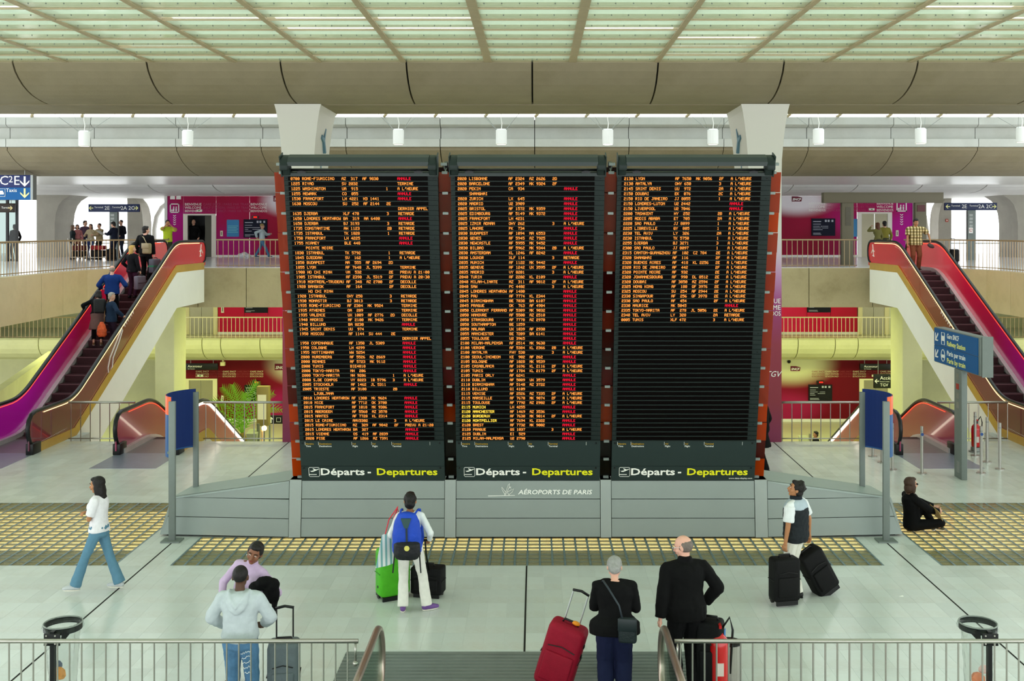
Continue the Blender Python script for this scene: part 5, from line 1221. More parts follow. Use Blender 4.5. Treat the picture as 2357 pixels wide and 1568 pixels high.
# ---- lower level palm, planter, ticket machines and bins
YQ = 45.0; x = XX(552, YQ)
t = thing('potted_palm', 'green palm in a pale round planter on the lower level', 'plant', (x, YQ, ZL))
MB().lathe([(.35, 0), (.45, .05), (.55, .5), (.58, .72), (.52, .74), (.5, .66), (.02, .64)], (x + .3, YQ, ZL), n=24).build('planter', cm('e4e6c8', .5), t, smooth=False)
MB().tube([(x + .25, YQ, ZL + .6), (x + .2, YQ, ZL + .95), (x + .1, YQ, ZL + 1.25)], [.14, .12, .1], n=8).build('trunk', cm('7a6a2a', .8, var=.3, vs=20, bump=.5, bs=30), t)
leafm = mat('palm_leaf', '74aa2a', .45, var=.25, vs=8); rr_ = random.Random(5)
for i, (dx, dy, h, arc_) in enumerate(((-.55, .1, 2.0, .1), (-1.25, -.2, 1.45, .35), (-.2, -.3, 2.1, .05), (.35, .2, 2.2, .1), (.85, -.1, 1.95, .25), (1.0, .35, 1.35, .4), (-.9, .4, 1.6, .3), (.15, -.5, 1.85, .1), (-1.6, .1, 1.3, .5))):
    b = MB(); n = 16; A = Vector((x + .1, YQ, ZL + 1.2)); Bv = A + Vector((dx, dy, h)); prev = None; pts = []
    for k in range(n + 1): u = k / n; p = A.lerp(Bv, u) + Vector((dx * .5 * u * u, 0, .25 * math.sin(math.pi * u) - arc_ * u ** 3)); pts.append(p)
    b.tube(pts, [.018 * (1 - .8 * k / n) for k in range(n + 1)], n=4)
    for k in range(2, n + 1):
        d = (pts[k] - pts[k - 1]).normalized(); sd = d.cross(Vector((0, 1, .3))).normalized(); l = .42 * math.sin(math.pi * (k + 1) / (n + 3)) + .06
        for s in (-1, 1):
            tip = pts[k] + (sd * s * .75 + d * .75).normalized() * l; q = d * .04
            b.add([pts[k] - q, pts[k] + q, tip], [(0, 1, 2)])
    b.build('frond', leafm, t, fix=False)
def machine(label, px, pyt, pyb, Y, w, col):
    xm = XX(px, Y); t = thing('ticket_machine', label, 'machine', (xm, Y, ZL)); h = ZZ(pyt, Y) - ZL
    MB().box((xm - .05, Y - .05, ZL), (xm + .05, Y + .05, ZL + h * .55)).build('pedestal', cm('4a4628', .5), t); MB().box((xm - w / 2, Y - .12, ZL + h * .52), (xm + w / 2, Y + .2, ZL + h)).build('cabinet', cm(col, .5, metal=.2), t, bev=.02)
    MB().box((xm - w * .4, Y - .13, ZL + h * .6), (xm + w * .3, Y - .12, ZL + h * .9)).build('screen', cm('e6e0c0', .3), t)
machine('olive ticket machine on the lower level right of the palm', 606, 889, 1010, 44, .5, '8a7a44')
t = thing('waste_bin', 'tilted grey bin on the lower level beside the palm', 'bin', (XX(583, 43.5), 43.5, ZL)); xm = XX(583, 43.5)
MB().hexa([(xm - .16, 43.3, ZL + 1.0), (xm + .16, 43.3, ZL + 1.0), (xm + .16, 43.7, ZL + 1.0), (xm - .16, 43.7, ZL + 1.0)], [(xm - .22, 43.2, ZL + 1.55), (xm + .22, 43.2, ZL + 1.55), (xm + .22, 43.8, ZL + 1.65), (xm - .22, 43.8, ZL + 1.65)]).build('hopper', cm('8a8f74', .5), t, bev=.02); MB().cyl((xm + .2, 43.5, ZL), (xm + .2, 43.5, ZL + 1.9), .06, n=10).build('post', cm('5f6250', .5), t)
t = thing('waste_bin', 'grey lower level bin on a post beside the right pillar', 'bin', (XX(1855, 40), 40, ZL)); xm = XX(1852, 40)
MB().hexa([(xm - .13, 39.9, ZL + 1.35), (xm + .13, 39.9, ZL + 1.35), (xm + .13, 40.2, ZL + 1.35), (xm - .13, 40.2, ZL + 1.35)], [(xm - .17, 39.8, ZL + 1.85), (xm + .17, 39.8, ZL + 1.85), (xm + .17, 40.3, ZL + 2.05), (xm - .17, 40.3, ZL + 2.05)]).build('hopper', cm('a2a272', .5), t, bev=.02); MB().cyl((xm + .2, 40, ZL), (xm + .2, 40, ZL + 2.15), .05, n=10).build('post', cm('8f8d6a', .5, metal=.4), t)
t = thing('floor_lamp_post', 'short warm uplighter post in front of the lower level machine', 'lamp', (XX(603, 42), 42, ZL)); xm = XX(603, 42)
MB().cyl((xm, 42, ZL), (xm, 42, ZL + 1.35), .07, n=12).build('post', cm('3a3418', .5), t); MB().lathe([(.06, 0), (.1, .03), (.05, .08), (.05, .5), (.07, .55)], (xm, 42, ZL + 1.35), n=14).build('head', cm('c9a878', .4), t, smooth=True); MB().sph((xm + .1, 41.95, ZL + 2.0), .1).build('bulb', emit('bulb_warm', 'ffd9a0', 12), t)
t = thing('camera_dome', 'cream camera box under the lower left ceiling', 'camera', (XX(513, 53.9), 53.9, ZZ(842, 53.9))); MB().box((XX(508, 53.9), 53.8, ZZ(842, 53.9)), (XX(518, 53.9), 54.0, ZZ(833, 53.9))).build('box', cm('d8cf9c', .5), t, bev=.01); MB().box((XX(512, 53.9), 53.85, ZZ(833, 53.9)), (XX(515, 53.9), 53.95, -1.18)).build('stem', cm('d8cf9c', .5), t)
t = thing('camera_dome', 'small dark dome camera on the pale lower right wall', 'camera', (XX(1815, YL), YL - .1, ZZ(833, YL))); MB().sph((XX(1815, YL), YL - .1, ZZ(832, YL)), .09).build('dome', M['black'], t, smooth=True); MB().cyl((XX(1815, YL), YL - .06, ZZ(832, YL)), (XX(1815, YL), YL - .05, ZZ(832, YL)), .11, n=16).build('plate', cm('b8b48a', .5), t)
for px, lb in ((443, 'left'), (2030, 'right')):
    t = thing('emergency_light', f'small white emergency light on the lower {lb} lettering', 'light', (XX(462 if px == 443 else 2012, YL), YL - .06, ZZ(866, YL))); xq = XX(462 if px == 443 else 2012, YL); MB().box((xq - .14, YL - .1, ZZ(867, YL)), (xq + .14, YL - .05, ZZ(862, YL))).build('case', cm('ece8cc', .5), t); MB().box((xq - .05, YL - .105, ZZ(866, YL)), (xq + .05, YL - .1, ZZ(863.5, YL))).build('symbol', cm('4a8a3a', .5), t)
for px, py, lb in ((460, 485, 'left'), (2005, 482, 'right')):
    xq = XX(px, YL); t = thing('emergency_light', f'small white emergency light above the upper {lb} lift', 'light', (xq, YL - .06, ZZ(487, YL))); MB().box((xq - .14, YL - .12, ZZ(py + 2.5, YL)), (xq + .14, YL - .05, ZZ(py - 2.5, YL))).build('case', cm('ece8dc', .5), t); MB().box((xq - .05, YL - .125, ZZ(py + 1, YL)), (xq + .05, YL - .12, ZZ(py - 1, YL))).build('symbol', cm('4a8a3a', .5), t)
# paper scrap on the floor
p = FL(2074, 1373); t = thing('paper_scrap', 'tiny white paper scrap on the floor below the seated man', 'litter', p); MB().hexa([(p.x - .03, p.y, 0), (p.x + .03, p.y - .02, 0), (p.x + .03, p.y + .03, 0)], [(p.x - .03, p.y, .006), (p.x + .03, p.y - .02, .012), (p.x + .03, p.y + .03, .006)]).build('paper', M['cream'], t)
# unseen fluorescent fill lights, added under the slab to brighten the levels behind
def fill_light(label, x, y, z, power, col, sx, sy):
    t = thing('added_fill_light', label, 'light', (x, y, z), group='added fluorescent fill lights'); MB().box((x - sx / 2, y - sy / 2, z), (x + sx / 2, y + sy / 2, z + .06)).build('housing', M['white'], t)
    l = bpy.data.lights.new('fluorescent', 'AREA'); l.shape = 'RECTANGLE'; l.size = sx; l.size_y = sy; l.energy = power; l.color = lin(col); o = bpy.data.objects.new('fill_area_light', l); link(o, t); o.location = (0, 0, -.01)
LC = 'eef4a4'
for s in (-1, 1):
    nm = 'left' if s < 0 else 'right'
    fill_light(f'added unseen fluorescent fill light over the far railing, {nm} of the boards', s * 14.5, 45.8, ZB - .03, 540, LC, 7, .5)
    fill_light(f'added unseen fluorescent fill light under the slab behind the {nm} ascending escalator', s * 21, 47.0, ZB - .03, 240, LC, 7, .5)
    fill_light(f'added unseen fluorescent fill light over the {nm} lower hall', s * 6.8, 43.5, ZB - .03, 450, LC, 6, .5)
# ================================================================== PEOPLE
REM = []
def ik(a, c, l1, l2, pole):
    a, c = Vector(a), Vector(c); d = c - a; L = min(d.length, (l1 + l2) * .999); d.normalize()
    x = (l1 * l1 - l2 * l2 + L * L) / (2 * L); h = math.sqrt(max(0, l1 * l1 - x * x))
    p = Vector(pole); p = (p - d * p.dot(d)); p.normalize()
    return a + d * x + p * h, a + d * L
def limb(b, p0, p1, r0, r1, n=10):
    b.cyl(p0, p1, r0, r1, n=n); b.sph(p0, r0 * .995, n=n, m=6); b.sph(p1, r1 * .995, n=n, m=6)
def remesh(b, name, m, parent, vox, wrinkle=0, ws=.07, sm=3, label=None):
    o = b.build(name, m, parent, fix=True)
    r = o.modifiers.new('r', 'REMESH'); r.mode = 'VOXEL'; r.voxel_size = vox; r.use_smooth_shade = True
    s = o.modifiers.new('s', 'SMOOTH'); s.factor = .5; s.iterations = sm
    if wrinkle:
        key = ('wr', ws)
        if key not in _mc: tx = bpy.data.textures.new('cloth_folds', 'CLOUDS'); tx.noise_scale = ws; tx.noise_depth = 1; _mc[key] = tx
        d = o.modifiers.new('d', 'DISPLACE'); d.texture = _mc[key]; d.strength = wrinkle; d.mid_level = .5; d.texture_coords = 'LOCAL'
    REM.append(o)
    if label: o['label'] = label
    return o
SK = dict(light='c99a80', pink='d3a08c', tan='a9744e', brown='7e5138', dark='4e3222', grey='b98f78')
def skinm(c):
    k = ('skin', c)
    if k not in _mc: _mc[k] = mat('skin_' + c, SK[c], .5, var=.05, vs=12, spec=.35)
    return _mc[k]
def cloth(c, **k):
    key = ('cloth', c, tuple(sorted(k.items())))
    if key not in _mc: _mc[key] = mat('cloth_' + c, tuple(v * (.45 if max(lin(c)) < .02 else 1) for v in lin(c)), .85, var=k.get('var', .08), vs=k.get('vs', 14), bump=.12, bs=220, sheen=.0, spec=.15)
    return _mc[key]
def hairm(c):
    k = ('hair', c)
    if k not in _mc: _mc[k] = mat('hair_' + c, c, .55, var=.22, vs=28, bump=.35, bs=70, spec=.3)
    return _mc[k]
def person(label, loc, rz, H=1.72, sex='m', vox=.011, pel=(0, 0, None), lean=0, side=0, twist=0, ank=None, fy=(8, 8), wr=None, pole=None, head=(0, 0), skin='light',
           top=('navy', 'long', .02), topc='20242c', hem=.90, collar=None, botc='2c3a58', bot='trousers', flare=0, legw=1.0, shoec='1a1a1a', hair=('short', '2a2018'), curl=(45, 50), belly=0, eyes=True, kneep=None, group=None, girth=1.0, wrk=.012, hem_flare=0, sit=False, handdir=None, botm=None, topm=None):
    k = H / 1.75; f = sex == 'f'
    t = thing('person', label, 'person', loc, rz, group=group, local=True)
    pz = pel[2] if pel[2] is not None else .955 * k
    PV = Vector((pel[0], pel[1], pz))
    T = Matrix.Translation(PV) @ Matrix.Rotation(R(-lean), 4, 'X') @ Matrix.Rotation(R(side), 4, 'Y') @ Matrix.Rotation(R(twist), 4, 'Z') @ Matrix.Diagonal((k, k, k, 1))
    T0 = Matrix.Translation(PV) @ Matrix.Rotation(R(-min(lean, 20) * .3), 4, 'X') @ Matrix.Diagonal((k, k, k, 1))
    def U(x, y, z): return T @ Vector((x, y, z - .955))           # torso points given in standing coordinates of a 1.75 m figure
    sw = (.165 if f else .188) * girth; hw = .09
    sh = [U(sw, 0, 1.395), U(-sw, 0, 1.395)]
    hip = [T0 @ Vector((hw, 0, -.03)), T0 @ Vector((-hw, 0, -.03))]
    ank = ank or [(.10, 0, None), (-.10, 0, None)]
    ank = [Vector((a[0], a[1], a[2] if a[2] is not None else .085 * k)) for a in ank]
    kp = kneep or [(.1, 1, 0), (-.1, 1, 0)]
    kn = []
    for i in range(2):
        q, a = ik(hip[i], ank[i], .44 * k, .425 * k, kp[i]); kn.append(q); ank[i] = a
    wr = wr or [None, None]; pole = pole or [(.5, -1, -.1), (-.5, -1, -.1)]
    el, wp = [], []
    for i in range(2):
        s = 1 if i == 0 else -1
        w = Vector(wr[i]) if wr[i] is not None else U(s * (sw + .075), .06, .90)
        e, w = ik(sh[i], w, .285 * k, .255 * k, pole[i]); el.append(e); wp.append(w)
    nb = U(0, -.01, 1.455); hp_ = R(-head[1]); hd = U(0, .012 + (.13 if hp_ > 0 else .06) * math.sin(hp_), 1.612 - .10 * (1 - math.cos(hp_)))
    HM = Matrix.Translation(hd) @ (T.to_3x3().normalized().to_4x4() if abs(lean) < 30 else Matrix.Rotation(R(-lean * .5), 4, 'X')) @ Matrix.Rotation(R(head[0]), 4, 'Z') @ Matrix.Rotation(R(head[1]), 4, 'X') @ Matrix.Diagonal((k * 1.09, k * 1.09, k * 1.07, 1))
    h3 = HM.to_3x3()
    # ---------------- body: one continuous surface
    b = MB()
    g_ = girth; wa = (.125 if f else .145) * g_; ch = (.155 if f else .172) * g_; hp = (.17 if f else .16) * g_
    secs = [(.84, .11, .09), (.90, hp, .115), (.98, hp * .98, .118), (1.06, wa * 1.06, .105), (1.14, wa, .098 + belly * .4, belly * .5), (1.22, wa * 1.06, .105), (1.31, ch, .118), (1.38, ch * .96, .11), (1.43, ch * .7, .085), (1.47, .07, .062)]
    b.loft([(z - .955, rx, ry, *(r_ or [0])) for z, rx, ry, *r_ in secs], T)
    if f:
        for s in (-1, 1): b.sph(U(s * .075, .085, 1.295), (.062 * k, .055 * k, .06 * k))
    for i in range(2):
        s = 1 if i == 0 else -1
        limb(b, U(s * .07, 0, 1.43), sh[i], .05 * k, .052 * k)
        ar = 1.0 if not f else .85
        limb(b, sh[i], el[i], .052 * k * ar, .038 * k * ar); limb(b, el[i], wp[i], .040 * k * ar, .026 * k * ar)
        # hand: palm, four fingers, thumb
        d = (wp[i] - el[i]).normalized()
        if handdir and handdir[i]: d = Vector(handdir[i]).normalized()
        inn = Vector((-s, 0, 0)) if abs(d.x) < .8 else Vector((0, 0, -1)); n_ = (inn - d * inn.dot(d)).normalized(); th = d.cross(n_) * s
        W = wp[i]; kk = k * (.9 if f else 1.0); cu = curl[i] if isinstance(curl[i], (int, float)) else curl[i]
        b.sph(W + d * .05 * kk, (1, 1, 1) if False else .03 * kk)
        for j, (off, ln) in enumerate(((.030, .068), (.010, .078), (-.010, .073), (-.029, .058))):
            K = W + d * .088 * kk + th * off * kk
            limb(b, W + th * off * .6 * kk + d * .01, K, .016 * kk, .0125 * kk, n=6)
            a1 = R(cu); a2 = R(cu * 2.1); q1 = K + (d * math.cos(a1) + n_ * math.sin(a1)) * ln * .55 * kk; q2 = q1 + (d * math.cos(a2) + n_ * math.sin(a2)) * ln * .5 * kk
            limb(b, K, q1, .0105 * kk, .0095 * kk, n=6); limb(b, q1, q2, .0095 * kk, .0085 * kk, n=6)
        t0 = W + d * .03 * kk + th * .025 * kk; t1 = t0 + (d * .55 + th * .55 + n_ * .35).normalized() * .045 * kk; t2 = t1 + (d * .8 + n_ * .45 + th * .1).normalized() * .035 * kk
        limb(b, W + d * .015, t0, .018 * kk, .015 * kk, n=6); limb(b, t0, t1, .014 * kk, .011 * kk, n=6); limb(b, t1, t2, .011 * kk, .009 * kk, n=6)
        # legs and feet
        lr = legw * (1.02 if f else 1.0)
        limb(b, hip[i], kn[i], .088 * k * lr, .055 * k); limb(b, kn[i], ank[i], .052 * k, .036 * k)
        cf = kn[i].lerp(ank[i], .32); b.sph(cf, (.052 * k, .056 * k, .09 * k))
        fa = R(fy[i]) * s; fd = Vector((math.sin(fa), math.cos(fa), 0))
        limb(b, ank[i] + fd * -.02 * k - Vector((0, 0, .035 * k)), ank[i] + fd * .15 * k - Vector((0, 0, .05 * k)), .04 * k, .03 * k)
    limb(b, nb, hd + Vector((0, 0, -.05 * k)) - h3 @ Vector((0, .02, 0)), .056 * k * (1 if not f else .85), .05 * k * (1 if not f else .85))
    b.sph(HM @ Vector((0, -.008, .03)), (.074, .092, .09), h3, n=16, m=12)
    b.sph(HM @ Vector((0, .02, -.035)), (.058, .066, .078), h3, n=14, m=10)
    b.sph(HM @ Vector((0, .055, -.085)), (.03, .025, .024), h3)
    limb(b, HM @ Vector((0, .083, .015)), HM @ Vector((0, .104, -.022)), .011 * k, .017 * k, n=8)
    for s in (-1, 1):
        b.sph(HM @ Vector((s * .076, -.008, -.005)), (.012, .021, .033), h3, n=8, m=6)
        b.sph(HM @ Vector((s * .033, .078, .033)), (.02, .012, .008), h3, n=8, m=6)
        b.sph(HM @ Vector((s * .04, .05, -.025)), (.028, .03, .028), h3, n=8, m=6)
    b.sph(HM @ Vector((0, .082, -.052)), (.024, .012, .012), h3, n=8, m=6)
    body = remesh(b, 'body', skinm(skin), t, vox if vox > .013 else .0085, sm=2)
    if eyes:
        e = MB()
        for s in (-1, 1): e.sph(HM @ Vector((s * .031, .0805, .012)), (.0125 * k, .009 * k, .0065 * k), h3.normalized(), n=10, m=8, mi=0); e.sph(HM @ Vector((s * .031, .087, .012)), (.0058 * k, .004 * k, .0058 * k), h3.normalized(), n=8, m=6, mi=1)
        e.build('eyes', [cm('efe9e0', .3), cm('20140e', .2)], t, smooth=True)
        e = MB()
        for s in (-1, 1): e.tube([HM @ Vector((s * .014, .094, .036)), HM @ Vector((s * .032, .092, .043)), HM @ Vector((s * .052, .078, .036))], .0042 * k, n=5)
        e.build('eyebrows', hairm(hair[1] if hair[1] != 'none' else '3a2a20'), t)
        e = MB(); e.sph(HM @ Vector((0, .094, -.048)), (.023, .006, .0045), h3, n=10, m=6); e.sph(HM @ Vector((0, .094, -.057)), (.018, .006, .005), h3, n=10, m=6); e.build('lips', cm({'dark': '5a2c28', 'brown': '7a3a34'}.get(skin, 'b06a5e'), .4), t, smooth=True)
    # ---------------- trousers or skirt
    b = MB(); e = .018
    hz = 1.045
    bs = [(.86, hp * .93 + e, .118 + e), (.92, hp + e, .125 + e), (.98, hp + e, .128 + e), (hz, wa * 1.07 + e, .11 + e, belly * .3)]
    if bot == 'skirt':
        bs = [(.50, hp + .07, .16)] + bs
    b.loft([(z - .955, rx, ry, *(r_ or [0])) for z, rx, ry, *r_ in bs], T0)
    if bot != 'skirt':
        for i in range(2):
            limb(b, hip[i], kn[i], (.098 * legw) * k, .072 * k * legw)
            c0 = kn[i]; c1 = ank[i].lerp(kn[i], -.04 if flare >= 0 else .3); d = (c1 - c0).normalized()
            b.cyl(c0, c1, .071 * k * legw, (.062 + flare) * k * legw, n=14); b.sph(kn[i], .072 * k * legw)
            b.sph(kn[i].lerp(ank[i], .5), .07 * k * legw)
        b.sph(T0 @ Vector((0, -.05, -.05)), (.14 * k, .10 * k, .1 * k))
    remesh(b, 'trousers' if bot != 'skirt' else 'skirt', botm or cloth(botc), t, max(vox, .011), wrk, .09)
    # ---------------- shoes
    for i in range(2):
        s = 1 if i == 0 else -1; fa = R(fy[i]) * s; fd = Vector((math.sin(fa), math.cos(fa), 0)); A = ank[i]; zf = A.z - .085 * k
        b = MB(); F3 = Matrix.Rotation(-fa, 3, 'Z')
        b.sph(Vector((A.x, A.y, zf + .05 * k)) - fd * .02, (.042 * k, .055 * k, .05 * k), F3); b.sph(Vector((A.x, A.y, zf + .042 * k)) + fd * .07 * k, (.043 * k, .1 * k, .042 * k), F3); b.sph(Vector((A.x, A.y, zf + .033 * k)) + fd * .14 * k, (.045 * k, .065 * k, .033 * k), F3)
        b.cyl(Vector((A.x, A.y, zf + .04 * k)), A + Vector((0, 0, .01)), .045 * k, .04 * k)
        o = remesh(b, 'shoe', cm(shoec, .45), t, max(.012, vox))
        b = MB(); b.loft([(0, .043 * k, .125 * k), (.016 * k, .046 * k, .13 * k)], Matrix.Translation(Vector((A.x, A.y, zf)) + fd * .06 * k) @ F3.to_4x4(), n=18); b.build('sole', cm('d9d4c8' if shoec not in ('1a1a1a', '141414') else '181818', .7), o)
    # ---------------- upper garment
    kind, sleeve, e = top
    b = MB(); zt = 1.462
    if kind != 'none':
        ts = [(hem, hp + e + hem_flare if hem < 1.0 else wa + e + hem_flare, .125 + e + hem_flare * .6, belly * .4)]
        for z, rx, ry, *r_ in secs:
            if z > hem + .03 and z < 1.46: xq = max(0, legw - 1) * .11 if z < 1.03 else 0; ts.append((z, rx + e + xq, ry + e + xq, *(r_ or [0])))
        ts.append((zt, .088, .078))
        b.loft([(z - .955, *q) for z, *q in ts], T, n=20)
        if f:
            for s in (-1, 1): b.sph(U(s * .075, .09, 1.295), ((.066 + e * .6) * k, (.055 + e * .6) * k, (.066 + e * .5) * k))
        for i in range(2):
            s = 1 if i == 0 else -1; ar = 1.0 if not f else .88
            limb(b, U(s * .07, 0, 1.425), sh[i], (.05 + e * .5) * k, (.05 + e * .55) * k)
            if sleeve == 'long':
                limb(b, sh[i], el[i], (.05 + e * .65) * k * ar, (.043 + e) * k * ar); b.cyl(el[i], el[i].lerp(wp[i], .97), (.043 + e) * k * ar, (.032 + e * .8) * k * ar)
            elif sleeve == 'three': limb(b, sh[i], el[i], (.055 + e) * k * ar, (.043 + e) * k * ar); b.cyl(el[i], el[i].lerp(wp[i], .55), (.043 + e) * k * ar, (.036 + e) * k * ar)
            elif sleeve == 'short': b.cyl(sh[i], sh[i].lerp(el[i], .78), (.057 + e) * k * ar, (.056 + e) * k * ar)
            elif sleeve == 'none': b.sph(sh[i], (.05 + e) * k)
        if collar == 'roll': b.loft([(1.43 - .955, .085, .078), (1.475 - .955, .066, .062, -.002), (1.51 - .955, .06, .056, .0)], T)
        if collar == 'stand': b.loft([(1.43 - .955, .1, .088), (1.47 - .955, .08, .074, -.005), (1.52 - .955, .078, .072, -.012)], T)
        if collar == 'hood':
            b.loft([(1.43 - .955, .1, .085), (1.48 - .955, .082, .076, -.01)], T); b.loft([(1.25 - .955, .03, .03, -.15), (1.30 - .955, .09, .04, -.15), (1.38 - .955, .125, .055, -.13), (1.44 - .955, .12, .05, -.10), (1.47 - .955, .1, .035, -.075)], T); b.tube([U(.08, .06, 1.44), U(.108, -.02, 1.475), U(.10, -.09, 1.46), U(.055, -.16, 1.40), U(0, -.19, 1.34), U(-.055, -.16, 1.40), U(-.10, -.09, 1.46), U(-.108, -.02, 1.475), U(-.08, .06, 1.44)], .024 * k, n=8)
        remesh(b, kind, topm or cloth(topc), t, max(vox, .011), wrk, .08)
    # ---------------- hair
    st, hc = hair; b = MB()
    if st in ('short', 'long', 'bob', 'tail', 'bun', 'crop', 'curly'):
        if st == 'crop':
            b.sph(HM @ Vector((0, -.014, .036)), (.0785, .0935, .0895), h3, n=16, m=12)
        else:
            b.sph(HM @ Vector((0, -.022, .04)), (.084, .094, .09), h3, n=16, m=12); b.sph(HM @ Vector((0, .03, .092)), (.06, .055, .03), h3)
            b.sph(HM @ Vector((0, -.045, -.03)), (.074, .062, .07), h3)
            for s in (-1, 1): b.sph(HM @ Vector((s * .07, -.005, .03)), (.018, .035, .04), h3)
        if st == 'curly': 
            rr = random.Random(4)
            for _ in range(26): a, c = rr.uniform(0, 6.28), rr.uniform(-.3, 1.4); b.sph(HM @ Vector((.078 * math.cos(a) * math.cos(c), -.025 + .088 * math.sin(a) * math.cos(c) - (.03 if math.sin(a) > 0 else 0), .04 + .088 * math.sin(c))), .022 * k)
        if st == 'long':
            b.sph(HM @ Vector((0, -.06, -.09)), (.085, .05, .14), h3); b.sph(HM @ Vector((0, -.075, -.2)), (.075, .035, .1), h3)
            for s in (-1, 1): b.sph(HM @ Vector((s * .075, -.015, -.05)), (.02, .045, .11), h3)
        if st == 'bob':
            b.sph(HM @ Vector((0, -.05, -.06)), (.088, .055, .09), h3)
            for s in (-1, 1): b.sph(HM @ Vector((s * .078, .0, -.045)), (.02, .045, .085), h3)
        if st == 'tail':
            b.sph(HM @ Vector((0, -.105, -.02)), (.028, .03, .03), h3); limb(b, HM @ Vector((0, -.11, -.04)), HM @ Vector((0, -.12, -.2)), .03 * k, .022 * k); limb(b, HM @ Vector((0, -.12, -.2)), HM @ Vector((0, -.10, -.3)), .022 * k, .008 * k)
        if st == 'bun': b.sph(HM @ Vector((0, -.115, .0)), (.045, .04, .045), h3)
    elif st == 'balding':
        b.sph(HM @ Vector((0, -.024, .012)), (.0815, .086, .076), h3, n=16, m=12)
    elif st == 'cap':
        b.sph(HM @ Vector((0, -.012, .055)), (.085, .1, .075), h3, n=16, m=10); b.loft([(.045, .07, .06, .1), (.056, .07, .06, .1)], HM)
    if b.v: remesh(b, 'cap' if st == 'cap' else 'hair', (cloth(hc) if st == 'cap' else hairm(hc)), t, max(.009, vox * .8), .006 if st != 'crop' else 0, .03, sm=2)
    def W2(v): return Matrix.Translation(loc) @ Matrix.Rotation(rz, 4, 'Z') @ Vector(v)
    return dict(t=t, U=U, wp=wp, el=el, sh=sh, HM=HM, W=W2, kn=kn, ank=ank, k=k, hip=hip)

# ------------------------------------------------------------------ luggage helpers (local coordinates, then placed)
def luggage(name, label, loc, rz, w, d, h, col, tilt=0, handle=.35, rough=.7, wheels=True, pocket=True, yaw_handle=0, cat='suitcase', wheelc='1a1a1a', trim=None, roll=0, bv=.05):
    t = thing(name, label, cat, loc, rz, local=True); t.rotation_euler = (R(tilt), R(roll), rz)
    m = mat('luggage_' + col, tuple(v * (.5 if max(lin(col)) < .02 else 1) for v in lin(col)), rough, var=.12, vs=9, bump=.25, bs=90, spec=.2); wz = .05 if wheels else 0
    MB().box((-w / 2, -d / 2, wz), (w / 2, d / 2, wz + h)).build('shell', m, t, bev=bv, seg=4)
    if pocket:
        MB().box((-w / 2 + .05, -d / 2 - .025, wz + h * .12), (w / 2 - .05, -d / 2 + .02, wz + h * .58)).build('front_pocket', m, t, bev=.03, seg=3)
        MB().tube([(-w / 2 + .06, -d / 2 - .012, wz + h * .66), (0, -d / 2 - .014, wz + h * .7), (w / 2 - .06, -d / 2 - .012, wz + h * .66)], .006, n=5).build('zip', M['black'], t)
    b = MB(); b.tube([(x, y, wz + h * .5) for x, y in ((-w / 2 - .004, -d / 2 + .03), (-w / 2 - .004, d / 2 - .03))], .006, n=5); b.tube([(x, y, wz + h * .5) for x, y in ((w / 2 + .004, -d / 2 + .03), (w / 2 + .004, d / 2 - .03))], .006, n=5)
    b.build('piping', cm(trim if trim and len(trim) == 6 else '101010', .5), t)
    MB().tube([(-.09, 0, wz + h - .005), (-.08, 0, wz + h + .035), (.08, 0, wz + h + .035), (.09, 0, wz + h - .005)], .013, n=7).build('carry_handle', M['black'], t, smooth=True)
    if wheels:
        for s in (-1, 1):
            q = MB().cyl((s * (w / 2 - .05) - .015, d / 2 - .05, .045), (s * (w / 2 - .05) + .015, d / 2 - .05, .045), .045, n=14).build('wheel', cm(wheelc, .4), t); MB().box((s * (w / 2 - .05) - .025, d / 2 - .1, .04), (s * (w / 2 - .05) + .025, d / 2 - .0, .16)).build('wheel_housing', M['black'], q)
        MB().box((-w / 2 + .04, -d / 2 + .02, 0), (w / 2 - .04, -d / 2 + .05, .06)).build('foot', M['black'], t)
    if handle:
        b = MB(); y = d / 2 - .03
        for s in (-1, 1): b.cyl((s * .09, y, wz + h - .05), (s * .09, y, wz + h + handle), .009, n=7)
        b.build('telescopic_tube', cm('b9bcbc', .35, metal=.7) if trim != 'blackhandle' else M['black'], t); MB().tube([(-.1, y, wz + h + handle), (0, y, wz + h + handle + .02), (.1, y, wz + h + handle)], .016, n=7).build('grip', M['black'], t, smooth=True)
    return t
def strapbag(name, label, P0, size, rz, col, strap=None, strapc=None, cat='bag', flap=True, soft=.03):
    t = thing(name, label, cat, P0, rz, local=True); w, d, h = size
    if name == 'tote_bag':
        b = MB(); b.loft([(0, w * .3, d * .4), (h * .12, w * .48, d * .55), (h * .45, w * .5, d * .5), (h * .8, w * .36, d * .3), (h, w * .2, d * .15)]); remesh(b, 'pouch', mat('bag_' + col, col, .7, var=.35, vs=9, bump=.3, bs=30), t, .014, .03, .06)
    else: MB().box((-w / 2, -d / 2, 0), (w / 2, d / 2, h)).build('pouch', mat('bag_' + col, col, .55, var=.15, vs=10, bump=.25, bs=60), t, bev=soft, seg=3)
    if flap: MB().box((-w / 2 - .004, -d / 2 - .008, h * .5), (w / 2 + .004, -d / 2 + .01, h + .004)).build('flap', mat('flap_' + col, col, .4, var=.1, vs=10), t, bev=.008)
    if strap:
        iv = Matrix.Rotation(-rz, 4, 'Z') @ Matrix.Translation(-Vector(P0)); MB().tube([iv @ Vector(p) for p in strap], .012, n=6, flat=.5).build('strap', cm(strapc or col, .6), t, smooth=True)
    return t
# ------------------------------------------------------------------ foreground people
def G(px, Y): return (XX(px, Y), Y, 0)
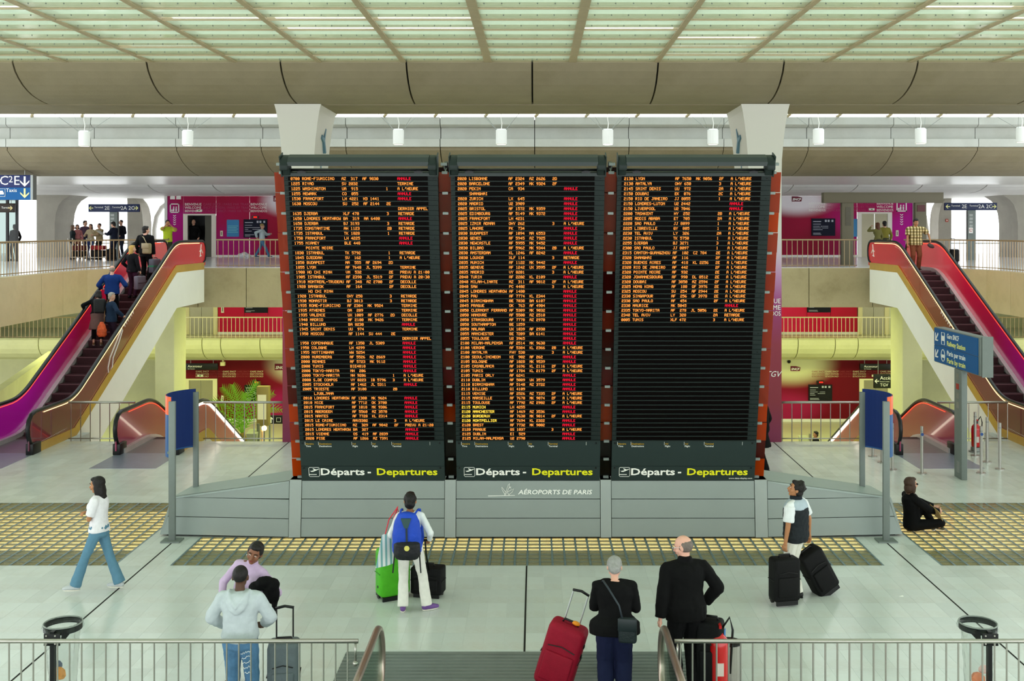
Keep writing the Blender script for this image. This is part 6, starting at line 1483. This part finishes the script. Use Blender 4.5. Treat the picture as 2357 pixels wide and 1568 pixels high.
# woman walking to the left
wk = person('woman in white t-shirt and flared jeans striding past the blue panel', (XX(228, 15.75), 15.75, 0), R(90), 1.66, 'f', ank=[(.09, -.27, .10), (-.10, .32, .085)], fy=(4, 4),
       wr=[(-.07, .15, 1.17), (.06, .18, 1.13)], pole=[(1, -.1, -1.2), (-1, -.1, -1.2)], head=(0, -6), skin='tan', top=('shirt', 'short', .024), topc='e0dde2', hem=.92, hem_flare=.012, botc='5b8299', flare=.03, legw=.95, shoec='b9bcbf', hair=('long', '15100e'), pel=(0, 0, .93))
# man in the hoodie, seen from behind
hm = person('man in light grey hoodie with back turned behind the front railing', (XX(553, 11.55), 11.55, 0), 0, 1.69, 'm', wr=[(.2, .26, .98), (-.24, .24, .97)], pole=[(1, -.5, -.5), (-1, -.5, -.5)], head=(0, 0), skin='dark', top=('hoodie', 'long', .032), topc='b4bdc0', hem=.93, collar='hood', botm=cloth('52789a', var=.3, vs=7), legw=1.12, hair=('crop', '120e0c'), hem_flare=-.01, girth=1.06, wrk=.018)
b = MB()
rq = random.Random(9)
for i in range(5):
    b.tube([(.045 + .012 * i + j * .0085, -.148 + .002 * j - .006 * i, .80 - i * .048 + j * .0022 + rq.uniform(-.013, .013)) for j in range(13 - i)], .0028, n=4)
b.build('printed_scrawl', M['cream'], hm['t'])
# woman in lavender roll-neck leaning out beside him
lw = person('woman in lavender roll-neck glancing back over a black coat', (XX(556, 12.62), 12.62, 0), R(172), 1.70, 'f', side=-18, lean=6, wr=[(.14, .24, 1.02), (-.30, .24, 1.14)], pole=[(1, -.3, -.8), (-1, -.3, -.8)], head=(4, -4), skin='brown', top=('sweater', 'long', .014), topc='bda6c4', hem=.92, collar='roll', botc='2a4a78', shoec='4a3a30', hair=('tail', '15110f'), handdir=[None, (.9, .2, .1)], curl=(40, 35))
b = MB(); L = lw['HM']
for s in (-1, 1): b.tube([L @ Vector((s * .078, .0, -.04)), L @ Vector((s * .084, .0, -.055)), L @ Vector((s * .078, .0, -.07))], .004, n=5)
b.build('earrings', cm('e6e6e0', .2, metal=.8), lw['t'])
ct = thing('folded_coat', 'black coat draped over the arm of the woman in lavender', 'coat', P(608, 1350, 12.35)); b = MB(); q = P(606, 1345, 12.32)
for dx, dz, r in ((-.08, -.03, (.09, .07, .06)), (.02, .02, (.11, .08, .07)), (.11, -.01, (.08, .08, .08)), (.13, -.1, (.06, .07, .12)), (.07, -.12, (.08, .07, .1)), (.13, -.22, (.03, .05, .1))): b.sph((q.x + dx, q.y, q.z + dz), r)
remesh(b, 'drape', cloth('0d0d0e'), ct, .012, .018, .06)
luggage('suitcase', 'large grey suitcase beside the man in the hoodie', (XX(651, 11.85), 11.9, 0), R(8), .34, .3, .70, '5f686c', handle=.32, trim='blackhandle')
# traveller with the blue backpack
bx, by = XX(944, 14.95), 14.95
bp = person('woman in white with a blue backpack facing the boards', (bx, by, 0), 0, 1.65, 'f', ank=[(.22, .05, .085), (-.10, 0, .085)], fy=(62, 4), wr=[(.26, .08, .97), (-.20, .12, .98)], pole=[(.6, -1, -.4), (-.5, -1, -.4)], head=(0, 4), skin='tan', top=('shirt', 'long', .016), topc='dfe3e2', hem=.9, botc='dcdad2', flare=.018, legw=1.02, shoec='6a4a8a', hair=('bun', '120e0d'))
t = thing('backpack', 'blue and black backpack worn by the woman in white', 'backpack', (bx - .02, by - .2, .80)); bl = mat('pack_blue', '1743b4', .6, var=.1, vs=10, bump=.2, bs=40); bk = mat('pack_black', '14161a', .55, var=.15, vs=12, bump=.2, bs=40)
x0, y0 = bx - .02, by - .2
b = MB(); b.loft([(0, .17, .10), (.08, .2, .13), (.3, .2, .14), (.48, .17, .12), (.58, .12, .07), (.6, .06, .04)], Matrix.Translation((x0, y0, .82)), n=20); remesh(b, 'main_compartment', bl, t, .012, .012, .08)
b = MB(); b.loft([(0, .15, .09), (.06, .185, .11), (.2, .18, .11), (.25, .11, .06)], Matrix.Translation((x0 + .01, y0 - .075, .81)), n=18); remesh(b, 'lower_pocket', bk, t, .012, .01, .06)
MB().hexa([(x0 - .07, y0 - .125, 1.36), (x0 + .07, y0 - .125, 1.36), (x0 + .03, y0 - .15, 1.24), (x0 - .02, y0 - .15, 1.24)], [(x0 - .07, y0 - .09, 1.36), (x0 + .07, y0 - .09, 1.36), (x0 + .03, y0 - .11, 1.24), (x0 - .02, y0 - .11, 1.24)]).build('mesh_panel', cm('2f4a4c', .7), t)
MB().cyl((x0 + .01, y0 - .15, 1.24), (x0 + .015, y0 - .15, 1.06), .014, n=6).build('centre_strap', cm('223038', .6), t)
MB().cyl((x0 + .02, y0 - .19, .98), (x0 + .02, y0 - .185, .98), .036, n=14).build('round_badge', cm('d6cc6a', .5), t)
for s in (-1, 1): MB().tube([(x0 + s * .1, y0 + .02, 1.38), (bx + s * .115, by - .06, 1.42), (bx + s * .12, by + .06, 1.39), (bx + s * .13, by + .12, 1.25), (bx + s * .17, by + .02, 1.02), (x0 + s * .17, y0 + .05, .92)], .024, n=6, flat=.5).build('shoulder_strap', bl, t, smooth=True); MB().tube([(x0 + s * .17, y0, .84), (x0 + s * .19, y0 - .02, .6)], .01, n=5).build('loose_strap', M['black'], t)
t = thing('shopping_bag', 'white and teal striped shopping bag with red handles', 'bag', (XX(886, 14.8), 14.8, .6))
sm = mat('bag_stripes', 'e6ecea', .5); N_, L_ = nodes(sm); tc = N_.new('ShaderNodeTexCoord'); wv = N_.new('ShaderNodeTexWave'); wv.inputs['Scale'].default_value = 5.5; wv.bands_direction = 'X'; L_.new(tc.outputs['Object'], wv.inputs[0]); cr = N_.new('ShaderNodeValToRGB'); cr.color_ramp.interpolation = 'CONSTANT'; cr.color_ramp.elements[0].color = (*lin('7fb4b4'), 1); cr.color_ramp.elements[1].position = .38; cr.color_ramp.elements[1].color = (*lin('e8eeec'), 1); L_.new(wv.outputs[0], cr.inputs[0]); L_.new(cr.outputs[0], N_['Principled BSDF'].inputs['Base Color'])
def sb(u, v, w): 
    o = P(864, 1309, 14.85); return o + Vector((.085 * v, 0, .46 * v)) + Vector((.155 * u, -.16 * u + .28 * u, .0)) + Vector((.07 * w, .11 * w, 0))
lo = [sb(0, 0, 0), sb(1, 0, 0), sb(1, 0, 1), sb(0, 0, 1)]; hi = [sb(0, 1, 0), sb(1, 1, 0), sb(1, 1, 1), sb(0, 1, 1)]
MB().hexa(lo, hi).build('sack', sm, t, bev=.006)
S_ = Vector((bx - .17, by - .02, 1.44))
for w_ in (0, 1): MB().tube([sb(.3, 1, w_), sb(.3, 1, w_) + Vector((.05, .0, .2)), S_ + Vector((0, .03 - .06 * w_, .0)), sb(.85, 1, w_) + Vector((.02, -.0, .2)), sb(.85, 1, w_)], .008, n=5).build('handle', cm('d0283a', .5), t)
t = luggage('suitcase', 'bright green suitcase beside the woman in white', (XX(903, 15.45), 15.5, 0), R(28), .46, .27, .68, '4aa822', handle=0, rough=.4, pocket=False, trim='2a7a12', bv=.07)
b = MB()
for z in (.2, .55): b.cyl((-.231, -.02, z), (-.236, -.02, z), .02, n=10)
b.build('side_studs', M['black'], t)
t = luggage('trolley_case', 'low black trolley case held by the woman in white', (XX(985, 15.55), 15.6, 0), R(-12), .46, .26, .38, '121214', handle=0, trim='blackhandle', bv=.03)
MB().tube([(.04, -.08, .36), (.08, -.35, .7), (.12, -.52, .94)], .014, n=6).build('telescopic_tube', M['black'], t, smooth=True); MB().cyl((.04, -.52, .95), (.2, -.52, .95), .016, n=8).build('grip', M['black'], t)
# elderly couple in black
ow = person('grey-haired woman in black cardigan looking down at the walkway', (XX(1415, 12.05), 12.05, 0), R(-3), 1.62, 'f', lean=5, head=(0, -40), wr=[(.17, .30, .98), (-.17, .32, .96)], pole=[(.5, -.8, -1), (-.5, -.8, -1)], skin='pink', top=('cardigan', 'long', .03), topc='0f0f10', hem=.84, botc='171c38', legw=1.5, hair=('short', '8c8c88'), girth=1.3, wrk=.016, hem_flare=.055)
o0 = (XX(1445, 11.8), 11.82, .76)
strapbag('shoulder_bag', 'small dark leather shoulder bag on the grey-haired woman', o0, (.2, .09, .27), R(-10), '1a2426', [(o0[0] - .06, 11.8, 1.03), (XX(1425, 11.8), 11.80, 1.17), (XX(1400, 11.85), 11.87, 1.34), (XX(1388, 12), 12.02, 1.375), (XX(1382, 12.15), 12.17, 1.28)], '2a3238')
om = person('tall grey man in black jacket looking left at the walkway', (XX(1578, 12.35), 12.35, 0), R(12), 1.77, 'm', lean=3, head=(52, -12), wr=[(.28, .10, .97), (-.33, -.06, .81)], pole=[(1, -.7, -.1), (-.6, -1, 0)], skin='pink', top=('jacket', 'long', .036), topc='0c0c0d', hem=.82, collar='stand', botc='121214', legw=1.2, hair=('balding', '6a5f58'), girth=1.16, wrk=.016, hem_flare=.01)
L = om['HM']; b = MB()
for s in (-1, 1): b.tube([L @ Vector((s * .033 + .02 * math.cos(a * .785), .1, .01 + .017 * math.sin(a * .785))) for a in range(8)], .0022, n=4, closed=True); b.tube([L @ Vector((s * .053, .1, .015)), L @ Vector((s * .08, .0, .012))], .002, n=4)
b.build('spectacles', cm('b8b8b4', .3, metal=.8), om['t'])
t = luggage('suitcase', 'black suitcase with blue tag beside the tall man', (XX(1636, 12.35), 12.4, 0), R(-20), .3, .26, .76, '101113', handle=.0, trim='blackhandle'); MB().box((.17, -.06, .5), (.175, .02, .72)).build('luggage_tag', cm('3a7ac0', .5), t)
t = luggage('suitcase', 'large crimson suitcase leaning on its wheels', (XX(1268, 12.35), 12.45, .0), R(-14), .44, .3, .74, '8c0c26', tilt=0, handle=.34, roll=17, rough=.65, bv=.07)
MB().sph((.06, .0, .82), (.05, .03, .025)).build('orange_tag', cm('e08a1c', .5), t)
b = MB()
for z in (.5, .62): b.sph((.225, -.05, z), (.012, .02, .03), n=8, m=6)
b.build('studs', M['black'], t)
luggage('suitcase', 'black suitcase standing between the elderly couple', (XX(1412, 12.9), 13.0, 0), 0, .26, .22, .5, '121010', handle=0)
# man in the padded vest with two black cases
vx, vy = XX(1832, 15.45), 15.45
vm = person('man in dark padded vest looking up at the boards with two cases', (vx, vy, 0), R(52), 1.70, 'm', head=(28, 16), wr=[(.34, -.05, .86), (-.26, .05, .76)], pole=[(.6, -1, -.2), (-.5, -1, 0)], skin='tan', top=('shirt', 'short', .026), topc='dcdfe0', hem=.9, botc='dedccf', legw=1.02, shoec='141414', hair=('curly', '14100e'), girth=1.1)
U = vm['U']; k = vm['k']; T_ = lambda z: None
b = MB()
def ring(z, rx, ry): return [U(rx * math.cos(a * math.pi / 10), ry * math.sin(a * math.pi / 10), z) for a in range(20)]
def shell(secs):
    b = MB(); R_ = [ring(*q) for q in secs]; vs = [v for r_ in R_ for v in r_]; m_ = len(secs)
    b.add(vs, [(k_ * 20 + i, k_ * 20 + (i + 1) % 20, k_ * 20 + 20 + (i + 1) % 20, k_ * 20 + 20 + i) for k_ in range(m_ - 1) for i in range(20)] + [tuple(range(20))[::-1], tuple(range(20 * (m_ - 1), 20 * m_))]); return b
b = shell([(.86, .205, .165), (.95, .222, .18), (1.1, .215, .175), (1.25, .22, .178), (1.36, .222, .168)]); remesh(b, 'padded_vest', cloth('23272a', vs=30, var=.2), vm['t'], .012, .022, .05)
b = shell([(1.345, .226, .172), (1.38, .228, .16), (1.44, .2, .125), (1.475, .11, .095)]); remesh(b, 'vest_yoke', cloth('a9b6bf'), vm['t'], .012, .012, .07)
b = shell([(1.46, .1, .092), (1.5, .095, .088), (1.525, .09, .085)]); remesh(b, 'vest_collar', cloth('1c2228'), vm['t'], .012, .006, .05)
luggage('suitcase', 'upright black suitcase in front of the man in the vest', (XX(1806, 15.2), 15.22, .02), R(14), .40, .24, .60, '0e0e0f', handle=0, trim='blackhandle')
t = luggage('suitcase', 'tilted black suitcase pulled behind the man in the vest', (XX(1906, 15.72), 15.72, .02), R(18), .38, .26, .66, '0c0c0d', handle=0, trim='blackhandle', roll=-30)
# man sitting on the floor with a cardboard sign
sx, sy = XX(2102, 18.9), 18.95
sm_ = person('long-haired man in black sitting cross-legged against the plinth', (sx, sy, 0), R(-82), 1.76, 'm', pel=(0, 0, .15), lean=-4, head=(4, -4), ank=[(-.05, .44, .10), (.10, .34, .12)], kneep=[(1, .75, .35), (-1, .9, .9)], fy=(60, 60), wr=[(.12, .42, .36), (-.12, .46, .38)], pole=[(1, -.5, -.4), (-1, -.5, -.4)], skin='light', top=('sweater', 'long', .026), topc='0e0e10', hem=.94, botc='121214', shoec='4a4634', hair=('bob', '3a2618'), eyes=False)
L = sm_['HM']; b = MB()
for s in (-1, 1): b.sph(L @ Vector((s * .034, .092, .012)), (.026, .01, .016), L.to_3x3(), n=10, m=6)
b.tube([L @ Vector((-.07, .03, .018)), L @ Vector((-.05, .088, .016)), L @ Vector((.05, .088, .016)), L @ Vector((.07, .03, .018))], .004, n=5); b.build('sunglasses', M['black'], sm_['t'], smooth=True)
b = MB(); b.loft([(-.02, .155, .125), (.02, .155, .125)], Matrix.Translation((0, 0, .24)), n=18); b.build('belt', cm('26282a', .4, metal=.3), sm_['t'])
t = thing('cardboard_sign', 'brown cardboard sheet held by the seated man', 'cardboard', (XX(2160, 18.85), 18.85, .3)); A = P(2143, 1163, 18.9); B_ = P(2170, 1200, 18.75)
qd = [P(2140, 1161, 18.85), P(2161, 1179, 18.6), P(2171, 1202, 18.6), P(2152, 1188, 18.85)]
MB().hexa(qd, [v + Vector((.006, .004, .006)) for v in qd]).build('sheet', mat('cardboard', 'a58a58', .85, var=.08, vs=12), t)
# ------------------------------------------------------------------ middle distance
p = (XX(1754, 23.6), 23.6, 0)
person('person in long black coat half hidden behind the half-blank board', p, R(60), 1.74, 'm', .016, top=('coat', 'long', .04), topc='0d0d0e', hem=.55, hem_flare=.06, botc='141416', hair=('short', '1a1512'), skin='light', ank=[(.1, .14, None), (-.1, -.14, None)])
p = (XX(1878, 43), 43, ZL)
person('dark-haired man in black standing on the lower level', p, R(100), 1.7, 'm', .02, topc='141414', botc='1a1a1c', hair=('short', '15100c'), skin='tan', wrk=0)
# ------------------------------------------------------------------ escalator passengers (left)
VE = .016
def onstep(x, Y, zf): return (x, Y, zf(Y) + .0)
Y = 34.9; e1 = person('man in black suit at the head of the left escalator, bag on shoulder', (-12.52, Y, zfL(Y) + .02), R(-8), 1.82, 'm', VE, head=(-35, 0), wr=[(.27, .02, .88), None], skin='pink', top=('jacket', 'long', .03), topc='0f0f11', hem=.80, botc='121214', legw=1.1, hair=('short', '1c1612'), ank=[(.1, 0, None), (-.1, 0, None)], girth=1.1)
w = e1['W']; q = w((.16, -.22, .92)); strapbag('shoulder_bag', 'khaki shoulder bag carried by the man in the black suit', q, (.34, .14, .34), R(-30), '8a7a58', [w((.12, -.15, 1.24)), w((.02, -.17, 1.45)), w((-.12, -.06, 1.5)), w((-.14, .1, 1.42))], 'b8a888', soft=.05)
q = w((.30, .02, .30)); t = luggage('briefcase', 'grey hard briefcase with green band held by the man in the black suit', q, R(-15), .2, .42, .46, '5a5a66', handle=0, wheels=False, pocket=False, cat='briefcase', rough=.4); MB().box((-.106, -.215, .2), (.106, .215, .25)).build('green_band', cm('2a7a5a', .5), t)
Y = 34.0; e2 = person('blonde woman in dark jacket on the left escalator', (-12.62, Y, zfL(Y) + .02), R(-20), 1.66, 'f', VE, head=(-55, 0), wr=[(.26, .05, .84), (-.25, .1, .95)], skin='light', top=('jacket', 'long', .028), topc='191a20', hem=.85, botc='3a1c30', hair=('long', 'b8924e'), girth=1.05)
w = e2['W']; q = w((.28, .02, .26)); luggage('briefcase', 'silver grey hard case held by the blonde woman', q, R(-20), .18, .4, .44, '6a6470', handle=0, wheels=False, pocket=False, cat='briefcase', rough=.3)
Y = 32.65; e3 = person('balding man in royal blue jacket on the left escalator', (-12.72, Y, zfL(Y) + .02), R(8), 1.74, 'm', VE, head=(10, -5), wr=[(.34, .22, 1.1), (-.36, .2, 1.05)], pole=[(.6, -1, -.4), (-.6, -1, -.4)], skin='pink', top=('jacket', 'long', .035), topc='12306c', hem=.88, botc='101218', hair=('balding', '8a7a70'), girth=1.18)
Y = 31.55; e4 = person('dark-haired woman bending forward on the left escalator in black jacket', (-12.72, Y, zfL(Y) + .02), R(16), 1.62, 'f', VE, lean=16, head=(45, -10), wr=[(.2, .25, 1.1), (-.40, .25, 1.08)], pole=[(.6, -.6, -1), (-1, -.4, -.5)], skin='pink', top=('jacket', 'long', .035), topc='0f1216', hem=.98, botc='6e5450', bot='skirt', hair=('bob', '16110f'), shoec='7a5a40', girth=1.1)
b = MB()
for i in range(2): b.cyl(e4['kn'][i] + Vector((0, 0, .1)), e4['ank'][i] + Vector((0, 0, .1)), .07, .06)
b.build('leggings', cloth('101012'), e4['t'], smooth=True)
w = e4['W']; q = w((.1, -.34, .95)); b = strapbag('backpack', 'black backpack on the bending woman', q, (.32, .2, .42), R(16), '101214', cat='backpack', flap=False, soft=.06)
Y = 31.3; e5 = person('grey-haired woman in navy jacket turning round on the left escalator', (-12.22, Y, zfL(Y) + .02), R(-45), 1.68, 'f', VE, head=(-62, -4), wr=[(.34, .2, 1.0), (-.2, .1, .95)], pole=[(1, -.3, -.6), (-.8, -.8, -.2)], skin='light', top=('jacket', 'long', .035), topc='1b2c42', hem=.86, botc='281a2a', hair=('short', '9a948a'), girth=1.12, curl=(20, 45))
w = e5['W']; q = w((.06, -.30, .42)); strapbag('tote_bag', 'orange and brown cloth tote bag on the escalator', q, (.36, .18, .42), R(-30), 'c8552a', [w((.0, -.2, .84)), w((-.06, -.16, 1.2)), w((-.1, -.05, 1.46)), w((-.1, .1, 1.36))], '7a5a38', flap=False, soft=.07)
# plaid shirt man coming down the right escalator
pm2 = mat('plaid', 'b8a06a', .85); N_, L_ = nodes(pm2); tc = N_.new('ShaderNodeTexCoord'); last = None
for ax in 'XZ':
    wv = N_.new('ShaderNodeTexWave'); wv.inputs['Scale'].default_value = 3.2; wv.bands_direction = ax; L_.new(tc.outputs['Object'], wv.inputs[0]); cr = N_.new('ShaderNodeValToRGB'); cr.color_ramp.interpolation = 'EASE'; cr.color_ramp.elements[0].position = .2; cr.color_ramp.elements[0].color = (*lin('7a6a2e'), 1); cr.color_ramp.elements[1].position = .6; cr.color_ramp.elements[1].color = (*lin('e2d6b4'), 1); L_.new(wv.outputs[0], cr.inputs[0])
    if last: mx = N_.new('ShaderNodeMix'); mx.data_type = 'RGBA'; mx.blend_type = 'MULTIPLY'; mx.inputs[0].default_value = .8; L_.new(last, mx.inputs[6]); L_.new(cr.outputs[0], mx.inputs[7]); last = mx.outputs[2]
    else: last = cr.outputs[0]
L_.new(last, N_['Principled BSDF'].inputs['Base Color'])
Y = 36.0; pm_ = person('man in plaid short-sleeved shirt stepping onto the right escalator', (12.6, Y, zfR(Y) + .02), R(178), 1.74, 'm', VE, head=(0, -20), wr=[(.30, .12, .86), (-.44, .12, 1.0)], pole=[(.8, -.8, -.2), (-1, -.6, -.3)], skin='tan', top=('shirt', 'short', .035), topm=pm2, hem=.84, botc='7a4630', legw=1.12, hair=('short', '17120f'), girth=1.22, belly=.05, shoec='2a2018')
w = pm_['W']; q = w((-.46, .14, .82)); t = thing('cap', 'grey folded cap in the hand of the plaid shirt man', 'cap', q); b = MB(); b.sph(q, (.13, .06, .07), Matrix.Rotation(.5, 3, 'Y')); remesh(b, 'cloth', cloth('55504e'), t, .014, .02, .05)
# ------------------------------------------------------------------ upper floor crowd
VB = .022
def up(px, Y): return (XX(px, Y), Y, ZU)
def bgp(label, px, Y, rz, **k): k.setdefault('vox', VB); k.setdefault('wrk', .01); k.setdefault('eyes', False); return person(label, up(px, Y), R(rz), **k)
bgp('man in hi-vis vest raising both hands to his face beside the lift wall', 386, 44.5, -150, H=1.78, wr=[(.1, .28, 1.58), (-.1, .28, 1.52)], pole=[(1, .2, -1), (-1, .2, -1)], skin='tan', top=('vest', 'short', .03), topc='a9ba2c', botc='2a3020', hair=('short', '1a1410'), hem=.85)
bgp('man in black standing inside the open upper lift', 446, 54.95, 170, H=1.9, top=('coat', 'long', .03), topc='0c0c0d', hem=.7, botc='0f0f10', hair=('balding', '4a4038'), skin='light', girth=1.15)
bgp('youth in cap and pale jacket walking right along the lift wall', 603, 52.8, -90, H=1.70, ank=[(.08, .36, .10), (-.08, -.34, .11)], pel=(0, 0, .9), wr=[(.2, -.2, 1.0), (-.2, .36, 1.16)], top=('jacket', 'long', .03), topc='b8c8cc', botc='4a7494', hair=('cap', 'a08a5a'), skin='light', shoec='3a5a6a', hem=.88)
bgp('couple member, long-haired woman in striped top, hand raised', 2020, 45.5, 30, H=1.68, sex='f', wr=[None, (-.14, .22, 1.5)], pole=[(.5, -1, 0), (-1, .2, -1)], topc='6e6a3c', botc='3a3628', hair=('long', '5a3420'), skin='light')
bgp('couple member, man in olive shirt, seen from behind', 2036, 46.1, 10, H=1.75, topc='7a7430', botc='3a3a2c', hair=('short', '15110d'), skin='light', girth=1.12)
bgp('woman with long light hair and dark top in the waiting group', 167, 50.5, -70, H=1.60, sex='f', topc='2a3436', botc='20242a', hair=('long', '6a5442'), skin='light')
bgp('woman with short dark hair and pink shirt in the waiting group', 178, 50.8, -150, H=1.63, sex='f', topc='c07a7a', botc='8a5a50', hair=('bob', '2a1c18'), skin='light')
bgp('tall man in purple shirt at the back of the waiting group', 196, 51.8, -120, H=1.82, topc='5c4658', botc='2c3040', hair=('short', '3a2a24'), skin='light', girth=1.1)
bgp('woman with long brown hair in cream jacket and blue top, waiting', 209, 50.6, 175, H=1.65, sex='f', topc='b8a888', botc='283a6a', hair=('long', '3a261c'), skin='light', top=('jacket', 'long', .03), wr=[(.2, .2, 1.1), (-.2, .2, 1.1)])
bgp('man in tan jacket with folded arms in the waiting group', 229, 50.0, 150, H=1.68, wr=[(-.1, .24, 1.18), (.1, .26, 1.14)], pole=[(1, .1, -.6), (-1, .1, -.6)], topc='8c7a5a', botc='16161a', hair=('crop', '3a2c24'), skin='light', top=('jacket', 'long', .03), girth=1.1)
rd = bgp('man in dark suit reading a paper beside the terminal sign post', 263, 48.0, 80, H=1.74, wr=[(.12, .38, 1.16), (-.12, .36, 1.2)], pole=[(1, -.4, -1), (-1, -.4, -1)], head=(0, -18), topc='151a2a', botc='141a2c', hair=('short', '16120f'), skin='light', top=('jacket', 'long', .03), hem=.82)
q = rd['W']((0, .48, 1.25)); t = thing('newspaper', 'pale open paper held by the man in dark suit', 'newspaper', q); MB().hexa([(q.x - .05, q.y - .2, q.z - .1), (q.x - .05, q.y + .2, q.z - .1), (q.x - .28, q.y + .2, q.z + .08), (q.x - .28, q.y - .2, q.z + .08)], [(q.x - .05, q.y - .2, q.z - .09), (q.x - .05, q.y + .2, q.z - .09), (q.x - .28, q.y + .2, q.z + .09), (q.x - .28, q.y - .2, q.z + .09)]).build('sheet', cm('d8d8d0', .7), t)
bgp('tall man in dark clothes behind the paper reader', 279, 52.5, 160, H=1.86, wr=[(.14, .24, 1.1), (-.14, .24, 1.08)], pole=[(1, -.2, -.8), (-1, -.2, -.8)], topc='1a1a26', botc='1e2230', hair=('crop', '2a1c1c'), skin='light')
bgp('person in dark clothes behind the glass screen at the far left', 34, 48.5, 60, H=1.62, topc='221c1a', botc='1c1c1e', hair=('short', '1a1512'), skin='light')
def cart(label, px, Y, cols):
    x, y, z = up(px, Y); t = thing('luggage_cart', label, 'luggage cart', (x, y, z)); b = MB()
    b.tube([(x - .35, y - .25, z + .12), (x + .4, y - .2, z + .12), (x + .4, y + .2, z + .12), (x - .35, y + .25, z + .12)], .02, n=6, closed=True); b.tube([(x - .35, y - .25, z + .12), (x - .45, y - .25, z + .98), (x - .45, y + .25, z + .98), (x - .35, y + .25, z + .12)], .02, n=6); b.build('frame', M['steel'], t)
    for dx, dy in ((-.3, -.22), (-.3, .22), (.36, 0)): MB().cyl((x + dx, y + dy - .02, z + .06), (x + dx, y + dy + .02, z + .06), .06, n=12).build('wheel', M['black'], t)
    zz = z + .15
    for i, (c, h) in enumerate(cols):
        luggage('suitcase', f'{["red","black","maroon"][c]} suitcase, {["lower","upper"][i]} one on the cart' + (' near the column' if px < 200 else ' by the man in tan'), (x, y, zz), 0, .62, .42, h, ['8a1c24', '141416', '4a1418'][c], handle=0, wheels=False, pocket=False); zz += h + .01
cart('luggage cart loaded with cases before the women in the waiting group', 184, 49.4, ((1, .26), (2, .24)))
cart('luggage cart with red case before the man in tan jacket', 227, 49.0, ((1, .3), (0, .2)))
luggage('suitcase', 'black case on the floor beside the paper reader', up(256, 47.6), R(20), .42, .3, .48, '101012', handle=0)
t = luggage('suitcase', 'black trolley case standing alone on the right upper floor', up(2196, 44.6), R(15), .36, .24, .52, '15130f', handle=.42)
q = up(563, 53.6); t = thing('plastic_bag', 'crumpled white plastic bag on the upper floor by the lift wall', 'bag', q); b = MB()
for dx, r in ((-.2, .12), (0, .15), (.2, .1)): b.sph((q[0] + dx, q[1], q[2] + r * .8), (r * 1.3, r, r))
remesh(b, 'film', cm('d9dadc', .35), t, .03, .06, .1)
# ================================================================== finish: bake remeshed surfaces, fit lettering
bpy.context.view_layer.update()
dg = bpy.context.evaluated_depsgraph_get()
for o in REM:
    me = bpy.data.meshes.new_from_object(o.evaluated_get(dg)); me.name = o.data.name
    old = o.data; o.modifiers.clear(); o.data = me; me.shade_smooth()
for o, w in FIT:
    d = o.dimensions.x
    if d > 1e-4: o.scale.x *= w / d
for o in [q for q in C.objects if q.type == 'FONT']:            # lettering becomes plain mesh
    me = bpy.data.meshes.new_from_object(o.evaluated_get(dg)); nm = o.name; n2 = bpy.data.objects.new('lettering_mesh', me); C.objects.link(n2)
    n2.parent = o.parent; n2.matrix_local = o.matrix_local.copy(); n2.scale = o.scale; bpy.data.objects.remove(o); n2.name = nm
    me.name = 'lettering'
